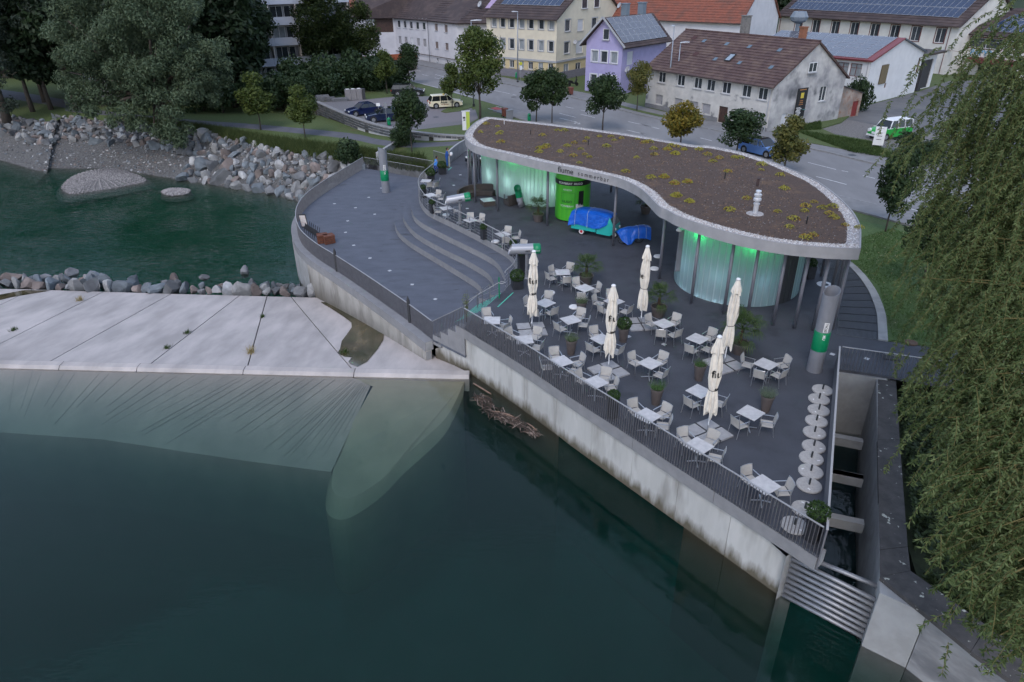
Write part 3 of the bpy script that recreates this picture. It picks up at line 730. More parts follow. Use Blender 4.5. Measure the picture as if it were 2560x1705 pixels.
# bridge railing over the canal
bar_railing('bridge_railing', 'thin bar railing of the footbridge across the canal', [(14.53, 26.92), (16.75, 26.15), (18.92, 25.32), (26, 22.4)], -0.05, 1.08, 0.15)

# ------------------------------------------------------------------ canal
canal = thing('canal', 'deep dark canal channel beside the dining terrace', 'canal')
s = MB(); s.prism([(8.87, 16.5), (14.0, 27.0), (14.42, 26.82), (9.3, 16.32)][::-1], -8.0, -0.6); s.build('channel_wall', M_CONC, canal)
RW = [(16.21, 26.45), (14.07, 21.78), (13.5, 20.5), (11.46, 16.05), (10.97, 14.96)]
s = MB(); s.prism(RW + [(11.3, 14.8), (14.5, 21.7), (16.6, 26.3)], -8.0, -0.21); s.build('channel_wall', M_CONC, canal)
s = MB(); s.prism([(14.4, 26.75), (16.5, 26.1), (16.6, 26.6), (14.4, 27.2)], -8.0, -0.13); s.build('end_wall', M_CONC, canal)
for i, (a, b, z) in enumerate((((12.65, 21.73, -1.6), (13.54, 21.29, -1.6), -1.6), ((11.50, 19.25, -1.6), (12.45, 18.80, -1.6), -1.6), ((13.92, 24.35, -1.8), (14.75, 23.91, -1.8), -1.8), ((12.53, 21.78, -1.6), (13.53, 21.27, -1.6), -1.6))):
 s = MB(); s.bar((a[0] - 0.2, a[1], z - 0.2), (b[0] + 0.1, b[1], z - 0.2), 0.3, 0.4); s.build('cross_beam', M_CONC, canal)
# old wall with lichen along the canal's right bank
ow = thing('old_canal_wall', 'dark lichen-spotted concrete wall along the right side of the canal', 'wall')
for poly in ([(16.25, 26.4), (16.96, 26.24), (14.92, 21.77), (14.07, 21.78)], [(14.06, 21.76), (14.91, 21.75), (12.42, 16.2), (11.48, 16.07)], [(11.47, 16.05), (12.41, 16.17), (12.0, 15.2), (10.98, 14.98)], [(10.97, 14.96), (12.0, 15.19), (13.1, 13.2), (12.2, 12.4)], [(12.19, 12.38), (13.11, 13.18), (15.8, 9.4), (14.6, 8.4)]):
 s = MB(); s.prism(poly, -0.32, -0.18); s.build('coping_slab', M_OLDCONC, ow)
pier = thing('canal_pier', 'bright concrete pier beside the canal screen', 'wall')
s = MB(); s.prism([(10.78, 14.5), (11.0, 14.98), (12.0, 14.2), (11.75, 13.72)], -8.0, -0.33); s.build('pier_block', M_CONCL, pier)
sw = thing('river_bank_wall', 'old stained concrete wall below the weeping willow', 'wall')
s = MB(); s.prism([(11.76, 13.7), (12.05, 14.15), (15.3, 9.5), (14.9, 8.5)], -8.0, -0.33); s.build('wall_face', M_STAINCONC, sw)
s = MB(); s.prism([(14.9, 8.5), (15.3, 9.5), (34, -22), (33, -23)], -8.0, -0.33); s.build('wall_face', M_STAINCONC, sw)
# tubular screen across the canal mouth
screen = thing('canal_screen', 'row of grey steel tubes screening the canal mouth', 'screen')
for k in range(9):
 z = -0.62 - k * 0.235
 a = Vector((8.95, 16.38, z)); b = Vector((10.92, 14.66, z))
 if k == 0: a = Vector((9.35, 16.2, z)); b = Vector((11.1, 14.95, z + 0.0))
 s = MB(); s.tube([a, b], 0.075, 10); s.build('tube', M_STEEL, screen, smooth=True)
 s = MB(); s.tube([b, b + (b - a).normalized() * 0.06], 0.10, 8); s.build('flange', M_STEEL, screen)
# right bank, under the willow
s = MB(); s.prism([(16.9, 26.2), (14.8, 21.5), (12.9, 17), (12.4, 15.2), (15.5, 9.3), (34, -22), (160, -120), (160, -40), (40, 18), (18.9, 24.9)], -8.0, -0.7)
struct(s.build('right_bank', mat('bank_green', (0.02, 0.028, 0.012), (0.03, 0.042, 0.016), rough=0.95, scale=2, bump=0.8, bscale=8)))

# ------------------------------------------------------------------ gratings and kerb beside the pavilion
KIN = [(17.65, 29.5), (18.45, 31.3), (18.95, 32.5), (19.55, 34.4), (19.9, 35.9), (20.15, 37.6), (20.2, 39.3), (19.9, 41.8), (18.7, 46.6), (16.3, 51.5), (12.7, 56.4)]
kin = smooth_line(KIN, 4)
kb = thing('kerb', 'curved pale concrete kerb around the lawn beside the pavilion', 'kerb')
ko = offset2([(p.x, p.y) for p in kin], -0.42)
for i in range(0, len(kin) - 4, 4):
 a = [(p.x, p.y) for p in kin[i:i + 5]]; b = ko[i:i + 5]
 s = MB(); s.prism(a + b[::-1], -0.2, 0.07); s.build('kerb_stone', M_CONC, kb)
gr = thing('floor_grating', 'steel floor grating panels between pavilion and lawn kerb', 'grating')
GI = [(15.9, 30.1), (16.45, 31.2), (17.0, 32.5), (17.55, 34.0), (18.0, 35.6), (18.3, 37.2), (18.35, 39.2), (18.0, 41.5), (16.9, 46.0), (14.6, 50.6)]
gi = smooth_line(GI, 4)
W1 = walk([(p.x, p.y, 0) for p in gi], 0.86); W2 = walk([(p.x, p.y, 0) for p in kin], 0.96)
for k in range(min(len(W1), len(W2)) - 1):
 a, b, c_, d = W1[k][0], W1[k + 1][0], W2[k + 1][0], W2[k][0]
 s = MB(); z = 0.018
 for p, q in ((a, b), (b, c_), (c_, d), (d, a)): s.bar((p.x, p.y, z), (q.x, q.y, z), 0.022, 0.03)
 n = 34
 for i in range(1, n):
  p, q = a.lerp(d, i / n), b.lerp(c_, i / n); s.bar((p.x, p.y, z - 0.004), (q.x, q.y, z - 0.004), 0.014, 0.022)
 s.build('grating_panel', M_GRATE, gr)

# lawn with worn patches
s = MB(); s.prism(ko + [(8.0, 62.9), (12, 60), (20, 51.5), (26.0, 46.0), (30, 40), (40, 27), (46, 20), (27.9, 26.2), (18.3, 29.5)], -0.1, 0.012)
struct(s.build('lawn', M_LAWN))


# ------------------------------------------------------------------ pavilion
pav = thing('pavilion', 'kidney-shaped bar pavilion with planted roof and glowing walls', 'pavilion')
ROOF = [(-3.50, 54.49, 4.7), (-3.42, 53.40, 4.7), (-3.20, 52.35, 4.7), (-2.76, 51.00, 4.7), (-2.05, 49.85, 4.7), (-0.95, 48.73, 4.7), (0.17, 47.66, 4.7), (1.12, 46.63, 4.7), (2.10, 45.64, 4.7), (3.05, 44.82, 4.7), (3.98, 44.09, 4.7), (4.86, 43.24, 4.7), (5.72, 42.42, 4.7), (6.54, 41.54, 4.7), (7.01, 40.62, 4.7), (7.42, 39.43, 4.7), (7.65, 38.06, 4.7), (7.77, 36.85, 4.7), (7.91, 35.85, 4.7),
  (8.14, 35.39, 4.7), (8.48, 34.44, 4.7), (8.97, 33.62, 4.7), (9.43, 32.98, 4.7), (10.00, 32.29, 4.7), (10.58, 31.69, 4.7), (11.15, 31.17, 4.7), (11.93, 30.60, 4.7), (12.73, 30.18, 4.7), (13.55, 29.90, 4.7), (14.40, 29.68, 4.7), (15.27, 29.56, 4.7), (15.75, 29.53, 4.7)]
ROOFB = [(15.76, 29.54, 4.7), (16.86, 31.98, 4.7), (17.29, 33.18, 4.7), (17.67, 34.64, 4.7), (17.87, 35.85, 4.7), (18.05, 37.32, 4.7), (18.14, 38.91, 4.7), (18.14, 40.40, 4.7), (17.93, 41.76, 4.7), (17.61, 43.09, 4.7), (17.22, 44.75, 4.7), (16.68, 46.11, 4.7), (16.10, 47.56, 4.7), (15.10, 48.94, 4.7), (13.96, 50.07, 4.7), (13.19, 50.13, 4.7), (11.03, 52.20, 4.7), (9.05, 54.04, 4.7), (6.91, 55.62, 4.7), (4.64, 57.28, 4.7), (2.24, 58.82, 4.7), (0.58, 59.75, 4.7), (-0.71, 60.68, 4.7), (-1.84, 61.27, 4.7), (-2.27, 60.97, 4.7), (-2.73, 59.66, 4.7), (-3.15, 57.78, 4.7), (-3.42, 55.81, 4.7)]
rf = [(p.x, p.y) for p in smooth_line([q[:2] for q in ROOF], 3)]
rb = [(p.x, p.y) for p in smooth_line([q[:2] for q in ROOFB], 3)]
ring = rf + rb
def inset(poly, d):
 n = len(poly); out = []
 for i in range(n):
  a, b = Vector(poly[(i - 1) % n]), Vector(poly[(i + 1) % n]); t = (b - a).normalized()
  out.append((poly[i][0] - t.y * d, poly[i][1] + t.x * d))
 return out
in1 = inset(ring, 0.07); in2 = inset(ring, 0.62)
in2 = [p for p in in2 if min((p[0] - q[0]) ** 2 + (p[1] - q[1]) ** 2 for q in ring) > 0.585 ** 2]
in1 = [p for p in in1 if min((p[0] - q[0]) ** 2 + (p[1] - q[1]) ** 2 for q in ring) > 0.06 ** 2] if False else in1
n = len(ring); s = MB()
s.face([(p[0], p[1], 4.15) for p in reversed(ring)])
for k in range(n):
 j = (k + 1) % n; a, b, c_, d = ring[k], ring[j], in1[j], in1[k]
 s.face([(a[0], a[1], 4.15), (b[0], b[1], 4.15), (b[0], b[1], 4.7), (a[0], a[1], 4.7)])
 s.face([(a[0], a[1], 4.7), (b[0], b[1], 4.7), (c_[0], c_[1], 4.7), (d[0], d[1], 4.7)])
 s.face([(d[0], d[1], 4.7), (c_[0], c_[1], 4.7), (c_[0], c_[1], 4.5), (d[0], d[1], 4.5)])
M_FASC = mat('pavilion_fascia', (0.31, 0.30, 0.31), (0.25, 0.245, 0.255), rough=0.8, scale=1.4, bump=0.15, bscale=25, col3=(0.20, 0.195, 0.20), scale3=0.5, lo3=0.6, hi3=0.85)
roof = s.build('roof', M_FASC, pav)
M_RGRAV = mat('roof_gravel', (0.46, 0.43, 0.43), (0.20, 0.185, 0.185), rough=0.95, scale=16, detail=4, bump=1.0, bscale=14)
s = MB(); s.face([(p[0], p[1], 4.66) for p in in1])
s.build('gravel_border', M_RGRAV, roof)
M_SUBS = mat('roof_substrate', (0.088, 0.052, 0.038), (0.046, 0.029, 0.023), rough=0.95, scale=9, detail=6, bump=1.0, bscale=22, col3=(0.13, 0.075, 0.042), scale3=0.9, lo3=0.55, hi3=0.75)
s = MB(); s.face([(p[0], p[1], 4.675) for p in in2]); s.build('substrate', M_SUBS, roof)
# loose stones and crumbs: countless, real geometry
rr = random.Random(3)
def inside(poly, x, y):
 c_ = False
 for i in range(len(poly)):
  x1, y1 = poly[i][0], poly[i][1]; x2, y2 = poly[i - 1][0], poly[i - 1][1]
  if (y1 > y) != (y2 > y) and x < (x2 - x1) * (y - y1) / (y2 - y1) + x1: c_ = not c_
 return c_
def crumbs(mb, x, y, z, d, r, m):
 a = r.random() * 6.28
 q = [(x + d * cos(a + i * 1.571) * (0.7 + 0.6 * r.random()), y + d * sin(a + i * 1.571) * (0.7 + 0.6 * r.random()), z) for i in range(4)]
 t = (x + r.gauss(0, d * 0.2), y + r.gauss(0, d * 0.2), z + d * (0.5 + 0.6 * r.random()))
 for i in range(4): mb.face([q[i], q[(i + 1) % 4], t], m)
s = MB()
for k in range(9000):
 i = rr.randrange(n); f = rr.random(); u = rr.random()
 a, b = Vector(ring[i]), Vector(ring[(i + 1) % n]); t = (b - a).normalized(); p = a.lerp(b, f) + Vector((-t.y, t.x)) * (0.09 + 0.6 * u); crumbs(s, p.x, p.y, 4.66, 0.022 + 0.025 * rr.random(), rr, rr.choice((0, 0, 1, 2)))
o = s.build('gravel_stones', [mat('stone_white', (0.55, 0.53, 0.53), rough=0.9), mat('stone_grey', (0.26, 0.25, 0.25), rough=0.9), mat('stone_tan', (0.38, 0.32, 0.29), rough=0.9)], roof); o['kind'] = 'stuff'
s = MB()
k = 0
while k < 9000:
 x, y = rr.uniform(-3.5, 16), rr.uniform(29, 62)
 if not inside(in2, x, y): continue
 k += 1; crumbs(s, x, y, 4.675, 0.02 + 0.03 * rr.random() ** 2, rr, rr.choice((0, 0, 0, 1, 1, 2, 3)))
o = s.build('substrate_crumbs', [mat('crumb_dark', (0.045, 0.034, 0.030), rough=0.95), mat('crumb_brown', (0.12, 0.072, 0.05), rough=0.95), mat('crumb_straw', (0.20, 0.13, 0.075), rough=0.95), mat('crumb_grey', (0.17, 0.155, 0.15), rough=0.95)], roof); o['kind'] = 'stuff'
# roof pipes
for q, h, r, m in (((12.82, 41.29, 4.68), 0.38, 0.035, M_BLACK), ((14.28, 39.71, 4.68), 0.45, 0.09, mat('rusty_pipe', (0.05, 0.03, 0.03), rough=0.8)), ((14.60, 33.00, 4.68), 0.38, 0.035, M_BLACK), ((1.55, 54.22, 4.68), 0.35, 0.03, M_BLACK), ((5.59, 50.64, 4.68), 0.35, 0.03, M_BLACK), ((-0.50, 58.19, 4.68), 0.3, 0.02, M_WHITE), ((9.59, 47.15, 4.68), 0.3, 0.03, M_BLACK)):
 s = MB(); s.lathe([(r, 0), (r, h), (r * 0.8, h)], 8, q); s.build('vent_pipe', m, roof)
fl = (12.58, 34.66, 4.68)
s = MB(); s.lathe([(0.13, 0), (0.13, 0.5), (0.16, 0.5), (0.16, 0.56), (0.11, 0.56), (0.11, 0.66), (0.20, 0.70), (0.20, 0.80), (0.14, 0.86), (0.14, 0.92), (0.19, 0.94), (0.19, 1.02), (0.10, 1.08), (0.10, 1.16), (0.15, 1.16), (0.13, 1.22)], 14, fl)
s.build('flue', mat('flue_steel', (0.55, 0.55, 0.58), rough=0.35, metal=0.3), roof, smooth=False)
s = MB(); s.lathe([(0.45, 0), (0.42, 0.03), (0.1, 0.04)], 10, (fl[0], fl[1], 4.675)); s.build('flue_gravel', M_RGRAV, roof)

# columns: slim round posts
COLS = [(-3.40, 56.06, 0), (-3.24, 56.21, 0), (-2.74, 52.27, 0), (-2.85, 57.88, 0), (-2.67, 58.83, 0), (-0.98, 50.07, 0), (2.52, 46.65, 0), (6.58, 42.63, 0), (8.03, 54.73, 0), (9.85, 53.56, 0), (8.55, 37.2, 0), (9.61, 33.78, 0), (11.01, 32.51, 0), (12.05, 31.9, 0), (13.12, 31.17, 0), (14.08, 30.83, 0), (14.93, 30.55, 0), (18.02, 37.39, 0), (17.65, 35.11, 0), (17.81, 34.79, 0), (17.00, 32.91, 0), (15.96, 30.73, 0), (12.8, 47.5, 0), (16.0, 43.5, 0)]
s = MB(); s.lathe([(0.085, 0), (0.085, 4.16)], 12); CM = s.mesh('column', M_GREYCOL, True)
for q in COLS: put('column', CM, pav, q)

# lettering that follows the fascia
acc = [0.0]
for a, b in zip(rf[:-1], rf[1:]): acc.append(acc[-1] + (Vector(b) - Vector(a)).length)
def fascia_at(L_):
 for i in range(len(rf) - 1):
  if acc[i + 1] >= L_:
   f = (L_ - acc[i]) / (acc[i + 1] - acc[i]); a, b = Vector(rf[i]), Vector(rf[i + 1]); t = (b - a).normalized()
   return a.lerp(b, f), t
def fascia_arc(px):
 return min(range(len(rf)), key=lambda i: (rf[i][0] - px[0]) ** 2 + (rf[i][1] - px[1]) ** 2)
def letters_on_fascia(txt, x0, x1, z, hgt, bold):
 L0, L1 = acc[fascia_arc(x0)], acc[fascia_arc(x1)]
 me = text_mesh(txt, 1.0, 0.02, bold); xs = [v.co.x for v in me.vertices]; w_ = max(xs) - min(xs); sc = (L1 - L0) / w_
 mx = min(xs)
 for v in me.vertices:
  p, t = fascia_at(L0 + (v.co.x - mx) * sc); o_ = 0.012 + v.co.z * 0.4
  v.co = (p.x + t.y * o_, p.y - t.x * o_, z + v.co.y * hgt)
 me.materials.append(M_BLACK)
 o = put('lettering', me, roof); o['label'] = 'dark lettering reading ' + txt
letters_on_fascia('fiume', (3.05, 44.76, 4.45), (4.02, 43.85, 4.45), 4.27, 0.52, 0.004)
letters_on_fascia('s o m m e r b a r', (4.13, 43.61, 4.45), (5.88, 41.97, 4.45), 4.30, 0.40, 0.0)

# translucent, lit wall panels
def lit_panel_mat(name, col, tr):
 m = bpy.data.materials.new(name); m.use_nodes = True
 nt = m.node_tree; N, L = nt.nodes, nt.links
 b = N['Principled BSDF']; b.inputs['Base Color'].default_value = (*col, 1); b.inputs['Roughness'].default_value = 0.25
 g = N.new('ShaderNodeNewGeometry'); mp = N.new('ShaderNodeMapping'); mp.inputs['Scale'].default_value = (7, 7, 0.15)
 n_ = N.new('ShaderNodeTexNoise'); n_.inputs['Scale'].default_value = 1.6; n_.inputs['Detail'].default_value = 2
 L.new(g.outputs['Position'], mp.inputs['Vector']); L.new(mp.outputs[0], n_.inputs['Vector'])
 x = N.new('ShaderNodeMix'); x.data_type = 'RGBA'; x.inputs[6].default_value = (*[c * 0.72 for c in col], 1); x.inputs[7].default_value = (*col, 1)
 L.new(n_.outputs['Fac'], x.inputs[0]); L.new(x.outputs[2], b.inputs['Base Color'])
 t = N.new('ShaderNodeBsdfTranslucent'); L.new(x.outputs[2], t.inputs['Color'])
 ms = N.new('ShaderNodeMixShader'); ms.inputs[0].default_value = tr
 L.new(b.outputs[0], ms.inputs[1]); L.new(t.outputs[0], ms.inputs[2]); L.new(ms.outputs[0], N['Material Output'].inputs['Surface'])
 return m
M_POLY = lit_panel_mat('polycarbonate', (0.50, 0.62, 0.68), 0.55)
M_POLY2 = lit_panel_mat('polycarbonate_pale', (0.62, 0.74, 0.72), 0.6)
M_SEAM = lit_panel_mat('polycarbonate_seam', (0.72, 0.84, 0.88), 0.6)
DC, DR = Vector((12.8, 36.68)), 3.43
bar_wall = pav
np_ = 60
for k in range(np_):
 a0, a1 = 2 * pi * k / np_, 2 * pi * (k + 1) / np_
 mid = math.degrees((a0 + a1) / 2); mid = mid - 360 if mid > 180 else mid
 if -67 < mid < -47: m_, nm = M_DARK, 'door_panel'
 else: m_, nm = M_POLY, 'wall_panel'
 e = 0.006; s = MB()
 P4 = [DC + Vector((cos(a0 + e), sin(a0 + e))) * DR, DC + Vector((cos(a1 - e), sin(a1 - e))) * DR, DC + Vector((cos(a1 - e), sin(a1 - e))) * (DR - 0.04), DC + Vector((cos(a0 + e), sin(a0 + e))) * (DR - 0.04)]
 s.prism([(p.x, p.y) for p in P4], 0.03, 4.15); s.build(nm, m_, pav)
 if nm == 'wall_panel':
  s = MB(); q = DC + Vector((cos(a0), sin(a0))) * (DR - 0.012); s.box((q.x, q.y, 2.09), (0.03, 0.055, 4.1), a0); s.build('seam', M_SEAM, pav)
# serving hatch at the drum's left side
s = MB()
for k in range(7):
 a0, a1 = radians(158 + k * 4.0), radians(162 + k * 4.0)
 h = 0.9 * math.sqrt(max(0, 1 - ((k - 3) / 3.6) ** 2))
 q0, q1 = DC + Vector((cos(a0), sin(a0))) * (DR + 0.02), DC + Vector((cos(a1), sin(a1))) * (DR + 0.02)
 s.face([(q0.x, q0.y, 2.0 - h), (q1.x, q1.y, 2.0 - h), (q1.x, q1.y, 2.0 + h), (q0.x, q0.y, 2.0 + h)])
s.build('serving_hatch', M_DARK, pav)
a = radians(189); s = MB(); q = DC + Vector((cos(a), sin(a))) * (DR + 0.12); s.box((q.x, q.y, 2.1), (0.3, 0.06, 2.4), a); s.build('hatch_jamb', M_GREY, pav)
s = MB(); q = DC + Vector((cos(a), sin(a))) * (DR + 0.3); s.lathe([(0.02, 0), (0.14, 0.02), (0.16, 0.08), (0.05, 0.22)], 12, (q.x, q.y, 3.25)); s.build('wall_lamp', M_WHITE, pav, smooth=True)
# left wall: a closed, lit volume
LWALL = [(-2.37, 56.3), (-1.9, 55.3), (-0.9, 53.6), (0.1, 52.3), (1.07, 51.4), (1.8, 51.0), (2.6, 50.85), (3.3, 50.95), (4.0, 51.5), (4.3, 53.0), (3.6, 55.5), (1.8, 57.8), (-0.6, 58.6), (-2.0, 57.8)]
lw = smooth_line(LWALL, 6, True); lw.append(lw[0])
W_ = [p for p, t in walk([(p.x, p.y, 0) for p in lw], 0.31)]
for k in range(len(W_)):
 a, b = Vector(W_[k][:2]), Vector(W_[(k + 1) % len(W_)][:2]); d = (b - a).normalized(); nn = Vector((-d.y, d.x)) * 0.04
 a2, b2 = a + d * 0.006, b - d * 0.006
 s = MB(); s.prism([(a2.x, a2.y), (b2.x, b2.y), (b2.x + nn.x, b2.y + nn.y), (a2.x + nn.x, a2.y + nn.y)], 0.03, 4.15); s.build('wall_panel', M_POLY2, pav)
 s = MB(); s.box((a.x + nn.x * 0.5, a.y + nn.y * 0.5, 2.09), (0.02, 0.05, 4.1), math.atan2(d.y, d.x)); s.build('seam', M_SEAM, pav)
def lamp(name, loc, col, power, size):
 L_ = bpy.data.lights.new(name, 'POINT'); L_.energy = power; L_.color = col; L_.shadow_soft_size = size
 o = bpy.data.objects.new(name, L_); COL.objects.link(o); o.location = loc; o.parent = pav; return o
GREEN = (0.03, 1.0, 0.18)
for ang, pw in ((-148, 50), (-97, 70), (-178, 28)):
 a = radians(ang); lamp('green_lamp', (DC.x + cos(a) * 3.12, DC.y + sin(a) * 3.12, 3.6), GREEN, pw, 0.12)
for x, y, pw in ((0.28, 52.4, 100), (-1.85, 55.85, 36), (3.05, 51.25, 44)): lamp('green_lamp', (x, y, 3.6), GREEN, pw, 0.12)
for ang in (-166, -158, -148, -142, -136, -130, -124, -118): a = radians(ang); lamp('floor_lamp', (DC.x + cos(a) * 3.3, DC.y + sin(a) * 3.3, 0.10), (0.85, 0.93, 1.0), 0.7, 0.03)
for ang in (-165, -125, -85): a = radians(ang); lamp('room_lamp', (DC.x + cos(a) * 2.85, DC.y + sin(a) * 2.85, 1.5), (0.7, 0.9, 1.0), 9, 0.3)
for x, y in ((-1.3, 55.3), (0.2, 53.1), (1.7, 51.8), (3.0, 51.6)): lamp('room_lamp', (x, y, 1.4), (0.85, 1.0, 1.0), 26, 0.3)
M_ABSORBER = mat('light_absorber', (0.06, 0.065, 0.07), rough=0.9)  # unseen dark cores, added to soak up bounced lamp light behind the panels
s = MB(); s.lathe([(2.45, 0.02), (2.45, 4.1)], 40, (DC.x, DC.y, 0)); s.build('light_absorber', M_ABSORBER, pav)
s = MB(); s.prism(inset([(p.x, p.y) for p in lw[:-1]][::2], 1.1), 0.02, 4.1); s.build('light_absorber', M_ABSORBER, pav)

# ------------------------------------------------------------------ sedum clumps on the roof
def tuft(n_, r, h, lw_, seed, flat=0.6):
 q = random.Random(seed); s = MB()
 for k in range(n_):
  a, d = q.random() * 6.28, r * math.sqrt(q.random())
  x, y = cos(a) * d, sin(a) * d; hh = h * (1.1 - (d / r) ** 2) * (0.6 + 0.5 * q.random()); l = lw_ * (0.7 + 0.6 * q.random())
  nrm_ = Vector((q.gauss(0, 1) + cos(a) * d / r, q.gauss(0, 1) + sin(a) * d / r, flat + abs(q.gauss(0, 1)))).normalized()
  t = nrm_.cross(Vector((q.gauss(0, 1), q.gauss(0, 1), q.gauss(0, 1)))).normalized(); b = nrm_.cross(t)
  c_ = Vector((x, y, hh)); s.face([c_ - t * l, c_ + b * l * 0.5, c_ + t * l, c_ - b * l * 0.5], 0 if q.random() < 0.55 else 1)
 return s
M_SED1 = leaf_mat('sedum_yellow', (0.24, 0.24, 0.035), (0.36, 0.30, 0.05), 0.25, 3)
M_SED2 = leaf_mat('sedum_orange', (0.34, 0.17, 0.035), (0.20, 0.25, 0.04), 0.25, 3)
M_SED3 = leaf_mat('sedum_red', (0.30, 0.10, 0.035), (0.32, 0.24, 0.05), 0.25, 3)
SED = [tuft(130, 0.28, 0.17, 0.045, i).mesh('sedum_clump', [M_SED1, (M_SED1, M_SED2, M_SED3)[i % 3]]) for i in range(6)]
SEDUM = [(-2.32, 55.17), (-1.97, 58.34), (-1.03, 57.27), (-0.74, 55.23), (-0.89, 54.56), (-0.70, 51.66), (2.43, 53.82), (3.64, 55.64), (4.17, 55.50), (5.70, 52.71), (5.42, 51.62), (6.70, 53.31), (7.51, 53.17), (7.62, 51.98), (8.23, 52.62), (4.62, 51.21), (4.04, 50.25), (4.92, 49.31), (3.43, 48.60), (2.31, 49.77), (2.55, 50.24), (2.06, 49.69), (1.98, 48.55), (4.24, 47.30), (5.05, 47.71), (5.29, 46.93), (4.47, 45.38), (6.80, 50.00), (9.68, 51.14), (10.07, 51.36), (9.37, 52.23), (11.45, 50.16), (11.76, 49.77), (10.96, 49.02), (12.07, 48.92), (11.20, 47.66), (8.42, 46.74), (9.75, 47.47), (7.14, 43.15), (8.47, 41.71), (9.30, 41.84), (9.61, 40.37), (10.45, 40.68), (9.21, 37.90), (9.69, 36.83), (10.00, 49.14)]
SEDUM += [(10.95, 48.99), (11.22, 47.72), (12.06, 48.89), (13.12, 48.85), (13.31, 47.36), (13.85, 46.40), (13.20, 45.51), (14.88, 46.51), (15.24, 46.41), (13.46, 42.96), (15.63, 43.27), (16.41, 42.08), (16.12, 44.65), (9.30, 41.82), (9.63, 40.41), (10.42, 40.65), (9.22, 37.94), (9.69, 36.83), (12.96, 37.30), (11.46, 35.33), (13.85, 34.98), (15.66, 39.16), (16.35, 36.55), (15.62, 35.84), (16.39, 35.50), (15.26, 35.01), (17.03, 35.72), (16.38, 34.56), (16.35, 33.91), (14.23, 33.75), (13.61, 32.56), (16.43, 32.76), (14.31, 31.36), (13.82, 31.03), (16.96, 32.40)]

for i, (x, y) in enumerate(SEDUM):
 o = put('sedum_clump', SED[(i * 5 + i // 3) % 6], None, (x, y, 4.675), i * 1.7)
 k = 0.75 + 0.55 * RND.random(); o.scale = (k, k, k * 0.9)
 tag(o, 'low yellow and orange sedum clump on the brown pavilion roof', 'plant', 'sedum clumps on the pavilion roof')


# ------------------------------------------------------------------ tables and chairs
M_TEX = mat('chair_mesh_fabric', (0.42, 0.395, 0.37), (0.37, 0.35, 0.33), rough=0.8, scale=9, coord='obj', rand=0.05)
M_ALU = mat('aluminium', (0.46, 0.47, 0.50), (0.38, 0.39, 0.42), rough=0.35, metal=0.75, scale=6, coord='obj')
M_TOP = mat('table_top', (0.52, 0.50, 0.50), (0.42, 0.405, 0.41), rough=0.5, scale=5, detail=5, rand=0.05)
def make_chair():
 t = thing('armchair', 'x', 'chair')
 s = MB(); s.box((0, 0, 0.435), (0.47, 0.45, 0.022)); s.box((0, 0.2, 0.42), (0.49, 0.03, 0.03)); s.build('seat', M_TEX, t)
 s = MB(); rows = []
 for z, y in ((0.46, -0.225), (0.62, -0.25), (0.78, -0.285), (0.87, -0.31)):
  rows.append([(x, y - 0.035 * (1 - (x / 0.24) ** 2), z) for x in (-0.23, -0.12, 0, 0.12, 0.23)])
 for a in range(3):
  for b in range(4):
   s.face([rows[a][b], rows[a][b + 1], rows[a + 1][b + 1], rows[a + 1][b]])
   s.face([(p[0], p[1] - 0.012, p[2]) for p in (rows[a + 1][b], rows[a + 1][b + 1], rows[a][b + 1], rows[a][b])])
 s.build('backrest', M_TEX, t)
 s = MB(); s.tube([(-0.24, -0.31, 0.875), (-0.12, -0.34, 0.88), (0.12, -0.34, 0.88), (0.24, -0.31, 0.875)], 0.012, 5); s.build('back_rail', M_ALU, t)
 for sx in (-1, 1):
  s = MB(); s.tube([(sx * 0.25, 0.24, 0), (sx * 0.25, 0.215, 0.45), (sx * 0.25, 0.205, 0.65)], 0.014, 5); s.build('leg', M_ALU, t)
  s = MB(); s.tube([(sx * 0.25, -0.30, 0), (sx * 0.245, -0.225, 0.44), (sx * 0.245, -0.26, 0.65), (sx * 0.24, -0.32, 0.88)], 0.014, 5); s.build('leg', M_ALU, t)
  s = MB(); s.bar((sx * 0.25, 0.24, 0.66), (sx * 0.25, -0.26, 0.66), 0.035, 0.018); s.build('armrest', M_ALU, t)
 return t
def make_table():
 t = thing('bistro_table', 'x', 'table')
 s = MB(); s.box((0, 0, 0.735), (0.79, 0.79, 0.022)); s.build('table_top', M_TOP, t)
 s = MB(); s.tube([(0, 0, 0.06), (0, 0, 0.73)], 0.03, 8); s.box((0, 0, 0.715), (0.3, 0.3, 0.015)); s.build('pedestal', M_ALU, t)
 for k in range(4):
  a = pi / 4 + k * pi / 2; s = MB(); s.bar((0, 0, 0.07), (cos(a) * 0.34, sin(a) * 0.34, 0.025), 0.045, 0.03); s.build('foot', M_ALU, t)
 return t
proto_chair, proto_table = make_chair(), make_table()
first = {'c': True, 't': True}
def place(proto, key, loc, rz, label, group):
 if first[key]:
  first[key] = False; proto.location = loc; proto.rotation_euler = (0, 0, rz); proto['label'] = label; proto['group'] = group; return proto
 return clone(proto, loc, rz, label, group)
def side_word(dx, dy):
 a = math.degrees(math.atan2(dy, dx)) % 360
 return ('right-hand', 'far right', 'far', 'far left', 'left-hand', 'near left', 'near', 'near right')[int(((a + 22.5) % 360) // 45)]
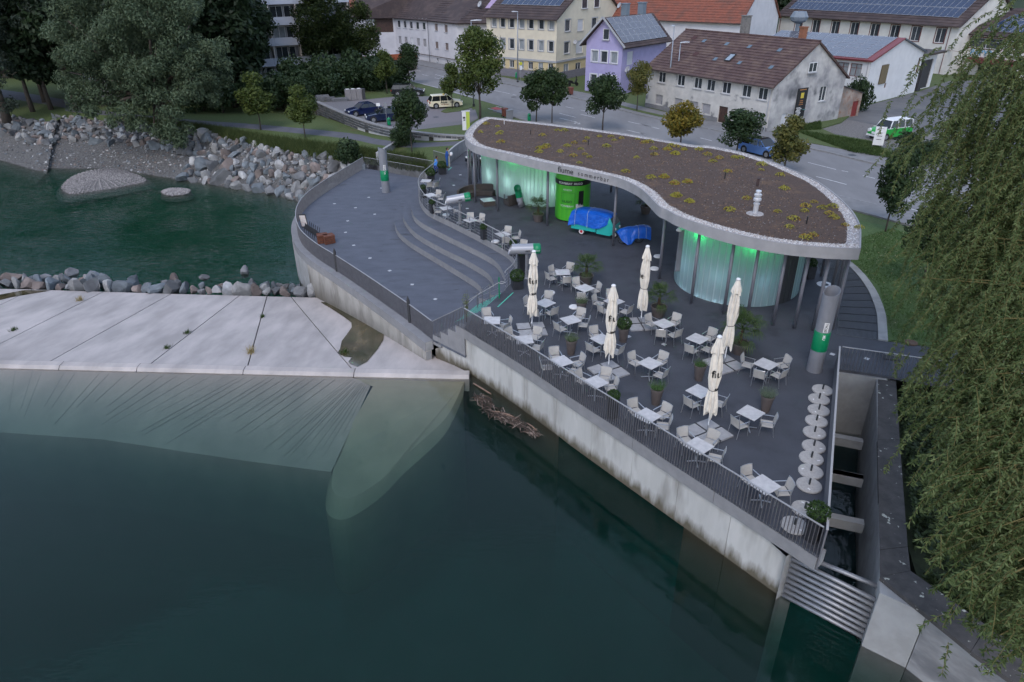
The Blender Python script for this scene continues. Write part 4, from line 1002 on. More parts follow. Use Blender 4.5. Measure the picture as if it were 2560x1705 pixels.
def seating(where, centre, edge_a, edge_b, chairs):
 rz = math.atan2(edge_b[1] - edge_a[1], edge_b[0] - edge_a[0])
 place(proto_table, 't', (centre[0], centre[1], 0), rz, 'square pale bistro table ' + where, 'bistro tables on the terrace')
 used = set()
 for q in chairs:
  v = Vector((q[0] - centre[0], q[1] - centre[1])); l = v.length
  v = v / max(l, 0.01) * min(max(l, 0.62), 0.95)
  w_ = side_word(v.x, v.y)
  if w_ in used: w_ = w_ + ' second'
  used.add(w_)
  place(proto_chair, 'c', (centre[0] + v.x, centre[1] + v.y, 0), math.atan2(-v.y, -v.x) - pi / 2 + RND.gauss(0, 0.13),
              'pale chair, %s, at the table %s' % (w_, where), 'pale armchairs at the tables')
seating('left of the tall palm by the mobile bar', (2.89, 36.50, 0.74), (2.41, 36.88, 0.74), (3.20, 36.93, 0.74), [(2.52, 36.94, 0.6), (2.25, 36.32, 0.44), (3.03, 35.88, 0.44), (3.28, 37.39, 0.5)])
seating('just in front of the middle palm', (3.94, 34.28, 0.74), (3.36, 34.29, 0.74), (4.02, 34.79, 0.74), [(3.59, 35.39, 0.5), (4.50, 34.57, 0.5), (3.77, 33.72, 0.5)])
seating('right of the parasol nearest the stairs', (1.73, 32.43, 0.74), (1.60, 32.94, 0.74), (2.09, 32.45, 0.74), [(0.97, 32.80, 0.5), (1.88, 33.45, 0.5), (1.96, 32.00, 0.5), (1.24, 31.73, 0.5)])
seating('behind the second parasol', (5.28, 32.58, 0.74), (4.75, 32.69, 0.74), (5.17, 33.02, 0.74), [(4.55, 32.96, 0.5), (4.72, 32.05, 0.45), (5.81, 31.96, 0.45), (5.27, 33.70, 0.5)])
seating('between the two sage pots', (2.88, 30.48, 0.74), (2.36, 30.71, 0.74), (2.93, 31.01, 0.74), [(3.40, 31.35, 0.5), (3.50, 30.52, 0.45), (2.42, 30.15, 0.45)])
seating('hidden partly by the second parasol', (4.16, 28.46, 0.74), (3.87, 28.59, 0.74), (4.33, 28.94, 0.74), [(3.99, 29.28, 0.5), (3.96, 28.24, 0.45), (4.78, 27.78, 0.45)])
seating('right of the parasol nearest the drum', (7.35, 29.99, 0.74), (6.82, 30.08, 0.74), (7.42, 30.46, 0.74), [(6.90, 30.56, 0.5), (7.97, 30.61, 0.5), (7.13, 29.44, 0.45), (7.75, 29.37, 0.45)])
seating('behind the small rosemary pot', (8.61, 28.43, 0.74), (8.08, 28.46, 0.74), (8.69, 29.01, 0.74), [(9.31, 29.01, 0.5), (8.22, 27.83, 0.45), (8.95, 27.99, 0.45)])
seating('behind the rosemary pot in the middle', (6.01, 26.20, 0.74), (5.48, 26.28, 0.74), (6.03, 26.75, 0.74), [(5.49, 26.75, 0.5), (6.56, 26.78, 0.5), (6.28, 25.84, 0.45)])
seating('left of the nearest parasol', (7.60, 23.91, 0.74), (7.16, 23.98, 0.74), (7.70, 24.42, 0.74), [(7.27, 23.48, 0.45), (8.30, 23.46, 0.45)])
seating('at the railing corner beside the stairs', (-0.97, 30.48, 0.74), (-1.34, 30.88, 0.74), (-0.86, 30.87, 0.74), [(-1.21, 31.36, 0.5), (-0.33, 30.48, 0.5), (-0.47, 30.07, 0.45)])
seating('at the front railing before the first parasol', (0.57, 28.46, 0.74), (0.19, 28.83, 0.74), (0.58, 28.88, 0.74), [(0.02, 29.28, 0.5), (1.10, 29.27, 0.5), (0.99, 28.32, 0.5)])
seating('at the front railing between first and second parasol', (2.16, 26.43, 0.74), (1.78, 26.65, 0.74), (2.14, 26.86, 0.74), [(1.95, 27.23, 0.5), (2.88, 26.73, 0.5), (2.69, 26.06, 0.5), (1.64, 26.44, 0.5)])
seating('at the front railing before the second parasol', (3.47, 24.67, 0.74), (3.11, 24.86, 0.74), (3.44, 25.10, 0.74), [(3.01, 25.26, 0.5), (3.94, 25.39, 0.5), (3.91, 24.72, 0.5)])
seating('at the front railing before the rosemary pot', (5.18, 22.19, 0.74), (4.82, 22.40, 0.74), (5.20, 22.72, 0.74), [(4.88, 22.92, 0.5), (5.85, 22.65, 0.5), (5.61, 22.01, 0.5)])
seating('behind the grey lavender pot', (11.01, 26.06, 0.74), (10.50, 26.10, 0.74), (11.03, 26.56, 0.74), [(10.40, 26.51, 0.5), (11.85, 26.44, 0.5), (10.68, 25.62, 0.45), (11.42, 25.61, 0.45)])
seating('in front of the lavender pot', (9.21, 22.34, 0.74), (8.68, 22.40, 0.74), (9.23, 22.88, 0.74), [(8.76, 22.00, 0.45), (9.78, 22.03, 0.5)])
seating('at the front railing before the nearest parasol', (6.70, 20.26, 0.74), (6.36, 20.54, 0.74), (6.63, 20.76, 0.74), [(6.42, 20.96, 0.5), (7.26, 20.83, 0.5), (7.06, 20.04, 0.5)])
seating('nearest the end of the front railing', (8.36, 18.11, 0.74), (8.01, 18.35, 0.74), (8.30, 18.54, 0.74), [(8.14, 18.67, 0.5), (8.90, 18.13, 0.5)])
seating('at the far end of the cable railing', (-6.87, 55.81, 0.74), (-7.24, 56.25, 0.74), (-6.46, 56.17, 0.74), [(-6.08, 55.99, 0.6), (-6.11, 55.18, 0.5), (-6.67, 55.37, 0.5)])
seating('second from the far end of the cable railing', (-6.13, 51.82, 0.74), (-6.57, 51.83, 0.74), (-6.01, 52.30, 0.74), [(-5.70, 52.45, 0.6), (-5.32, 51.81, 0.5)])
seating('under the nearer horizontal telescope by the cable railing', (-4.65, 48.52, 0.74), (-5.09, 48.75, 0.74), (-4.49, 49.02, 0.74), [(-5.16, 48.64, 0.5), (-3.91, 48.76, 0.5)])
seating('at the middle of the cable railing', (-2.76, 45.81, 0.74), (-3.06, 45.94, 0.74), (-2.60, 46.33, 0.74), [(-2.85, 47.03, 0.6), (-2.03, 46.74, 0.6)])
seating('at the near bend of the cable railing', (-0.54, 42.92, 0.74), (-1.04, 43.16, 0.74), (-0.47, 43.51, 0.74), [(-0.23, 44.14, 0.6), (0.29, 43.06, 0.6), (-0.37, 42.43, 0.5)])
place(proto_chair, 'c', (0.65, 41.24, 0.45)[:2] + (0,), 2.6, 'single pale armchair behind the telescope at the end of the cable railing', 'pale armchairs at the tables')

# ------------------------------------------------------------------ closed parasols
M_CANV = mat('parasol_canvas', (0.72, 0.66, 0.58), (0.62, 0.565, 0.50), rough=0.85, scale=4, coord='obj')
M_BSLAB = mat('base_slab', (0.34, 0.335, 0.345), (0.28, 0.275, 0.285), rough=0.85, scale=4, bump=0.2, bscale=40, coord='obj', rand=0.08)
def wrap_text(txt, size, rfun, z0, a0, vert=1.0):
 me = text_mesh(txt, size, 0.004, 0.008)
 for v in me.vertices:
  z = z0 + v.co.y * vert; r = rfun(z) + 0.03; a = a0 + v.co.x / r
  v.co = (cos(a) * r, sin(a) * r, z)
 me.materials.append(M_BLACK); return me
def make_parasol(seed):
 q = random.Random(seed)
 t = thing('closed_parasol', 'x', 'parasol')
 s = MB(); s.tube([(0, 0, 0.1), (0, 0, 1.25)], 0.028, 8); s.build('pole', M_WHITE, t, smooth=True)
 s = MB(); s.tube([(0, 0, 0.06), (0, 0, 0.5)], 0.04, 8); s.build('pole_sleeve', M_ALU, t, smooth=True)
 prof = [(1.0, 0.21), (1.25, 0.22), (1.6, 0.205), (1.95, 0.165), (2.02, 0.15), (2.1, 0.165), (2.5, 0.205), (2.95, 0.20), (3.3, 0.175), (3.55, 0.14), (3.57, 0.20), (3.75, 0.18), (3.95, 0.135), (4.18, 0.075), (4.2, 0.05)]
 ns = 40; rings = []
 for k, (z, r) in enumerate(prof):
  rg = []
  for i in range(ns):
   a = 2 * pi * i / ns
   fold = 1 + 0.20 * math.sin(a * 8 + 0.5 * math.sin(z * 2 + seed)) + 0.08 * math.sin(a * 13 + z * 3 + seed)
   if 1.9 < z < 2.15: fold = 1 + (fold - 1) * 0.5
   if z > 3.9: fold = 1 + (fold - 1) * 0.4
   zz = z + (0.16 * math.sin(a * 4 + seed) + 0.07 * math.sin(a * 9) if k == 0 else (0.06 * math.sin(a * 4 + seed) if k == 10 else 0))
   rg.append((cos(a) * r * fold, sin(a) * r * fold, zz))
  rings.append(rg)
 s = MB(); s.loft(rings); s.build('canopy', M_CANV, t, smooth=False)
 s = MB(); s.lathe([(0.05, 4.17), (0.095, 4.18), (0.10, 4.22), (0.06, 4.26), (0.0, 4.27)], 14); s.build('cap', M_WHITE, t, smooth=True)
 s = MB(); s.tube([(cos(a) * 0.168, sin(a) * 0.168, 2.02 + 0.02 * sin(a + seed)) for a in [2 * pi * i / 20 for i in range(21)]], 0.012, 5); s.build('strap', M_BLACK, t)
 rad = lambda z: 0.20
 put('lettering', wrap_text('fiume', 0.42, rad, 2.62, radians(190 + 25 * q.random()), 1.0), t)
 put('lettering', wrap_text('BAR', 0.13, lambda z: 0.165, 2.04, radians(225 + 20 * q.random()), 1.0), t)
 for k in range(4):
  a = k * pi / 2; s = MB(); d = 0.51
  s.box((cos(a + pi / 4) * d * 0.98, sin(a + pi / 4) * d * 0.98, 0.035), (0.66, 0.66, 0.07), a); s.build('base_slab', M_BSLAB, t)
 s = MB(); s.bar((-0.72, 0, 0.075), (0.72, 0, 0.075), 0.05, 0.03); s.bar((0, -0.72, 0.076), (0, 0.72, 0.076), 0.05, 0.028); s.build('base_cross', M_DARK, t)
 return t
PAR = [((0.99, 30.83, 0), 0.15, 'closed cream parasol nearest the stairs and telescope'), ((4.29, 26.72, 0), 0.5, 'closed cream parasol in the middle of the dining tables'), ((6.51, 31.35, 0), 0.1, 'closed cream parasol nearest the glowing drum wall'), ((9.61, 27.28, 0), 0.45, 'closed cream parasol in front of the rightmost palm'), ((7.55, 22.04, 0), 0.5, 'closed cream parasol nearest the end of the front railing')]
pp = [make_parasol(1), make_parasol(4)]
for i, (q, a, lb) in enumerate(PAR):
 o = pp[i] if i < 2 else clone(pp[i % 2], q, a + i * 1.3 * 0, lb)
 o.location = q; o.rotation_euler = (radians(RND.gauss(0, 0.6)), radians(RND.gauss(0, 0.6)), a - i * pi / 2 * (i > 1)); tag(o, lb, 'parasol', 'closed parasols on the dining terrace')

# ------------------------------------------------------------------ planters
M_POT = mat('taupe_pot', (0.105, 0.085, 0.08), (0.09, 0.073, 0.069), rough=0.6, scale=4, coord='obj', rand=0.06)
M_BOX = mat('black_box_pot', (0.018, 0.019, 0.024), (0.028, 0.029, 0.035), rough=0.5, scale=5, coord='obj')
M_SOIL = mat('soil', (0.03, 0.022, 0.018), rough=0.95)
M_BUX = leaf_mat('box_leaf', (0.018, 0.042, 0.010), (0.045, 0.085, 0.020), 0.3, 6)
M_SAGE = leaf_mat('sage_leaf', (0.075, 0.115, 0.055), (0.14, 0.18, 0.095), 0.3, 6)
M_ROSE = leaf_mat('rosemary_leaf', (0.045, 0.10, 0.025), (0.085, 0.16, 0.045), 0.3, 6)
M_LAV = leaf_mat('lavender_leaf', (0.085, 0.12, 0.075), (0.16, 0.20, 0.14), 0.3, 6)
def ball(n_, r, l, seed, squash=0.85):
 q = random.Random(seed); s = MB()
 for k in range(n_):
  v = Vector((q.gauss(0, 1), q.gauss(0, 1), q.gauss(0, 1))).normalized(); p = v * r * (0.80 + 0.24 * q.random() ** 0.6); p.z *= squash
  nn = (v + Vector((q.gauss(0, .6), q.gauss(0, .6), q.gauss(0, .6)))).normalized(); t = nn.cross(Vector((q.random(), q.random(), q.random() - .5))).normalized(); b = nn.cross(t); w_ = l * (0.7 + 0.6 * q.random())
  s.face([p - t * w_, p + b * w_ * 0.6, p + t * w_, p - b * w_ * 0.6])
 return s
def spiky(n_, r, h, l, seed):
 q = random.Random(seed); s = MB()
 for k in range(n_):
  a, d = q.random() * 6.28, r * 0.55 * math.sqrt(q.random()); b0 = Vector((cos(a) * d, sin(a) * d, 0))
  v = Vector((cos(a) * d / r * 0.9 + q.gauss(0, .2), sin(a) * d / r * 0.9 + q.gauss(0, .2), 1)).normalized(); L_ = h * (0.6 + 0.5 * q.random())
  for j in range(7):
   p = b0 + v * L_ * (0.25 + 0.12 * j); e = Vector((q.gauss(0, 1), q.gauss(0, 1), 0.9)).normalized(); sd = e.cross(v).normalized() * 0.008
   s.face([p - sd, p + sd, p + e * l])
 return s
def pot(r0, r1, h, n_=20):
 s = MB(); s.lathe([(r0, 0), (r1 * 0.97, h * 0.86), (r1 * 1.03, h * 0.87), (r1 * 1.03, h), (r1 * 0.92, h), (r1 * 0.90, h - 0.06), (0.02, h - 0.06)], n_); return s.mesh('pot', M_POT, False)
POT_T, POT_L = pot(0.17, 0.265, 0.76), pot(0.29, 0.42, 0.56)
SOIL_T = None
def soil(r, z):
 s = MB(); s.lathe([(r, z - 0.03), (r, z)], 14); return s.mesh('soil', M_SOIL)
SO_T, SO_L = soil(0.235, 0.72), soil(0.375, 0.53)
H_SAGE, H_ROSE, H_LAV = spiky(260, 0.36, 0.40, 0.045, 1).mesh('foliage', M_SAGE), spiky(240, 0.34, 0.46, 0.04, 2).mesh('foliage', M_ROSE), spiky(320, 0.40, 0.44, 0.045, 3).mesh('foliage', M_LAV)
H_BUX = ball(900, 0.30, 0.035, 4, 0.9).mesh('foliage', M_BUX); H_BUXB = ball(1100, 0.40, 0.04, 5, 0.85).mesh('foliage', M_BUX)
def herb(label, q, mesh, dz=0.66, k=1.0):
 t = thing('potted_herb', label, 'potted plant', q, RND.random() * 6, 'herb pots on the dining terrace')
 put('pot', POT_T, t); put('soil', SO_T, t); o = put('foliage', mesh, t, (0, 0, dz)); o.scale = (k, k, k)
 return t
herb('sage in a tall taupe pot behind the front railing table', (2.75, 28.38, 0), H_SAGE)
herb('low sage in a tall taupe pot beside the table with three chairs', (3.60, 32.50, 0), H_SAGE, 0.62)
herb('laurel bush in a tall taupe pot behind the second parasol', (5.36, 29.58, 0), H_BUXB, 0.98, 0.9)
herb('rosemary in a tall taupe pot at the middle of the terrace', (5.93, 24.13, 0), H_ROSE)
herb('small dark rosemary in a tall taupe pot below the fourth parasol', (8.15, 26.00, 0), H_ROSE, 0.62, 0.85)
herb('round grey lavender in a tall taupe pot nearest the umbrella feet', (10.27, 23.54, 0), H_LAV)
# palms
M_PALM = leaf_mat('palm_leaf', (0.030, 0.060, 0.018), (0.075, 0.115, 0.035), 0.3, 3)
M_TRUNK = mat('palm_trunk', (0.06, 0.035, 0.022), (0.03, 0.018, 0.012), rough=0.95, scale=12, bump=0.8, bscale=30, coord='obj')
def palm_crown(seed, n_=22, fan=0.42):
 q = random.Random(seed); s = MB()
 for k in range(n_):
  a = k * 2.4 + q.random() * 0.4; el = radians(78 - 100 * (k / n_) + q.gauss(0, 6)); L_ = 0.42 + 0.2 * q.random()
  d = Vector((cos(a) * cos(el), sin(a) * cos(el), sin(el))); tip = d * L_ + Vector((0, 0, -0.04))
  s.tube([(0, 0, 0), tuple(d * L_ * 0.5), tuple(tip)], [0.012, 0.010, 0.007], 4)
  side = d.cross(Vector((0, 0, 1))); side = side.normalized() if side.length > 0.05 else Vector((1, 0, 0)); upv = side.cross(d)
  for j in range(17):
   w_ = radians(-115 + 230 * j / 16); f = d * cos(w_) + side * sin(w_); ln = fan * (0.75 + 0.25 * cos(w_)) * (0.9 + 0.2 * q.random())
   m_ = tip + f * ln * 0.6 + upv * 0.03; e = tip + f * ln + Vector((0, 0, -0.10 - 0.08 * q.random())); wd = (f.cross(upv)).normalized() * 0.016
   s.face([tip, m_ - wd, e, m_ + wd])
 return s.mesh('crown', M_PALM)
PALMS = [palm_crown(1), palm_crown(2, 18), palm_crown(3, 24)]
def palm(label, q, k, h, rz, sc=1.0):
 t = thing('potted_palm', label, 'potted palm', q, rz, 'palms in taupe pots')
 put('pot', POT_L, t); put('soil', SO_L, t)
 s = MB(); s.tube([(0, 0, 0.45), (0.02, 0.01, 0.5 + h * 0.5), (0, 0, 0.5 + h)], [0.10, 0.085, 0.065], 9); s.build('trunk', M_TRUNK, t)
 o = put('crown', PALMS[k], t, (0, 0, 0.5 + h)); o.scale = (sc, sc, sc); return t
palm('fan palm in a wide taupe pot left of the parasol tables', (4.24, 36.53, 0), 0, 0.55, 0.3, 1.1)
palm('fan palm in a wide taupe pot in front of the drum wall', (7.58, 32.36, 0), 1, 0.6, 1.3, 1.05)
palm('drooping fan palm in a wide taupe pot behind the tallest parasol', (10.61, 28.37, 0), 2, 0.75, 2.0, 1.35)
palm('dark fan palm in a wide taupe pot by the green bar', (1.93, 47.67, 0), 1, 0.55, 4.0, 1.1)
palm('shaded fan palm under the pavilion roof', (9.84, 49.27, 0), 0, 0.45, 5.0, 1.0)
# box planters
def box_planter(label, q, w_, h, rz, ballm, br, group='black planters with clipped box'):
 t = thing('box_planter', label, 'planter', q, rz, group)
 s = MB(); s.loft([[(x * w_ / 2 * f, y * w_ / 2 * f, z) for x, y in ((-1, -1), (1, -1), (1, 1), (-1, 1))] for z, f in ((0, 0.92), (h, 1.0), (h, 0.9), (h - 0.04, 0.88), (h - 0.05, 0.1))]); s.build('tub', M_BOX, t)
 o = put('foliage', ballm, t, (0, 0, h + br * 0.55)); o.scale = (br / 0.3,) * 3 if ballm is H_BUX else (br / 0.4,) * 3
 return t
box_planter('clipped box ball in a low black tub at the end of the cable railing', (0.32, 36.03, 0), 0.62, 0.52, 0.2, H_BUXB, 0.42)
box_planter('clipped box ball in a low black tub beside the workers', (-6.00, 60.77, 0), 0.66, 0.55, 0.3, H_BUXB, 0.40)
box_planter('clipped box ball behind the farthest table', (-6.76, 58.49, 0), 0.55, 0.5, 0.3, H_BUXB, 0.42)
for i, (q, lb) in enumerate((((-6.86, 53.60, 0), 'first from the far end'), ((-5.78, 49.71, 0), 'between the second and third tables'), ((-1.83, 44.06, 0), 'between the two nearer tables'), ((0.11, 41.02, 0), 'at the near bend'))):
 box_planter('tall narrow black planter on the cable railing, ' + lb, q, 0.34, 0.72, 0.6, H_BUX, 0.24, 'tall black planters by the cable railing')
box_planter('tall black planter with box beside the nearer telescope post', (0.58, 38.19, 0), 0.36, 1.15, 0.3, H_BUX, 0.22)
box_planter('tall black planter with box at the middle of the front railing', (4.02, 23.22, 0), 0.36, 0.9, 0.6, H_BUX, 0.25)
box_planter('tall black planter with round box at the end of the front railing', (9.40, 16.35, 0), 0.40, 0.95, 0.7, H_BUXB, 0.36)
box_planter('black planter behind the pavilion columns near the grating', (17.19, 37.14, 0), 0.5, 0.75, 0.2, H_BUX, 0.32)

# umbrella feet lined up along the canal parapet
M_FOOT = mat('terrazzo_foot', (0.42, 0.40, 0.39), (0.32, 0.305, 0.30), rough=0.8, scale=12, coord='obj', rand=0.06)
foot_spots = [(13.19, 25.02, 0.05), (12.76, 24.31, 0.05), (12.43, 23.50, 0.05), (12.04, 22.74, 0.05), (11.67, 21.97, 0.05), (11.30, 21.09, 0.05), (10.94, 20.39, 0.05), (10.63, 19.63, 0.05), (10.29, 18.89, 0.05), (9.69, 17.68, 0.05), (9.07, 16.93, 0.05)]
names_ = ['first', 'second', 'third', 'fourth', 'fifth', 'sixth', 'seventh', 'eighth', 'ninth']
s = MB(); s.lathe([(0.40, 0), (0.43, 0.02), (0.42, 0.07), (0.38, 0.085), (0.05, 0.09)], 28); FM = s.mesh('disc', M_FOOT)
s = MB(); s.lathe([(0.035, 0.08), (0.035, 0.34), (0.028, 0.34)], 10); FT = s.mesh('tube', mat('dark_tube', (0.05, 0.055, 0.06), rough=0.4, metal=0.5))
s = MB(); s.box((0.25, -0.12, 0.094), (0.10, 0.05, 0.006), 0.4); FS = s.mesh('sticker', M_WHITE)
for i, q in enumerate(foot_spots):
 lb = ('round concrete umbrella foot, %s in the row from the grey pipe' % names_[i]) if i < 9 else ('round concrete umbrella foot behind the planter at the railing end', 'round concrete umbrella foot half hidden by the railing end')[i - 9]
 t = thing('umbrella_foot', lb, 'umbrella foot', (q[0], q[1], 0), RND.random() * 6, 'umbrella feet by the canal parapet')
 put('disc', FM, t); put('tube', FT, t); put('sticker', FS, t)

# pipes and telescopes of the viewing trail
def bent_text(txt, size, r, a0, z0, m, bold=0.0):
 """Lettering running up a vertical pipe of radius r."""
 me = text_mesh(txt, size, 0.003, bold)
 for v in me.vertices:
  a = a0 + (-v.co.y) / r * -1; v.co = (cos(a) * (r + 0.006 + v.co.z), sin(a) * (r + 0.006 + v.co.z), z0 + v.co.x)
 me.materials.append(m); return me
def view_pipe(label, q, zb, h, r, face, txt1, txt2):
 t = thing('view_pipe', label, 'view pipe', (q[0], q[1], zb), 0, 'grey and green view pipes')
 s = MB(); n_ = 28
 top = [h + r * 0.9 * cos(2 * pi * i / n_ - face) * 0.5 for i in range(n_)]
 for i in range(n_):
  j = (i + 1) % n_; a, b = 2 * pi * i / n_, 2 * pi * j / n_
  for rr_, fl_ in ((r, False), (r * 0.94, True)):
   f = [(cos(a) * rr_, sin(a) * rr_, 0), (cos(b) * rr_, sin(b) * rr_, 0), (cos(b) * rr_, sin(b) * rr_, top[j]), (cos(a) * rr_, sin(a) * rr_, top[i])]
   s.face(f if not fl_ else f[::-1])
  s.face([(cos(a) * r, sin(a) * r, top[i]), (cos(b) * r, sin(b) * r, top[j]), (cos(b) * r * .94, sin(b) * r * .94, top[j]), (cos(a) * r * .94, sin(a) * r * .94, top[i])])
 s.build('pipe', M_GREY, t)
 s = MB(); s.lathe([(r + 0.004, h * 0.28), (r + 0.006, h * 0.281), (r + 0.006, h * 0.52), (r + 0.004, h * 0.521)], n_); s.build('green_band', M_GREEN, t, smooth=True)
 a = radians(face)
 put('lettering', bent_text(txt1, 0.16, r, a, h * 0.435, M_WHITE, 0.004), t)
 s = MB(); me = text_mesh(txt2, 0.15, 0.002, 0.004); xs = [v.co.x for v in me.vertices]; w_ = max(xs) + 0.05
 for i in range(4):
  a0, a1 = a - 0.04 / r + i * 0.05 / r, a - 0.04 / r + (i + 1) * 0.05 / r
  s.face([(cos(a0) * (r + 0.009), sin(a0) * (r + 0.009), h * 0.53), (cos(a1) * (r + 0.009), sin(a1) * (r + 0.009), h * 0.53), (cos(a1) * (r + 0.009), sin(a1) * (r + 0.009), h * 0.53 + w_), (cos(a0) * (r + 0.009), sin(a0) * (r + 0.009), h * 0.53 + w_)])
 s.build('name_plate', M_WHITE, t)
 put('lettering', bent_text(txt2, 0.15, r + 0.005, a, h * 0.53 + 0.02, M_BLACK, 0.003), t)
 return t
view_pipe('tall grey view pipe with green band beside the canal bridge', (13.49, 26.74, 0), 0, 3.87, 0.33, 252, 'UM', 'SICHT')
view_pipe('tall grey view pipe with green band on the lower terrace', (-11.12, 60.96, -1.65), -1.65, 3.8, 0.36, 280, 'AUF', 'SICHT')
def telescope(label, q, h, ax, length, r, tilt):
 t = thing('view_telescope', label, 'telescope', (q[0], q[1], 0), ax, 'horizontal view telescopes')
 s = MB(); s.lathe([(0.28, 0), (0.28, 0.05), (0.24, 0.08), (0.1, 0.09), (0.095, h)], 18); s.build('post', M_STEEL, t, smooth=False)
 M_ = Matrix.Rotation(radians(tilt), 3, 'Y'); n_ = 24
 def ringp(x, rr_, cut=0.0): return [tuple(M_ @ Vector((x + cut * sin(2 * pi * i / n_), rr_ * cos(2 * pi * i / n_), rr_ * sin(2 * pi * i / n_))) + Vector((0, 0, h + r * 0.8))) for i in range(n_)]
 s = MB(); s.loft([ringp(-length * 0.55, r, 0.12), ringp(length * 0.2, r)], cap=False); s.loft([ringp(length * 0.2, r * 0.93), ringp(-length * 0.55, r * 0.93, 0.12)], cap=False); s.loft([ringp(-length * 0.55, r, 0.12), ringp(-length * 0.55, r * 0.93, 0.12)], cap=False); s.build('tube', mat('bright_grey', (0.33, 0.335, 0.37), rough=0.3, metal=0.3), t, smooth=True)
 s = MB(); s.loft([ringp(length * 0.2, r + 0.006), ringp(length * 0.42, r + 0.006), ringp(length * 0.45, r * 0.8)]); s.build('green_end', M_GREEN, t, smooth=True)
 me = text_mesh('UBER', 0.13, 0.002, 0.004)
 for tx, x0, m in (('UBER', -0.13, M_BLACK), ('SICHT', length * 0.22, M_WHITE)):
  me = text_mesh(tx, 0.13, 0.002, 0.004)
  for v in me.vertices:
   a = -pi / 2 + 0.35 + v.co.y / r * -1 + 1.6
   a = pi + 0.25 - v.co.y / r
   v.co = M_ @ Vector((x0 + v.co.x, (r + 0.012) * cos(a), (r + 0.012) * sin(a))) + Vector((0, 0, h + r * 0.8))
  me.materials.append(m); put('lettering', me, t)
 return t
telescope('grey and green view telescope in the middle of the cable railing', (-3.58, 47.37, 0), 1.55, math.atan2(1.3, 2.0) * 0.25, 1.75, 0.30, -8)
telescope('grey and green view telescope at the near end of the cable railing', (0.89, 37.46, 0), 1.55, 0.05, 1.75, 0.30, 0)
# leaning bin-like tube by the left wall
t = thing('leaning_pipe', 'short grey pipe with green open top leaning by the sofa', 'view pipe', (0.81, 51.14, 0), 0)
M_ = Matrix.Rotation(radians(-13), 3, 'Y'); n_ = 22
def rg(z, r, c_=0): return [tuple(M_ @ Vector((r * cos(2 * pi * i / n_), r * sin(2 * pi * i / n_), z + c_ * sin(2 * pi * i / n_)))) for i in range(n_)]
s = MB(); s.loft([rg(0, 0.26), rg(0.75, 0.26)]); s.build('pipe', M_GREY, t, smooth=True)
s = MB(); s.loft([rg(0.75, 0.264), rg(1.45, 0.264, 0.2)], cap=False); s.loft([rg(1.45, 0.264, 0.2), rg(1.45, 0.235, 0.2), rg(1.0, 0.235)], cap=False); s.build('green_top', M_GREEN, t, smooth=True)
s = MB(); s.loft([rg(0.98, 0.23), rg(1.0, 0.23)]); s.build('dark_inside', M_EARTH, t)

# white discs and small lights set in the paving
s = MB(); s.lathe([(0.27, 0), (0.27, 0.05), (0.24, 0.08), (0.03, 0.085)], 24); DM = s.mesh('floor_disc', M_WHITE, False)
for q, lb in (((2.14, 35.27, 0.08), 'white round floor disc left of the first parasol'), ((9.13, 40.61, 0.08), 'white round floor disc nearest the drum hatch'), ((8.54, 38.63, 0.08), 'white round floor disc half hidden by the third parasol'), ((-4.76, 49.15, 0.08), 'white round floor disc under the telescope table'), ((-1.04, 43.50, 0.08), 'white round floor disc at the near bend of the cable railing'), ((3.31, 33.40, 0.08), 'white round floor disc behind the low sage pot'), ((1.06, 38.22, 0.08), 'white round floor disc behind the telescope post')):
 tag(put('floor_disc', DM, None, (q[0], q[1], 0.002)), lb, 'floor disc', 'white discs on the terrace floor')
q = (17.75, 36.15, 0.03); s = MB(); n_ = 24
for i in range(n_):
 a, b = 2 * pi * i / n_, 2 * pi * (i + 1) / n_
 s.face([(cos(a) * .45, sin(a) * .45, .01), (cos(b) * .45, sin(b) * .45, .01), (cos(b) * .2, sin(b) * .2, .012), (cos(a) * .2, sin(a) * .2, .012)])
tag(s.build('floor_ring', M_WHITE, None, False, (q[0], q[1], 0)), 'white ring on the paving between the rear columns', 'floor ring')
s = MB(); s.box((0, 0, 0.004), (0.2, 0.2, 0.012)); LM = s.mesh('floor_light', mat('frosted_light', (0.42, 0.42, 0.44), rough=0.4))
low = [(-14.97, 57.57, -1.65), (-12.96, 56.39, -1.65), (-12.38, 59.35, -1.65), (-11.06, 54.63, -1.65), (-12.91, 52.98, -1.65), (-12.52, 50.30, -1.65), (-11.36, 47.50, -1.65), (-9.74, 44.96, -1.65), (-8.04, 42.68, -1.65), (-6.27, 40.38, -1.65), (-4.61, 38.16, -1.65), (-11.75, 62.20, -1.65)]
upl = [(-4.40, 60.31, 0), (-4.74, 57.06, 0), (-4.70, 53.59, 0), (-3.29, 50.73, 0), (5.71, 30.07, 0), (7.28, 29.25, 0), (14.90, 28.16, 0), (16.30, 27.72, 0)]
for q in low: tag(put('floor_light', LM, None, (q[0], q[1], -1.648), RND.random()), 'small white light set in the lower terrace floor', 'floor light', 'floor lights in the lower terrace')
for q in upl: tag(put('floor_light', LM, None, (q[0], q[1], 0.002), RND.random()), 'small white light set in the upper terrace floor', 'floor light', 'floor lights in the upper terrace')

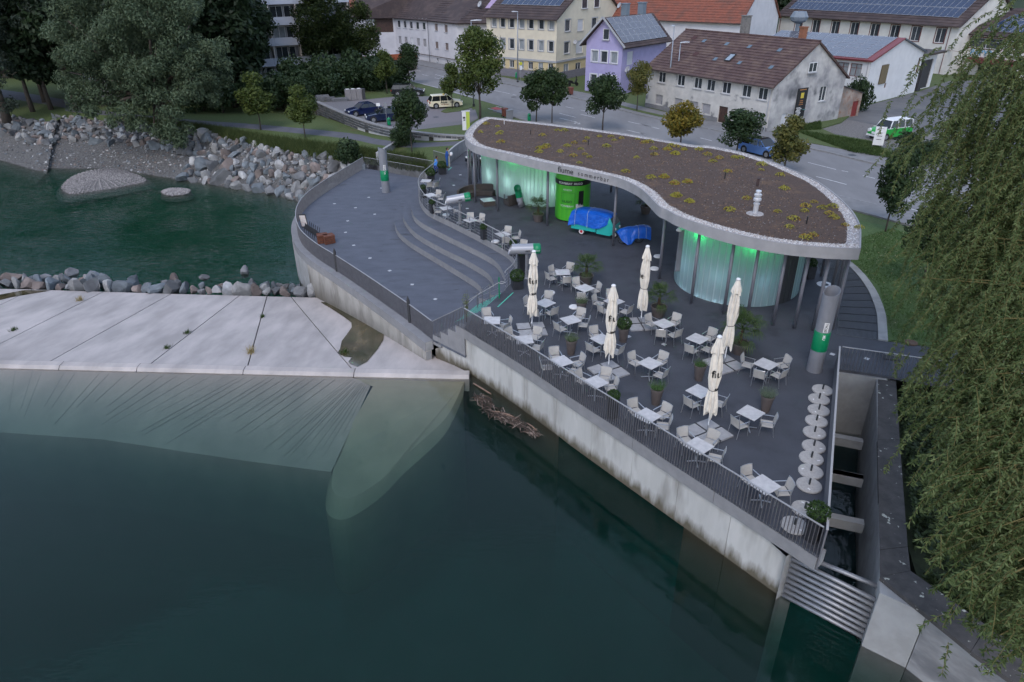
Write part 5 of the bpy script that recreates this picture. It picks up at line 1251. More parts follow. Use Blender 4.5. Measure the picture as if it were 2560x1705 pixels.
# ------------------------------------------------------------------ under the pavilion: lounge, kiosk, covered vehicles
M_RATT = mat('rattan', (0.075, 0.062, 0.056), (0.050, 0.042, 0.038), rough=0.75, scale=30, bump=0.6, bscale=60, coord='obj')
def sofa(name, label, arc_c, r, a0, a1, backs):
 t = thing(name, label, 'sofa'); n_ = 10
 A = [radians(a0 + (a1 - a0) * i / n_) for i in range(n_ + 1)]
 ri, ro = r, r + 0.78
 pin = [(arc_c[0] + cos(a) * ri, arc_c[1] + sin(a) * ri) for a in A]; po = [(arc_c[0] + cos(a) * ro, arc_c[1] + sin(a) * ro) for a in A]; pm = [(arc_c[0] + cos(a) * (ro - 0.16), arc_c[1] + sin(a) * (ro - 0.16)) for a in A]
 s = MB(); s.prism(pin + pm[::-1], 0.04, 0.40); s.build('seat', M_RATT, t)
 s = MB(); s.prism(pm + po[::-1], 0.04, 0.80); s.build('backrest', M_RATT, t)
 return t
sofa('curved_sofa', 'curved brown rattan sofa at the left end of the glowing wall', (-2.1, 52.6), 1.3, 60, 175, 1)
sofa('curved_sofa', 'curved brown rattan sofa behind the glass coffee table', (-0.9, 52.4), 0.75, -62, 62, 1)
tq = (-1.77, 51.66, 0.3); t = thing('coffee_table', 'low rattan coffee table with glass top between the sofas', 'coffee table', (tq[0], tq[1], 0), 0.35)
s = MB(); s.box((0, 0, 0.19), (0.92, 0.92, 0.36)); s.build('body', M_RATT, t)
s = MB(); s.box((0, 0, 0.381), (0.96, 0.96, 0.015)); s.build('glass_top', mat('pale_glass', (0.35, 0.45, 0.44), rough=0.05), t)
# round green kiosk
KC = (4.4, 48.5)
t = thing('drink_kiosk', 'round bright green drinks kiosk with dark banner band', 'kiosk', (KC[0], KC[1], 0), 0)
M_KG = mat('kiosk_green', (0.10, 0.50, 0.035), (0.055, 0.42, 0.035), rough=0.3, scale=1.2, coord='obj', stretch=(3, 3, 0.2))
s = MB(); s.lathe([(1.12, 0.06), (1.22, 0.10), (1.24, 0.3), (1.24, 3.3), (1.1, 3.42)], 40); s.build('body', M_KG, t, smooth=False)
s = MB(); s.lathe([(1.25, 2.62), (1.262, 2.63), (1.262, 2.95), (1.25, 2.96)], 40); s.build('banner_band', M_BLACK, t)
s = MB(); s.lathe([(1.0, 0.0), (1.05, 0.09)], 24); s.build('plinth', M_DARK, t)
def kiosk_text(txt, size, a0, z0, m, bold=0.004):
 me = text_mesh(txt, size, 0.003, bold); xs = [v.co.x for v in me.vertices]; c0 = (max(xs) + min(xs)) / 2
 for v in me.vertices:
  a = radians(a0) + (v.co.x - c0) / 1.25; v.co = (cos(a) * (1.268 + v.co.z), sin(a) * (1.268 + v.co.z), z0 + v.co.y)
 me.materials.append(m); put('lettering', me, t)
kiosk_text('SCAVI&RAY  HUGO', 0.20, 255, 2.71, M_WHITE); kiosk_text('HUGO', 0.24, 247, 1.42, mat('dark_green', (0.01, 0.06, 0.02), rough=0.5)); kiosk_text('SCAVI&RAY', 0.19, 247, 1.12, M_WHITE, 0); kiosk_text('VENEZIA', 0.16, 247, 2.28, M_WHITE, 0)
s = MB()
def kpatch(a0, a1, z0, z1, r=1.252, n_=6, mb=None):
 for i in range(n_):
  a, b = radians(a0 + (a1 - a0) * i / n_), radians(a0 + (a1 - a0) * (i + 1) / n_)
  mb.face([(cos(a) * r, sin(a) * r, z0), (cos(b) * r, sin(b) * r, z0), (cos(b) * r, sin(b) * r, z1), (cos(a) * r, sin(a) * r, z1)])
kpatch(276, 300, 0.45, 1.35, mb=s); s.build('poster', M_WHITE, t)
s = MB(); kpatch(284, 302, 1.25, 2.25, mb=s); s.build('bottle_picture', M_BLACK, t)
s = MB(); kpatch(276, 299, 0.62, 0.80, 1.256, mb=s); s.build('label_band', M_BLACK, t)
s = MB()
for z in (0.95, 2.12): kpatch(226, 272, z, z + 0.012, 1.254, mb=s)
for a in (226, 272): kpatch(a, a + 0.6, 0.95, 2.12, 1.254, 1, mb=s)
s.build('flap_joint', M_DARK, t)
# three-wheeler under a blue sheet
M_TARP = mat('blue_tarp', (0.008, 0.085, 0.46), (0.012, 0.12, 0.58), rough=0.28, scale=4, coord='obj', bump=0.8, bscale=5, bdist=0.06)
M_TURQ = mat('turquoise_paint', (0.02, 0.36, 0.33), rough=0.3)
M_TYRE = mat('tyre', (0.012, 0.012, 0.013), rough=0.8)
def tarp(rings, m, parent, seed, amp=0.03, name='cover_sheet'):
 s = MB(); s.loft([[tuple(Vector(p) + Vector((noise.noise((p[0] * 2.3, p[1] * 2.3, p[2] * 2.3 + seed)), noise.noise((p[1] * 2.3, p[2] * 2.3, seed)), noise.noise((p[2] * 2, p[0] * 2, seed * 2)))) * amp) for p in r] for r in rings], cap=True); return s.build(name, m, parent, smooth=False)
ax_, bx_ = (4.92, 44.70, 0), (6.53, 43.77, 0); ang = math.atan2(bx_[1] - ax_[1], bx_[0] - ax_[0])
t = thing('three_wheeler', 'turquoise three-wheeled bar van under a blue tarpaulin', 'three-wheeler', (ax_[0], ax_[1] + 0.55, 0), ang)
s = MB(); s.loft([[(x, y * 0.62, z) for x, y, z in ((-0.65, -1, 0.38), (1.15, -1, 0.38), (1.15, -1, 0.78), (-0.65, -1, 0.78))], [(x, y * 0.62, z) for x, y, z in ((-0.65, 1, 0.38), (1.15, 1, 0.38), (1.15, 1, 0.78), (-0.65, 1, 0.78))]]); s.build('cargo_bed', M_TURQ, t)
s = MB(); cab = [(1.2, 0.3), (2.15, 0.28), (2.42, 0.5), (2.36, 0.95), (2.05, 1.5), (1.35, 1.55), (1.2, 1.4)]
s.loft([[(x, -0.6 * (1 - 0.12 * (z > 1)), z) for x, z in cab], [(x, 0.6 * (1 - 0.12 * (z > 1)), z) for x, z in cab]]); s.build('cab', M_TURQ, t)
s = MB(); s.loft([[(x, y, z) for x, z in ((2.40, 1.0), (2.10, 1.46), (2.06, 1.44), (2.36, 0.98))] for y in (-0.5, 0.5)]); s.build('windscreen', M_BLACK, t)
for sy in (-0.52, 0.52):
 w_ = s = MB(); s.tube([(0.1, sy - 0.06 , 0.25), (0.1, sy + 0.06, 0.25)], 0.25, 18); wh = s.build('wheel', M_TYRE, t, smooth=False)
 s = MB(); s.tube([(0.1, sy - 0.065, 0.25), (0.1, sy + 0.065, 0.25)], 0.17, 16); s.build('whitewall', M_WHITE, wh)
 s = MB(); s.tube([(0.1, sy - 0.072, 0.25), (0.1, sy + 0.072, 0.25)], 0.10, 14); s.build('hub', mat('red_hub', (0.45, 0.015, 0.03), rough=0.4), wh)
s = MB(); s.tube([(2.25, -0.06, 0.24), (2.25, 0.06, 0.24)], 0.24, 18); wh = s.build('wheel', M_TYRE, t); s = MB(); s.tube([(2.25, -0.066, 0.24), (2.25, 0.066, 0.24)], 0.16, 16); s.build('whitewall', M_WHITE, wh)
s = MB(); s.tube([(2.42, -0.35, 0.72), (2.5, -0.35, 0.72)], 0.08, 10); s.tube([(2.42, 0.35, 0.72), (2.5, 0.35, 0.72)], 0.08, 10); s.build('headlight', M_WHITE, t)
def arch(x, w_, z0, z1, flare=0.0): return [(x, -w_ - flare, z0), (x, -w_, z0 + 0.3), (x, -w_ * 0.97, z1 - 0.15), (x, -w_ * 0.6, z1), (x, 0, z1 + 0.03), (x, w_ * 0.6, z1), (x, w_ * 0.97, z1 - 0.15), (x, w_, z0 + 0.3), (x, w_ + flare, z0)]
tarp([arch(-0.85, 0.62, 0.55, 1.15, 0.1), arch(-0.72, 0.70, 0.62, 1.5, 0.05), arch(-0.2, 0.68, 0.72, 1.68), arch(0.4, 0.68, 0.70, 1.72), arch(1.0, 0.68, 0.62, 1.72), arch(1.45, 0.67, 0.72, 1.70, 0.04), arch(1.85, 0.62, 0.95, 1.66), arch(2.12, 0.50, 1.25, 1.55)], M_TARP, t, 2)
s = MB()
for x in (-0.35, 0.55): s.tube([Vector(p) * 1.0 + Vector((0, (-0.015 if p[1] < 0 else 0.015), 0.015)) for p in arch(x, 0.70, 0.6, 1.73)], 0.012, 4)
s.build('rope', mat('rope', (0.45, 0.48, 0.50), rough=0.8), t)
# cargo bicycle under its own sheet
cq = (8.30, 42.92, 0); t = thing('cargo_bicycle', 'bicycle and trailer under a draped blue tarpaulin', 'bicycle', (cq[0], cq[1] + 0.2, 0), 0.15)
for x in (0.05, -1.05):
 s = MB(); s.tube([(x + cos(a) * 0.30, 0, 0.31 + sin(a) * 0.30) for a in [2 * pi * i / 24 for i in range(25)]], 0.02, 6); wh = s.build('wheel', M_TYRE, t)
 s = MB()
 for i in range(10): a = pi * i / 10; s.tube([(x + cos(a) * 0.29, 0, 0.31 + sin(a) * 0.29), (x - cos(a) * 0.29, 0, 0.31 - sin(a) * 0.29)], 0.004, 3)
 s.build('spokes', M_ALU, wh)
s = MB(); s.tube([(-1.05, 0, 0.31), (-0.8, 0, 0.75), (-0.2, 0, 0.35), (0.05, 0, 0.31)], 0.02, 6); s.tube([(-0.8, 0, 0.75), (-0.9, 0, 1.05)], 0.02, 6); s.build('frame', M_DARK, t)
def drape(x, w_, z0, z1, fl): return [(x, -w_ - fl, z0), (x, -w_, z0 + (z1 - z0) * 0.5), (x, -w_ * 0.6, z1 - 0.05), (x, 0, z1), (x, w_ * 0.6, z1 - 0.05), (x, w_, z0 + (z1 - z0) * 0.5), (x, w_ + fl, z0)]
tarp([drape(-1.45, 0.18, 0.75, 0.9, 0.05), drape(-1.2, 0.28, 0.35, 1.05, 0.08), drape(-0.85, 0.34, 0.08, 1.12, 0.16), drape(-0.6, 0.34, 0.10, 1.15, 0.1), drape(-0.35, 0.36, 0.42, 1.15, 0.02), drape(0.1, 0.40, 0.45, 1.18, 0.02), drape(0.45, 0.40, 0.40, 1.18, 0.03), drape(0.72, 0.36, 0.25, 1.1, 0.05)], M_TARP, t, 5, 0.05)
s = MB()
for x in (-0.15, 0.35): s.tube([Vector(p) + Vector((0, (-0.02 if p[1] < 0 else 0.02), 0.02)) for p in drape(x, 0.41, 0.44, 1.18, 0.02)], 0.011, 4)
s.build('rope', MATS['rope'], t)

# things left by the curved railing of the lower terrace
M_WOOD = mat('red_wood', (0.16, 0.055, 0.03), (0.10, 0.035, 0.02), rough=0.7, scale=8, coord='obj')
for i, (q, lb) in enumerate((((-13.74, 48.17, -1.65), 'dark red wooden crate left of the pair by the curved railing'), ((-13.24, 48.03, -1.65), 'dark red wooden crate right of the pair by the curved railing'))):
 t = thing('wooden_crate', lb, 'crate', q, 0.3 + i * 0.25, 'crates on the lower terrace')
 for k in range(4):
  for sy in (-1, 1): s = MB(); s.box((0, sy * 0.3, 0.09 + k * 0.16), (0.75, 0.02, 0.13)); s.build('slat', M_WOOD, t)
  for sx in (-1, 1): s = MB(); s.box((sx * 0.365, 0, 0.09 + k * 0.16), (0.02, 0.58, 0.13)); s.build('slat', M_WOOD, t)
 s = MB(); s.box((0, 0, 0.6), (0.74, 0.6, 0.03)); s.build('lid', M_WOOD, t)
for i in range(6):
 q = (-15.28, 50.01, -1.65); s = MB(); x = q[0] + i * 0.22; y = q[1] - i * 0.28
 t = thing('folded_chair', 'dark folded chair, number %s of the row leaning on the curved railing' % ('one', 'two', 'three', 'four', 'five', 'six')[i], 'folded chair', (x, y, -1.65), 0.9, 'folded chairs on the lower terrace')
 for sx in (-0.2, 0.2): s = MB(); s.bar((sx, 0.25, 0), (sx, -0.12, 0.95), 0.03, 0.03); s.build('leg', M_DARK, t)
 s = MB(); s.bar((0, 0.16, 0.3), (0, -0.02, 0.72), 0.36, 0.02, up=(1, 0, 0)); s.build('seat', M_DARK, t)
q = (-16.05, 51.39, -1.65); t = thing('info_board', 'small framed board with pale poster leaning inside the curved railing', 'board', q, 1.05)
s = MB(); s.bar((0, -0.3, 0.1), (0, -0.1, 1.1), 0.75, 0.03, up=(1, 0, 0)); s.build('frame', M_DARK, t)
s = MB(); s.bar((0, -0.27, 0.18), (0, -0.115, 1.02), 0.62, 0.04, up=(1, 0, 0)); s.build('poster', mat('pale_poster', (0.55, 0.42, 0.38), (0.62, 0.60, 0.58), rough=0.6, scale=6, coord='obj'), t)
# slender willow shoot beside the stairs
M_SHOOT = leaf_mat('shoot_leaf', (0.11, 0.15, 0.03), (0.19, 0.22, 0.05), 0.35, 4)
q = (-2.33, 32.05, 0); t = thing('young_shrub', 'thin yellow-green shrub at the railing corner by the stairs', 'shrub', (q[0], q[1] - 0.1, -0.1), 0)
s = MB(); f = MB(); r = random.Random(8)
for k in range(14):
 a = r.random() * 6.28; e = Vector((cos(a) * 0.28 * r.random(), sin(a) * 0.28 * r.random(), 1.0 + 0.8 * r.random())); s.tube([(0, 0, 0), e * 0.5, e], [0.008, 0.006, 0.003], 4)
 for j in range(26):
  p = e * (0.25 + 0.75 * r.random()); d = Vector((r.gauss(0, 1), r.gauss(0, 1), -0.4)).normalized() * 0.10; w2 = d.cross(Vector((0, 0, 1))).normalized() * 0.012
  f.face([p, p + d * 0.5 + w2, p + d, p + d * 0.5 - w2])
s.build('stems', M_TRUNK, t); f.build('foliage', M_SHOOT, t)


# ------------------------------------------------------------------ road, pavements, parking
FE = [(-60, 203), (-40, 172), (-17.2, 138.2), (-2.85, 116.1), (8, 101.0), (15.55, 87.2), (22.2, 78.0), (29.6, 68.6), (33.4, 62.0), (44, 46), (80, -8)]
NE = [(-50, 168), (-30, 138), (-15, 116), (-4.6, 99.6), (4.3, 84.9), (11.3, 74.0), (18.6, 63.4), (26.2, 52.4), (31, 45.5), (64, -4)]
fe = [(p.x, p.y) for p in smooth_line(FE, 4)]; ne = [(p.x, p.y) for p in smooth_line(NE, 4)]
s = MB(); s.prism(fe + ne[::-1], -0.2, -0.004); struct(s.build('road', M_ROAD))
def side_strip(name, line, d0, d1, z, m, i0=0, i1=None):
 l = line[i0:i1]; a, b = offset2(l, d0), offset2(l, d1); s = MB(); s.prism(a + b[::-1], -0.2, z); return struct(s.build(name, m))
side_strip('kerb_far', fe, 0.0, 0.16, 0.12, M_KERB); side_strip('pavement_far', fe, 0.165, 3.6, 0.11, M_PAVE)
side_strip('kerb_near', ne, -0.16, 0.0, 0.10, M_KERB, 14); side_strip('pavement_near', ne, -2.6, -0.165, 0.09, M_PAVE, 14)
side_strip('verge_far', fe, 0.9, 1.8, 0.13, M_GRASS, 17, 24)
s = MB(); s.prism([p[:2] for p in ((-26.38, 98.36, 0), (-23.89, 98.54, 0), (-22.34, 98.89, 0), (-20.27, 99.75, 0), (-17.27, 101.59, 0), (-16.32, 102.18, 0), (-11.72, 102.28, 0), (-10.85, 101.92, 0), (-4.98, 92.93, 0), (-3.84, 85.91, 0), (-4.85, 82.80, 0), (-10.52, 79.59, 0), (-12.94, 80.17, 0), (-16.95, 84.24, 0), (-21.30, 90.24, 0))], -0.2, 0.004); struct(s.build('parking_lot', M_COBBLE))
s = MB(); s.prism([p[:2] for p in ((-21.50, 98.73, 0), (-16.39, 101.24, 0), (-15.59, 99.97, 0), (-11.54, 93.21, 0), (-5.38, 89.58, 0), (-4.46, 91.85, 0), (-3.84, 85.91, 0), (-5.47, 84.60, 0), (-10.94, 81.75, 0), (-15.17, 89.24, 0), (-20.32, 95.79, 0))], -0.1, 0.009); struct(s.build('parking_lane', mat('lane_setts', (0.19, 0.172, 0.185), (0.155, 0.14, 0.152), rough=0.85, scale=9, bump=0.3, bscale=12)))
s = MB(); s.prism([p[:2] for p in ((-8.64, 90.22, 0), (-8.20, 92.27, 0), (-6.42, 96.03, 0), (-4.79, 93.35, 0), (-6.10, 90.78, 0), (-7.97, 89.44, 0))], -0.1, 0.07); struct(s.build('parking_island', M_GRASS))
# yard across the road
s = MB(); s.prism([p[:2] for p in ((28.99, 69.64, 0), (30.64, 72.90, 0), (41.94, 89.06, 0), (45.09, 92.01, 0), (58.12, 103.40, 0), (67.36, 112.77, 0), (73.65, 113.55, 0), (73.84, 99.55, 0), (45.99, 57.54, 0), (36.65, 59.84, 0), (37.41, 64.32, 0))], -0.1, 0.002); struct(s.build('yard', M_YARD))
s = MB(); s.prism([p[:2] for p in ((33.85, 77.75, 0), (39.06, 83.79, 0), (41.13, 80.05, 0), (43.43, 77.12, 0), (45.64, 74.90, 0), (42.30, 69.19, 0), (38.55, 67.12, 0), (36.51, 71.96, 0))], -0.1, 0.010); struct(s.build('gravel_yard', M_GRAVEL))
s = MB(); s.prism([p[:2] for p in ((28.17, 76.59, 0), (31.94, 80.10, 0), (36.57, 84.66, 0), (40.61, 85.68, 0), (37.67, 81.37, 0), (33.96, 78.03, 0), (34.24, 74.79, 0), (36.61, 71.72, 0), (36.18, 69.40, 0), (37.69, 65.07, 0), (35.97, 64.36, 0), (32.76, 67.74, 0), (30.01, 71.23, 0))], -0.1, 0.16); struct(s.build('grass_strip', M_GRASS))
s = MB(); a, b = (39.90, 81.83, 0), (45.32, 75.23, 0)
s.bar((a[0], a[1], 0.006), ((43.70, 77.92, 0)[0], (43.70, 77.92, 0)[1], 0.006), 0.10, 0.012); s.bar(((43.70, 77.92, 0)[0], (43.70, 77.92, 0)[1], 0.006), (b[0], b[1], 0.006), 0.10, 0.012); struct(s.build('yard_crack', M_DARK))
# painted markings, 6 mm proud
def stripe(a, b, w_=0.14, m=None, z=0.004):
 s = MB(); a, b = Vector(a[:2]), Vector(b[:2]); d = (b - a).normalized() * 0.5 * w_; n_ = Vector((-d.y, d.x))
 s.face([(a.x - n_.x, a.y - n_.y, z), (b.x - n_.x, b.y - n_.y, z), (b.x + n_.x, b.y + n_.y, z), (a.x + n_.x, a.y + n_.y, z)])
 o = s.build('road_marking', m or M_MARK); struct(o)
for a, b in (((-14.79, 124.75, 0), (-13.50, 122.90, 0)), ((-12.57, 124.62, 0), (-10.98, 121.89, 0)), ((-12.33, 120.77, 0), (-10.69, 118.36, 0)), ((-16.76, 130.87, 0), (-15.50, 128.86, 0)), ((-14.99, 116.02, 0), (-9.78, 108.66, 0)), ((-9.53, 108.23, 0), (-4.87, 100.39, 0)), ((-3.27, 108.34, 0), (-0.03, 103.90, 0)), ((0.38, 103.37, 0), (0.89, 102.59, 0)),
             ((6.07, 88.70, 0), (7.83, 86.09, 0)), ((7.12, 93.30, 0), (8.10, 92.01, 0)), ((8.87, 90.85, 0), (10.08, 88.92, 0)), ((5.88, 85.71, 0), (7.74, 82.99, 0)), ((8.61, 88.02, 0), (10.07, 85.81, 0)), ((12.83, 78.56, 0), (14.45, 76.23, 0)), ((13.70, 83.28, 0), (16.50, 79.21, 0)), ((5.07, 83.79, 0), (6.62, 81.60, 0)),
             ((14.82, 81.75, 0), (16.53, 78.97, 0)), ((14.02, 76.92, 0), (14.46, 76.16, 0)), ((19.92, 74.27, 0), (20.77, 72.93, 0)), ((27.22, 63.71, 0), (28.71, 61.17, 0)), ((29.05, 60.77, 0), (29.43, 60.32, 0)), ((26.10, 58.91, 0), (27.61, 56.40, 0)), ((30.17, 59.11, 0), (30.77, 58.16, 0)), ((29.17, 50.60, 0), (30.13, 48.70, 0)), ((32.18, 52.48, 0), (32.57, 51.75, 0)), ((30.46, 52.06, 0), (30.72, 51.54, 0)), ((33.27, 53.99, 0), (33.61, 53.36, 0)), ((31.63, 48.97, 0), (32.20, 47.47, 0))):
 stripe(a, b)
s = MB(); s.face([p for p in ((-2.57, 92.64, 0.005), (-1.83, 93.34, 0.005), (1.31, 88.96, 0.005), (1.46, 87.52, 0.005), (0.31, 87.57, 0.005))]); struct(s.build('red_lane', M_RED))
stripe((-2.84, 92.47, 0), (0.49, 87.40, 0)); stripe((-1.84, 93.90, 0), (1.49, 89.27, 0)); stripe((7.46, 83.69, 0), (7.90, 81.97, 0), 0.35); stripe((7.34, 82.33, 0), (8.04, 82.64, 0), 0.3)
for q in ((0.49, 101.07, 0.006), (32.17, 65.88, 0.115), (-8.98, 86.84, 0.012)):
 s = MB(); s.lathe([(0.36, 0), (0.36, 0.008)], 18, q); struct(s.build('manhole', M_DARK))

# ------------------------------------------------------------------ stone wall round the parking
TOPS = [(-25.96, 96.81), (-20.96, 88.8), (-16.61, 82.57), (-12.86, 78.67), (-8.46, 75.8), (-4.88, 74.56), (-3.6, 74.2)]
BASE = [-1.4, -1.0, -0.9, -0.65, -0.5, -0.1, -0.05]
tl = smooth_line([(x, y, b) for (x, y), b in zip(TOPS, BASE)], 10)
sw_ = thing('stone_wall', 'grey rubble stone wall retaining the car park', 'wall')
s = MB(); bk = offset2([(p.x, p.y) for p in tl], 0.45)
s.prism(offset2([(p.x, p.y) for p in tl], 0.03) + bk[::-1], [p.z - 0.6 for p in tl] * 2, 0.24); s.build('mortar_core', mat('mortar', (0.46, 0.455, 0.47), (0.38, 0.375, 0.39), rough=0.9, scale=8), sw_)
s = MB()
for i in range(0, len(tl) - 5, 5):
 a = [(p.x, p.y) for p in tl[i:i + 6]]; o_, i_ = offset2(a, -0.08), offset2(a, 0.5); q = MB(); q.prism(o_ + i_[::-1], 0.242, 0.34); q.build('coping_stone', mat('coping', (0.25, 0.245, 0.25), (0.19, 0.185, 0.19), rough=0.85, scale=5, rand=0.08), sw_)
M_ST = [mat('wall_stone_%s' % n_, c, tuple(v * 0.7 for v in c), rough=0.85, scale=6, bump=0.4, bscale=20, rand=0.25) for n_, c in (('a', (0.105, 0.112, 0.128)), ('b', (0.13, 0.13, 0.14)), ('c', (0.085, 0.095, 0.108)))]
sr_ = random.Random(4); T = line_len([(p.x, p.y, 0) for p in tl]); flat = [(p.x, p.y, 0) for p in tl]; rest = MB(); cnt = 0
def z_at(u): return tl[min(len(tl) - 1, int(u / T * (len(tl) - 1)))].z
row = 0; z = 0.235
while z > -1.5:
 h = 0.24 + 0.07 * sr_.random(); u = sr_.random() * 0.3
 while u < T - 0.2:
  left = u < T * 0.53
  l = (0.35 + 0.5 * sr_.random()) if not left else (0.4 + 0.6 * sr_.random())
  hh = h if not left else h
  if z - hh * 0.5 > z_at(u):
   W2_ = walk(flat, T, u + l / 2)
   if W2_:
    p, d = W2_[0]; depth = 0.05 + 0.025 * sr_.random()
    c_ = (p.x + d.y * (depth / 2 - 0.03) , p.y - d.x * (depth / 2 - 0.03), z - hh / 2)
    tgt = MB() if (not left and cnt < 290) else rest
    tgt.box(c_, (l - 0.085, depth + 0.04, hh - 0.08), math.atan2(d.y, d.x) + sr_.gauss(0, 0.01), m=sr_.randrange(3) if tgt is rest else 0)
    if tgt is not rest: tgt.build('stone', sr_.choice(M_ST), sw_); cnt += 1
  u += l
 z -= h
o = rest.build('small_stones', M_ST, sw_); o['kind'] = 'stuff'
# rough blocks at the wall's upper end
for i, (q, sz) in enumerate((((-25.57, 99.21, 0), (1.9, 0.8, 0.75)), ((-24.37, 98.86, 0), (1.2, 0.7, 0.55)), ((-23.14, 98.80, 0), (2.2, 0.6, 0.45)))):
 s = MB(); s.loft([[(sz[0] / 2 * x * f + 0.05 * sr_.random(), sz[1] / 2 * y * f, z * sz[2]) for x, y in ((-1, -1), (0, -1.1), (1, -0.9), (1, 1), (0, 1.05), (-1, 1))] for z, f in ((0, 1), (0.7, 1.02), (1, 0.86))])
 tag(s.build('stone_block', M_ST[1], None, False, q, 0.35), ('large rough stone block at the upper end of the stone wall', 'middle rough stone block at the upper end of the stone wall', 'long low stone block beside the grey bin housing')[i], 'stone block', 'stone blocks at the car park edge')

# ------------------------------------------------------------------ buildings
M_PANE = mat('window_glass', (0.030, 0.036, 0.044), (0.055, 0.062, 0.072), rough=0.08, scale=0.6, spec=0.6)
M_CURT = mat('window_curtain', (0.30, 0.32, 0.34), (0.16, 0.18, 0.20), rough=0.3, scale=2.5, stretch=(4, 4, 0.5))
M_WFR = mat('window_frame_white', (0.62, 0.62, 0.64), rough=0.5)
M_SILL = mat('sill_grey', (0.33, 0.335, 0.36), rough=0.7)
M_SHUT = mat('roller_shutter', (0.33, 0.32, 0.335), (0.29, 0.28, 0.295), rough=0.7, scale=2, stretch=(0.1, 0.1, 14))
M_WSHUT = mat('white_shutter', (0.60, 0.60, 0.63), (0.52, 0.52, 0.55), rough=0.6, scale=2, stretch=(0.1, 0.1, 14))
M_BSHUT = mat('brown_shutter', (0.21, 0.165, 0.15), (0.17, 0.13, 0.12), rough=0.7, scale=2, stretch=(0.1, 0.1, 14))
M_REDF = mat('oxblood_frame', (0.115, 0.028, 0.025), rough=0.6)
M_DOORB = mat('brown_door', (0.07, 0.035, 0.025), (0.04, 0.02, 0.016), rough=0.6, scale=3)
M_TILE_B = mat('brown_tiles', (0.092, 0.052, 0.048), (0.062, 0.036, 0.036), rough=0.8, scale=3, col3=(0.13, 0.085, 0.07), scale3=0.8)
M_TILE_D = mat('dark_tiles', (0.052, 0.034, 0.034), (0.038, 0.026, 0.027), rough=0.8, scale=3, col3=(0.08, 0.055, 0.05), scale3=0.6)
M_TILE_R = mat('red_tiles', (0.24, 0.075, 0.045), (0.17, 0.055, 0.036), rough=0.8, scale=3, col3=(0.13, 0.055, 0.04), scale3=0.7)
M_PV = mat('solar_cell', (0.022, 0.035, 0.075), (0.028, 0.045, 0.09), rough=0.12, scale=2)
M_PVL = mat('solar_cell_pale', (0.10, 0.105, 0.13), (0.12, 0.125, 0.15), rough=0.1, scale=2)
M_PVF = mat('solar_frame', (0.45, 0.46, 0.50), rough=0.4, metal=0.5)
M_TRIM = mat('dark_trim', (0.06, 0.045, 0.042), rough=0.7)
M_CHIM = mat('chimney_render', (0.20, 0.19, 0.185), (0.13, 0.12, 0.115), rough=0.9, scale=3, bump=0.4, bscale=12)
M_CHIMS = mat('chimney_sheet', (0.17, 0.21, 0.26), rough=0.5, metal=0.3)
_wc = {}
def win_meshes(w_, h, kind, fm, pm):
 k = (round(w_, 1), round(h, 1), kind, fm.name, pm.name)
 if k not in _wc:
  w_, h = k[0], k[1]; f = 0.07; s = MB()
  for a in ((-w_ / 2 + f / 2, h / 2, f, h), (w_ / 2 - f / 2, h / 2, f, h)): s.box((a[0], 0, a[1]), (a[2], 0.06, a[3]))
  for z in (f / 2, h - f / 2): s.box((0, 0, z), (w_ - 2 * f, 0.06, f))
  if kind in ('two', 'cross'): s.box((0, 0, h / 2), (0.06, 0.05, h - 2 * f))
  if kind == 'cross': s.box((-w_ / 4, 0, h * 0.66), (w_ / 2 - 0.09, 0.045, 0.04)); s.box((w_ / 4, 0, h * 0.66), (w_ / 2 - 0.09, 0.045, 0.04))
  fr = s.mesh('window', fm)
  s = MB(); s.box((0, 0.035, h / 2), (w_ - 0.02, 0.02, h - 0.02)); pn = s.mesh('pane', pm)
  s = MB(); s.box((0, -0.11, -0.05), (w_ + 0.2, 0.2, 0.07)); sl = s.mesh('sill', M_SILL)
  _wc[k] = (fr, pn, sl)
 return _wc[k]
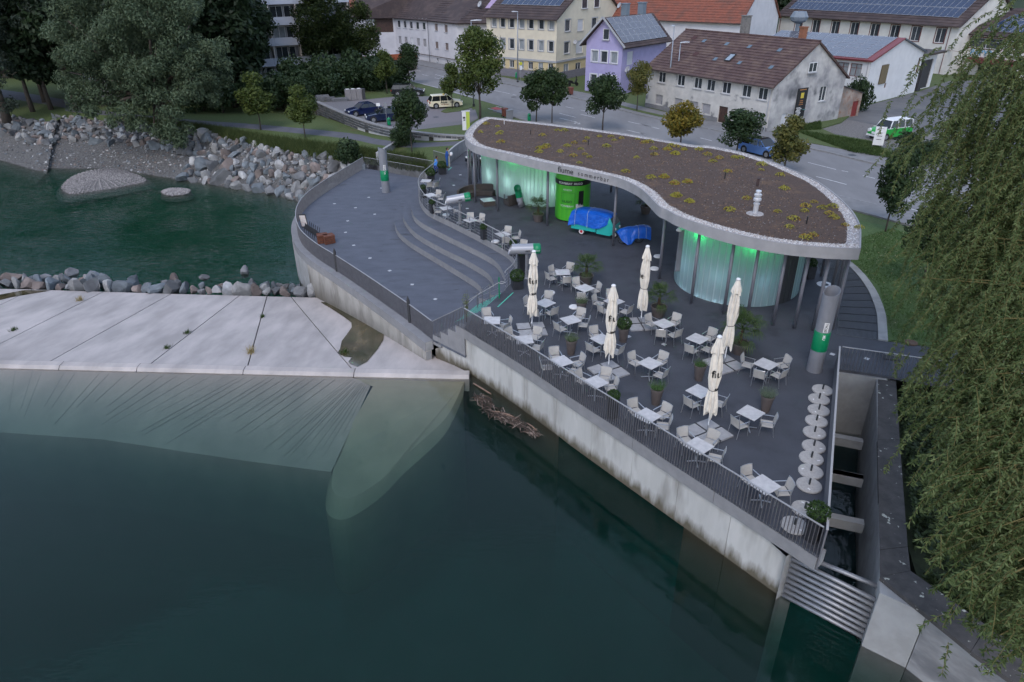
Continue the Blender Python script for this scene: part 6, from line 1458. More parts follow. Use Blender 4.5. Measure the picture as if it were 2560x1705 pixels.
def facade(parent, o, d, L_, z0, H_, openings, wm, name='wall', top=None, fm=None, sill=True, surround=None):
 """Wall with real openings. d runs along the wall, outside on its right; openings are (u, z, w, h, kind[, pane])."""
 fm = fm or M_WFR; d = Vector((d[0], d[1])).normalized(); nrm_ = Vector((d.y, -d.x)); rec = 0.13
 us = sorted({0.0, L_} | {u for op in openings for u in (op[0], op[0] + op[2])}); zs = sorted({z0, H_} | {z for op in openings for z in (op[1], op[1] + op[3])})
 us = [u for u in us if -0.001 <= u <= L_ + 0.001]; zs = [z for z in zs if z0 - 0.001 <= z <= H_ + 0.001]
 pt = lambda u, z, e=0.0: (o[0] + d.x * u - nrm_.x * e, o[1] + d.y * u - nrm_.y * e, z)
 s = MB()
 for a, b in zip(us[:-1], us[1:]):
  for p, q in zip(zs[:-1], zs[1:]):
   if b - a < 1e-4 or q - p < 1e-4: continue
   mu, mz = (a + b) / 2, (p + q) / 2
   if any(op[0] < mu < op[0] + op[2] and op[1] < mz < op[1] + op[3] for op in openings): continue
   s.face([pt(a, p), pt(b, p), pt(b, q), pt(a, q)])
 for op in openings:
  u, z, w_, h = op[:4]
  for A, B in (((u, z), (u + w_, z)), ((u + w_, z), (u + w_, z + h)), ((u + w_, z + h), (u, z + h)), ((u, z + h), (u, z))):
   s.face([pt(*A), pt(*A, rec), pt(*B, rec), pt(*B)])
 if top: s.face([pt(u, z) for u, z in top])
 wall = s.build(name, wm, parent)
 rz = math.atan2(d.y, d.x)
 for op in openings:
  u, z, w_, h, kind = op[:5]; pm = op[5] if len(op) > 5 else M_PANE
  loc = pt(u + w_ / 2, z, rec - 0.02)
  if kind in ('shut', 'wshut', 'bshut'):
   s = MB(); m_ = {'shut': M_SHUT, 'wshut': M_WSHUT, 'bshut': M_BSHUT}[kind]
   nsl = max(4, int(h / 0.12))
   for k in range(nsl): s.box((0, 0.02, h * (k + 0.5) / nsl), (w_ - 0.02, 0.03, h / nsl - 0.012))
   s.box((0, 0.045, h / 2), (w_ - 0.02, 0.01, h - 0.02)); s.build('shutter', m_, wall, False, loc, rz)
   if sill and kind != 'shut': _, _, sl = win_meshes(w_, h, 'one', fm, M_PANE); put('sill', sl, wall, loc, rz)
  elif kind == 'door':
   s = MB(); s.box((0, 0.02, h / 2), (w_ - 0.02, 0.05, h - 0.01)); s.box((0, -0.01, h * 0.68), (w_ * 0.5, 0.03, h * 0.35)); s.box((w_ * 0.36, -0.03, h * 0.45), (0.03, 0.05, 0.12)); s.build('door', pm if len(op) > 5 else M_DOORB, wall, False, loc, rz)
  else:
   fr, pn, sl = win_meshes(w_, h, kind, fm, pm); f_ = put('window', fr, parent, loc, rz); k_ = (w_ / round(w_, 1), 1, h / round(h, 1)); f_.scale = k_
   put('pane', pn, f_)
   if sill: put('sill', sl, f_)
   if surround:
    s = MB(); t_ = 0.13; e = -0.15
    for a in ((-w_ / 2 - t_ / 2, h / 2, t_, h + 2 * t_), (w_ / 2 + t_ / 2, h / 2, t_, h + 2 * t_)): s.box((a[0], e + 0.015, a[1]), (a[2], 0.05, a[3]))
    for zz in (-t_ / 2, h + t_ / 2): s.box((0, e + 0.015, zz), (w_, 0.05, t_))
    s.build('surround', surround, f_)
 return wall
def slope(parent, a, b, c_, d, m, rows, cols, name='roof_slope', thick=0.12):
 """Tiled slope from eave a-b up to ridge d-c: every course is a real lapped, ribbed strip."""
 a, b, c_, d = map(Vector, (a, b, c_, d)); n_ = (b - a).cross(d - a).normalized(); s = MB()
 s.face([a, b, c_, d]); s.face([p - n_ * thick for p in (d, c_, b, a)])
 for p, q in ((a, b), (b, c_), (c_, d), (d, a)): s.face([p, p - n_ * thick, q - n_ * thick, q])
 for r in range(rows):
  lo, hi = r / rows, (r + 1.12) / rows; hi = min(hi, 1.0); prev = None
  for k in range(cols * 2 + 1):
   u = k / (cols * 2); up = 0.055 if k % 2 else 0.035
   p, q = a.lerp(d, lo).lerp(b.lerp(c_, lo), u) + n_ * (up + 0.035), a.lerp(d, hi).lerp(b.lerp(c_, hi), u) + n_ * up * 0.5
   if prev: s.face([prev[0], p, q, prev[1]]); s.face([prev[0] - n_ * 0.04, p - n_ * 0.04, p, prev[0]])
   prev = (p, q)
 return s.build(name, m, parent)
def panels(parent, a, b, c_, d, nu, nv, m, gap=0.03, lift=0.16):
 """Solar panels laid out one by one over a slope (a-b eave, d-c ridge)."""
 a, b, c_, d = map(Vector, (a, b, c_, d)); n_ = (b - a).cross(d - a).normalized()
 P_ = lambda u, v: a.lerp(b, u).lerp(d.lerp(c_, u), v) + n_ * lift
 for i in range(nu):
  for j in range(nv):
   q = [P_((i + 0.02) / nu, (j + 0.02) / nv), P_((i + 0.98) / nu, (j + 0.02) / nv), P_((i + 0.98) / nu, (j + 0.98) / nv), P_((i + 0.02) / nu, (j + 0.98) / nv)]
   c0 = sum(q, Vector()) / 4; s = MB(); s.face(q, 1)
   inn = [p + (c0 - p).normalized() * 0.05 + n_ * 0.004 for p in q]; s.face(inn, 0)
   for k in range(4): s.face([q[k], q[k] - n_ * 0.05, q[(k + 1) % 4] - n_ * 0.05, q[(k + 1) % 4]], 1)
   s.build('solar_panel', [m, M_PVF], parent)
def V2(p, d, u, e=0.0):
 d = Vector((d[0], d[1])); n_ = Vector((-d.y, d.x)); return (p[0] + d.x * u + n_.x * e, p[1] + d.y * u + n_.y * e)
def gable_house(t, o, d, L_, D, eave, ridge, m_roof, rows, cols, over=0.45, gover=0.25):
 """Roof with ridge along d; o is the front corner, body extends to the left of d."""
 P3 = lambda u, e, z: V2(o, d, u, e) + (z,)
 k = (ridge - eave) / (D / 2); zl = eave - over * k
 r1 = slope(t, P3(-gover, -over, zl), P3(L_ + gover, -over, zl), P3(L_ + gover, D / 2, ridge), P3(-gover, D / 2, ridge), m_roof, rows, cols)
 r2 = slope(t, P3(L_ + gover, D + over, zl), P3(-gover, D + over, zl), P3(-gover, D / 2, ridge), P3(L_ + gover, D / 2, ridge), m_roof, max(3, rows // 3), max(4, cols // 4))
 s = MB(); s.tube([P3(-gover, D / 2, ridge + 0.06), P3(L_ + gover, D / 2, ridge + 0.06)], 0.11, 6); s.build('ridge_tiles', m_roof, t)
 s = MB(); s.bar(P3(-gover, -over - 0.05, zl - 0.02), P3(L_ + gover, -over - 0.05, zl - 0.02), 0.13, 0.11); s.build('gutter', M_TRIM, t)
 return r1, P3, k
def downpipe(t, p, z1, m=None):
 s = MB(); s.tube([(p[0], p[1], 0.05), (p[0], p[1], z1)], 0.05, 6); s.build('downpipe', m or M_SILL, t)
# the old rendered house
M_OLDR = mat('old_render', (0.56, 0.53, 0.50), (0.44, 0.42, 0.40), rough=0.9, scale=0.9, bump=0.3, bscale=10, col3=(0.16, 0.16, 0.17), scale3=0.55, lo3=0.62, hi3=0.72)
M_OLDG = mat('old_gable_render', (0.50, 0.48, 0.47), (0.22, 0.215, 0.23), rough=0.9, scale=0.45, bump=0.3, bscale=10, col3=(0.12, 0.12, 0.13), scale3=0.4, lo3=0.55, hi3=0.7)
oh = thing('old_house', 'shabby white house with brown tiled roof and closed shutters', 'house')
OA, OD = (17.32, 92.91), (0.534, -0.845); OL, ODp = 19.26, 12.2
facade(oh, OA, OD, OL, 0.0, 4.9, [(u, 3.2, 1.25, 1.25, 'two') for u in (1.95, 5.2, 7.95, 9.95, 12.3, 15.15, 17.35)] + [(u, 0.65, 1.3, 1.1, 'shut') for u in (1.75, 5.1, 7.7, 9.65, 15.0, 17.25)] + [(12.25, 0.02, 1.3, 1.8, 'door')], M_OLDR)
s = MB(); p0, p1 = V2(OA, OD, 0, -0.04), V2(OA, OD, 12.2, -0.04); s.bar(p0 + (0.25,), p1 + (0.25,), 0.08, 0.5); p0, p1 = V2(OA, OD, 13.6, -0.04), V2(OA, OD, OL, -0.04); s.bar(p0 + (0.25,), p1 + (0.25,), 0.08, 0.5); s.build('plinth', mat('plinth_grey', (0.22, 0.215, 0.23), (0.15, 0.147, 0.155), rough=0.9, scale=1.5), oh)
OB = V2(OA, OD, OL); OG = (0.740, 0.673)
OG = (-OD[1], OD[0]); 
facade(oh, OB, OG, ODp, 0.0, 4.9, [(5.2, 5.75, 0, 0, 'x')][:0] + [(8.0, 2.45, 1.2, 1.6, 'two'), (2.1, 0.3, 0.9, 1.4, 'wshut')], M_OLDG, 'gable_wall', top=[(0, 4.9), (ODp, 4.9), (ODp / 2, 8.65)])
s = MB(); gp_ = V2(OB, OG, 5.9, 0.0); nn = Vector((OG[1], -OG[0])); fr, pn, sl = win_meshes(1.4, 1.0, 'two', M_WFR, M_PANE)
f_ = put('window', fr, oh, (gp_[0] + nn.x * 0.03, gp_[1] + nn.y * 0.03, 5.7), math.atan2(OG[1], OG[0])); put('pane', pn, f_); put('sill', sl, f_)
facade(oh, V2(OA, OD, 0, ODp), (-OG[0], -OG[1]), ODp, 0, 4.9, [], M_OLDR, 'rear_wall', top=[(0, 4.9), (ODp, 4.9), (ODp / 2, 8.65)])
r1, P3, kk = gable_house(oh, OA, OD, OL, ODp, 4.9, 8.75, M_TILE_B, 17, 62)
for u, e in ((4.3, 4.3), (8.0, 4.2), (11.4, 4.15), (15.6, 4.1), (8.6, 1.9), (12.3, 1.8), (16.7, 1.75)):
 s = MB(); a, b = P3(u, e, 4.9 + e * kk + 0.12), P3(u + 0.5, e, 4.9 + e * kk + 0.12); c_, d_ = P3(u + 0.5, e + 0.45, 4.9 + (e + 0.45) * kk + 0.12), P3(u, e + 0.45, 4.9 + (e + 0.45) * kk + 0.12); s.face([a, b, c_, d_]); s.build('glass_tile', mat('glass_tile', (0.10, 0.14, 0.18), rough=0.15), oh)
for u, e in ((2.2, 4.6), (2.6, 2.0), (5.0, 2.2)):
 s = MB(); a, b = P3(u, e, 4.9 + e * kk + 0.11), P3(u + 0.7, e, 4.9 + e * kk + 0.11); c_, d_ = P3(u + 0.7, e + 0.6, 4.9 + (e + 0.6) * kk + 0.11), P3(u, e + 0.6, 4.9 + (e + 0.6) * kk + 0.11); s.face([a, b, c_, d_]); s.build('tile_patch', mat('tile_patch', (0.06, 0.022, 0.022), rough=0.8), oh)
s = MB(); q = [P3(10.3, 2.0, 4.9 + 2.0 * kk + 0.2), P3(11.1, 2.0, 4.9 + 2.0 * kk + 0.2), P3(11.1, 3.0, 4.9 + 3.0 * kk + 0.2), P3(10.3, 3.0, 4.9 + 3.0 * kk + 0.2)]
for k in range(4): s.bar(q[k], q[(k + 1) % 4], 0.09, 0.1)
rw = s.build('roof_window', M_DARK, oh); s = MB(); s.face(q); s.build('pane', mat('sky_glass', (0.25, 0.30, 0.36), rough=0.05), rw)
cp = V2(OA, OD, 8.6, 6.8); s = MB(); s.box((cp[0], cp[1], 9.1), (0.8, 0.8, 3.2), 0.5); s.box((cp[0], cp[1], 10.72), (0.95, 0.95, 0.1), 0.5); s.build('chimney', M_CHIM, oh)
cp = V2(OA, OD, 15.6, 8.2); s = MB(); s.box((cp[0], cp[1], 8.6), (0.6, 0.6, 2.4), 0.5); s.box((cp[0], cp[1], 9.85), (0.75, 0.75, 0.12), 0.5); s.build('chimney', mat('brick_chimney', (0.27, 0.11, 0.06), (0.20, 0.085, 0.05), rough=0.9, scale=6), oh)
downpipe(oh, V2(OA, OD, OL - 0.25, -0.12), 4.8)
# banner on its gable
bn = V2(OB, OG, 4.05, -0.06); ang = math.atan2(OG[1], OG[0])
t = thing('wall_banner', 'tall black banner with yellow square on the old gable', 'banner', (bn[0], bn[1], 1.15), ang)
s = MB(); s.box((0.85, 0, 1.5), (1.7, 0.04, 3.05)); s.build('cloth', M_BLACK, t)
s = MB(); s.box((0.85, -0.025, 2.25), (0.5, 0.01, 0.55)); s.build('yellow_square', mat('banner_yellow', (0.55, 0.42, 0.05), rough=0.7), t)
s = MB()
for k in range(7): s.box((0.5 + 0.1 * (k % 3), -0.026, 0.2 + k * 0.13), (0.7 + 0.1 * (k % 2), 0.01, 0.06))
s.build('white_lines', M_WHITE, t)
s = MB()
for k in range(3): s.box((0.85, -0.026, 1.3 + k * 0.2), (0.7 - 0.1 * k, 0.01, 0.07))
s.box((0.85, -0.026, 2.85), (1.1, 0.01, 0.1)); s.build('orange_lines', mat('banner_orange', (0.35, 0.15, 0.05), rough=0.7), t)
s = MB(); s.lathe([(0.28, -0.03), (0.3, 0), (0.1, 0.01)], 9, (1.35, -0.03, 0.75)); s.build('picture', mat('banner_teal', (0.10, 0.25, 0.25), (0.02, 0.04, 0.04), rough=0.7, scale=6), t)
# brick lean-to behind the old house
an = thing('brick_shed', 'crumbling brick lean-to with dark red door beside the old house', 'shed')
A0 = V2(OB, OG, ODp + 0.02, 0.3); M_BRK = mat('bare_brick', (0.22, 0.12, 0.085), (0.34, 0.30, 0.27), rough=0.95, scale=1.6, bump=0.5, bscale=14, col3=(0.15, 0.13, 0.12), scale3=0.8)
facade(an, A0, OG, 4.4, 0, 2.6, [(2.9, 0.02, 1.15, 1.75, 'door', mat('red_door', (0.17, 0.02, 0.018), rough=0.5))], M_BRK, top=[(0, 2.6), (4.4, 2.6), (0, 3.75)])
e0 = V2(A0, OG, 4.4); facade(an, e0, (-OG[1], OG[0]), 3.2, 0, 2.6, [], M_BRK, 'side_wall')
s = MB(); q = [V2(A0, OG, -0.05, -0.15) + (3.85,), V2(A0, OG, 4.6, -0.15) + (2.6,), V2(A0, OG, 4.6, 3.5) + (2.6,), V2(A0, OG, -0.05, 3.5) + (3.85,)]; s.face(q); s.face([(p[0], p[1], p[2] - 0.08) for p in q[::-1]])
for k in range(4): s.face([q[k], q[(k + 1) % 4], (q[(k + 1) % 4][0], q[(k + 1) % 4][1], q[(k + 1) % 4][2] - 0.08), (q[k][0], q[k][1], q[k][2] - 0.08)])
s.build('roof', M_DARK, an)
# white hall
M_WHALL = mat('white_hall_render', (0.60, 0.60, 0.62), (0.54, 0.54, 0.56), rough=0.85, scale=1.0, bump=0.15, bscale=14)
wh_ = thing('white_hall', 'plain white hall with pale solar roof and boarded window', 'hall')
HA, HG = (44.9, 92.3), (0.759, 0.652); HF = (0.652, -0.759); HL, HD = 17.0, 15.6
h0 = V2(HA, HF, -HL)
facade(wh_, HA, HG, HD, 0, 5.5, [(3.2, 2.2, 2.0, 2.4, 'shut'), (14.4, 2.4, 0.7, 2.2, 'one'), (5.3, 1.6, 0.5, 0.6, 'one')], M_WHALL, 'gable_wall', top=[(0, 5.5), (HD, 5.5), (7.8, 7.4)], fm=M_REDF, sill=False)
facade(wh_, h0, HF, HL, 0, 5.5, [(u, 3.35, 1.45, 1.55, 'cross', M_CURT) for u in (HL - 2.5, HL - 4.2, HL - 5.8, HL - 7.5, HL - 9.5, HL - 11.5)], M_WHALL, fm=M_REDF, sill=False)
s = MB(); q = V2(HA, HG, 4.2, -0.07); s.box((q[0], q[1], 3.4), (1.9, 0.08, 2.3), math.atan2(HG[1], HG[0])); s.build('boarding', mat('board_wood', (0.16, 0.125, 0.07), (0.12, 0.09, 0.05), rough=0.85, scale=2, stretch=(6, 6, 0.4)), wh_)
PH = lambda u, e, z: V2(h0, HF, u, e) + (z,)
M_REDM = mat('red_sheet_roof', (0.20, 0.045, 0.05), (0.16, 0.036, 0.04), rough=0.5, scale=2, stretch=(3, 3, 1))
slope(wh_, PH(-0.2, -0.4, 5.35), PH(HL + 0.3, -0.4, 5.35), PH(HL + 0.3, 7.8, 7.5), PH(-0.2, 7.8, 7.5), M_REDM, 1, 60)
slope(wh_, PH(HL + 0.3, HD + 0.4, 5.3), PH(-0.2, HD + 0.4, 5.3), PH(-0.2, 7.8, 7.5), PH(HL + 0.3, 7.8, 7.5), mat('zinc_roof', (0.10, 0.125, 0.16), rough=0.5, metal=0.2), 1, 20)
panels(wh_, PH(4.6, 0.0, 5.45), PH(HL - 0.6, 0.0, 5.45), PH(HL - 0.6, 7.5, 7.42), PH(4.6, 7.5, 7.42), 8, 5, M_PVL)
panels(wh_, PH(-0.1, 2.5, 6.05), PH(4.5, 2.5, 6.05), PH(4.5, 7.5, 7.42), PH(-0.1, 7.5, 7.42), 3, 4, M_PVL)
downpipe(wh_, V2(HA, HF, -0.3, -0.1), 5.3)
dpt = (73.70, 128.79, 0); s = MB(); q0 = V2(HA, HG, HD + 0.2, 0.6); q1 = V2(HA, HG, HD + 7.0, 0.6)
facade(wh_, q0, HG, 6.6, 0, 4.7, [(1.0, 0.05, 4.6, 3.9, 'door', M_DARK)], M_WHALL, 'dock_wall')
s = MB(); s.prism([V2(q0, HG, -0.3, -1.0), V2(q0, HG, 7.0, -1.0), V2(q0, HG, 7.0, 7), V2(q0, HG, -0.3, 7)], 4.72, 5.0); s.build('dock_roof', M_TRIM, wh_)
s = MB(); s.box(V2(q0, HG, 1.4, -0.3) + (2.0,), (0.9, 0.5, 4.0), math.atan2(HG[1], HG[0])); s.build('dock_frame', M_DARK, wh_)
q = V2(h0, HF, 1.5, 9); s = MB(); s.lathe([(0.3, 7.0), (0.3, 8.4), (1.1, 8.8), (1.3, 9.3), (0.9, 10.0)], 10, (q[0], q[1], 0)); s.build('duct_cap', mat('duct_grey', (0.16, 0.19, 0.23), rough=0.5), wh_)
# long factory building with dark red window frames
M_FAC = mat('factory_render', (0.60, 0.58, 0.56), (0.52, 0.50, 0.485), rough=0.9, scale=1.0, bump=0.2, bscale=10)
fb = thing('factory', 'long cream factory with red window frames and blue solar roof', 'factory')
FA, FD = (53.0, 150.2), (0.498, -0.867); FL, FDp = 35.5, 16.0
facade(fb, FA, FD, FL, 0, 7.5, [(u, 4.6, 1.6, 2.2, 'two') for u in (4.0, 8.0, 12.2, 16.2, 20.2, 24.0, 27.8, 32.0)], M_FAC, fm=M_WFR, sill=False, surround=M_REDF)
FB = V2(FA, FD, FL); FGd = (0.867, 0.498)
facade(fb, FB, FGd, FDp, 0, 7.5, [], M_FAC, 'gable_wall', top=[(0, 7.5), (FDp, 7.5), (FDp / 2, 12.6)])
facade(fb, V2(FA, FD, 0, FDp), (-FGd[0], -FGd[1]), FDp, 0, 7.5, [], M_FAC, 'gable_wall', top=[(0, 7.5), (FDp, 7.5), (FDp / 2, 12.6)])
r1, P3, kk = gable_house(fb, FA, FD, FL, FDp, 7.5, 12.6, M_TILE_D, 14, 50, 0.6, 0.5)
panels(fb, P3(1.0, 1.1, 7.5 + 1.1 * kk), P3(FL - 1.2, 1.1, 7.5 + 1.1 * kk), P3(FL - 1.2, 7.2, 7.5 + 7.2 * kk), P3(1.0, 7.2, 7.5 + 7.2 * kk), 31, 3, M_PV)
s = MB(); s.bar(V2(FA, FD, FL - 0.6, -0.12) + (3.7,), V2(FA, FD, FL - 0.6, -0.12) + (3.71,), 0.2, 7.2); s.build('corner_strip', M_REDF, fb); downpipe(fb, V2(FA, FD, FL - 1.2, -0.15), 7.2, M_REDF); downpipe(fb, V2(FA, FD, 0.5, -0.15), 7.2, M_REDF)
# office wing with blue sign letters
pb = thing('office_wing', 'cream office wing with blue sign letters beside the factory', 'building')
PA, PD = (73.6, 122.0), (0.46, -0.888)
facade(pb, PA, PD, 16, 0, 6.0, [(1.0, 4.0, 5.2, 1.5, 'cross'), (8, 4.0, 4.5, 1.5, 'cross'), (3.4, 0.05, 4.5, 1.9, 'door', M_DARK)], M_FAC, fm=M_WFR, sill=False, surround=M_REDF)
facade(pb, V2(PA, PD, 0, 10), (-0.888 * -1 * -1, -0.46), 10, 0, 6.0, [], M_FAC, 'side_wall')
PP = lambda u, e, z: V2(PA, PD, u, e) + (z,)
slope(pb, PP(-0.5, -0.7, 5.9), PP(16.5, -0.7, 5.9), PP(16.5, 6, 9.6), PP(3.2, 6, 9.6), M_TILE_D, 9, 26)
panels(pb, PP(2.4, 0.2, 6.4), PP(13, 0.2, 6.4), PP(13, 4.4, 8.7), PP(4.2, 4.4, 8.7), 8, 3, M_PV)
s = MB(); s.bar(PP(2.2, -0.9, 2.35), PP(9.5, -0.9, 2.35), 1.7, 0.7); s.build('canopy', M_REDF, pb)
me = text_mesh('PAPYR', 1.15, 0.03, 0.01, 1.1); me.materials.append(mat('sign_blue', (0.13, 0.33, 0.52), rough=0.5)); q = PP(1.5, -0.06, 2.95)
o = put('lettering', me, pb, q, (pi / 2, 0, math.atan2(PD[1], PD[0]))); o['label'] = 'pale blue sign letters'
# lilac house
M_LIL = mat('lilac_render', (0.36, 0.325, 0.53), (0.32, 0.29, 0.48), rough=0.9, scale=1.2, bump=0.2, bscale=14)
li = thing('lilac_house', 'lilac gabled house with white windows and solar roof', 'house')
LA, LD = (10.85, 106.4), (0.758, -0.652); LW, LD2 = 6.0, (0.652, 0.758)
ops = [(0.95, 4.0, 1.1, 1.5, 'one', M_CURT), (2.5, 4.0, 1.1, 1.5, 'one'), (4.15, 4.0, 1.1, 1.5, 'one', M_CURT), (0.9, 1.05, 1.1, 1.3, 'one'), (2.5, 1.05, 1.1, 1.3, 'one', M_CURT), (4.15, 1.05, 1.1, 1.3, 'one')]
facade(li, LA, LD, LW, 0, 6.8, ops, M_LIL, 'gable_wall', top=[(0, 6.8), (LW, 6.8), (LW / 2, 9.7)], surround=M_WFR)
q = V2(LA, LD, 3.25, -0.03); fr, pn, sl = win_meshes(1.0, 1.4, 'one', M_WFR, M_PANE); f_ = put('window', fr, li, (q[0], q[1], 6.95), math.atan2(LD[1], LD[0])); put('pane', pn, f_); put('sill', sl, f_)
LB = V2(LA, LD, LW); facade(li, LB, LD2, 12, 0, 6.8, [(1.3, 3.7, 1.6, 1.75, 'wshut'), (1.3, 5.95, 1.3, 0.65, 'wshut')], M_LIL, 'side_wall', sill=False)
LO = V2(LA, LD2, -0.3)
PL_ = lambda u, e, z: (LA[0] + LD2[0] * u + LD[0] * e, LA[1] + LD2[1] * u + LD[1] * e, z)
kk = 2.9 / 3.0
slope(li, PL_(-0.7, LW + 0.75, 6.8 - 0.75 * kk), PL_(12.5, LW + 0.75, 6.8 - 0.75 * kk), PL_(12.5, 3.0, 9.75), PL_(-0.7, 3.0, 9.75), M_TILE_D, 12, 34)
slope(li, PL_(12.5, -0.75, 6.8 - 0.75 * kk), PL_(-0.7, -0.75, 6.8 - 0.75 * kk), PL_(-0.7, 3.0, 9.75), PL_(12.5, 3.0, 9.75), M_TILE_D, 6, 10)
panels(li, PL_(-0.3, LW + 0.2, 6.8 - 0.2 * kk + 0.02), PL_(11.5, LW + 0.2, 6.8 - 0.2 * kk + 0.02), PL_(11.5, 3.2, 9.6), PL_(-0.3, 3.2, 9.6), 8, 4, M_PVL)
for e0, e1 in ((3.0, LW + 0.8), (3.0, -0.8)):
 s = MB(); s.bar(PL_(-0.72, e0, 9.8), PL_(-0.72, e1, 9.8 - 3.75 * kk), 0.06, 0.26); s.build('bargeboard', M_SILL, li)
for u, e in ((5.5, 2.6), (9.5, 2.9)):
 q = PL_(u, e, 9.9); s = MB(); s.box(q, (0.9, 0.9, 2.6), 0.85); s.box((q[0], q[1], 11.25), (1.05, 1.05, 0.1), 0.85); s.build('chimney', M_CHIMS, li)
M_DISH = mat('dish_grey', (0.36, 0.37, 0.40), rough=0.6)
def dish(parent, q, r, face, el=25):
 t_ = Vector((cos(radians(face)) * cos(radians(el)), sin(radians(face)) * cos(radians(el)), sin(radians(el)))); s = MB(); rings = []
 x = t_.cross(Vector((0, 0, 1))).normalized(); y = t_.cross(x)
 for f, dp in ((0.05, 0.0), (0.5, 0.04), (0.85, 0.12), (1.0, 0.18), (0.98, 0.2), (0.5, 0.06)): rings.append([tuple(Vector(q) + (x * cos(a) + y * sin(a)) * r * f + t_ * dp * r * 2) for a in [2 * pi * i / 18 for i in range(18)]])
 s.loft(rings); s.tube([q, tuple(Vector(q) + t_ * r * 0.9)], 0.02, 4); s.tube([q, tuple(Vector(q) - t_ * 0.3)], 0.03, 5); return s.build('satellite_dish', M_DISH, parent, smooth=False)
dish(li, V2(LB, LD2, 1.1, -0.4) + (3.2,), 0.45, 215)
dish(li, PL_(4.6, 2.2, 11.0), 0.4, 200)
# yellow apartment house
M_YEL = mat('yellow_render', (0.62, 0.56, 0.45), (0.56, 0.505, 0.41), rough=0.9, scale=1.0, bump=0.15, bscale=12)
M_YEL2 = mat('ochre_render', (0.56, 0.45, 0.27), (0.50, 0.40, 0.24), rough=0.9, scale=1.0, stretch=(0.3, 0.3, 6))
ye = thing('yellow_house', 'three-storey pale yellow house with solar panels on the roof', 'house')
YD = (0.783, -0.621); YA = V2((-2.14, 123.75), YD, -2.1); YL = 14.0; YG = (0.621, 0.783); YDp = 19.0
us = [1.1, 2.9, 4.75, 6.75, 8.6, 10.6, 12.5]
ops = [(u, 7.3, 0.95, 1.5, 'one', M_PANE if i % 3 else M_CURT) for i, u in enumerate(us)] + [(u, 4.2, 0.95, 1.5, 'one', M_CURT if i % 2 else M_PANE) for i, u in enumerate(us)]
facade(ye, YA, YD, YL, 2.9, 9.1, ops, M_YEL, surround=M_SILL)
facade(ye, YA, YD, YL, 0, 2.6, [(u, 1.35, 0.95, 1.15, 'two', M_CURT if i % 2 else M_PANE) for i, u in enumerate(us)], M_YEL2, 'ground_wall')
YB = V2(YA, YD, YL)
facade(ye, YB, YG, YDp, 2.9, 9.1, [(2.3, 6.95, 1.5, 1.65, 'one'), (5.8, 6.8, 1.7, 1.7, 'wshut'), (10.0, 6.9, 1.6, 1.6, 'one'), (2.2, 3.75, 1.5, 1.7, 'one'), (5.6, 3.5, 2.0, 1.9, 'wshut')], M_YEL, 'gable_wall', top=[(0, 9.1), (YDp, 9.1), (YDp / 2, 14.8)], surround=M_SILL)
facade(ye, YB, YG, YDp, 0, 2.6, [(2.2, 1.0, 1.5, 1.25, 'two', M_CURT), (5.6, 0.8, 1.6, 1.3, 'two')], M_YEL2, 'ground_wall')
for a, b in ((V2(YA, YD, -0.05, -0.05), V2(YA, YD, YL + 0.1, -0.05)), (V2(YB, YG, -0.1, -0.05), V2(YB, YG, YDp, -0.05))):
 s = MB(); s.bar(a + (2.75,), b + (2.75,), 0.16, 0.3); s.build('cornice', M_SILL, ye)
 s = MB(); s.bar(a + (0.55,), b + (0.55,), 0.14, 1.2); s.build('plinth', mat('plinth_stone', (0.20, 0.19, 0.22), (0.15, 0.145, 0.17), rough=0.9, scale=3, stretch=(0.5, 0.5, 3)), ye)
for u in (7.6, 11.2):
 q = V2(YB, YG, u, -0.03); fr, pn, sl = win_meshes(1.6, 1.9, 'one', M_WFR, M_PANE); f_ = put('window', fr, ye, (q[0], q[1], 10.0), math.atan2(YG[1], YG[0])); put('pane', pn, f_); put('sill', sl, f_)
r1, P3, kk = gable_house(ye, YA, YD, YL, YDp, 9.1, 14.8, M_TILE_D, 18, 44, 0.6, 0.4)
panels(ye, P3(1.3, 2.2, 9.1 + 2.2 * kk), P3(13.0, 2.2, 9.1 + 2.2 * kk), P3(13.0, 7.4, 9.1 + 7.4 * kk), P3(1.3, 7.4, 9.1 + 7.4 * kk), 11, 3, M_PV)
dish(ye, V2(YB, YG, 4.9, -0.35) + (5.3,), 0.36, 235)
downpipe(ye, V2(YA, YD, YL + 0.06, -0.06), 9.0, M_YEL)
# white corner house
M_WCR = mat('white_corner_render', (0.60, 0.585, 0.62), (0.53, 0.515, 0.55), rough=0.9, scale=0.8, bump=0.15, bscale=10)
wc = thing('white_corner_house', 'long white corner house with dark brown roof and small windows', 'house')
c0, c1, c2, c3 = (-22.7, 151.1), (-15.1, 142.3), (-9.3, 134.2), (-3.9, 135.0)
def seg(a, b, ops, **kw):
 d = Vector(b) - Vector(a); facade(wc, a, d, d.length, 0, 7.4, ops, M_WCR, **kw)
seg(c0, c1, [(0.9 + i * 2.15, 5.5, 1.05, 1.3, 'one') for i in range(5)] + [(0.9 + i * 2.15, 2.6, 1.05, 1.35, 'shut') for i in (0, 1, 3, 4)] + [(5.2, 1.4, 1.0, 2.5, 'door', M_WFR)])
seg(c1, c2, [(2.2, 5.6, 1.1, 1.2, 'bshut'), (5.7, 5.55, 1.1, 1.25, 'bshut'), (2.1, 2.55, 1.1, 1.2, 'bshut'), (5.7, 2.55, 1.1, 1.2, 'bshut'), (2.3, 0.3, 0.6, 0.6, 'one'), (5.8, 0.3, 0.6, 0.6, 'one')])
seg(c2, c3, [(2.2, 5.5, 1.5, 1.3, 'bshut'), (2.2, 2.5, 1.4, 1.3, 'bshut')])
seg((-31, 149.5), c0, [(4.5, 4.6, 3.6, 2.7, 'door', M_DOORB)])
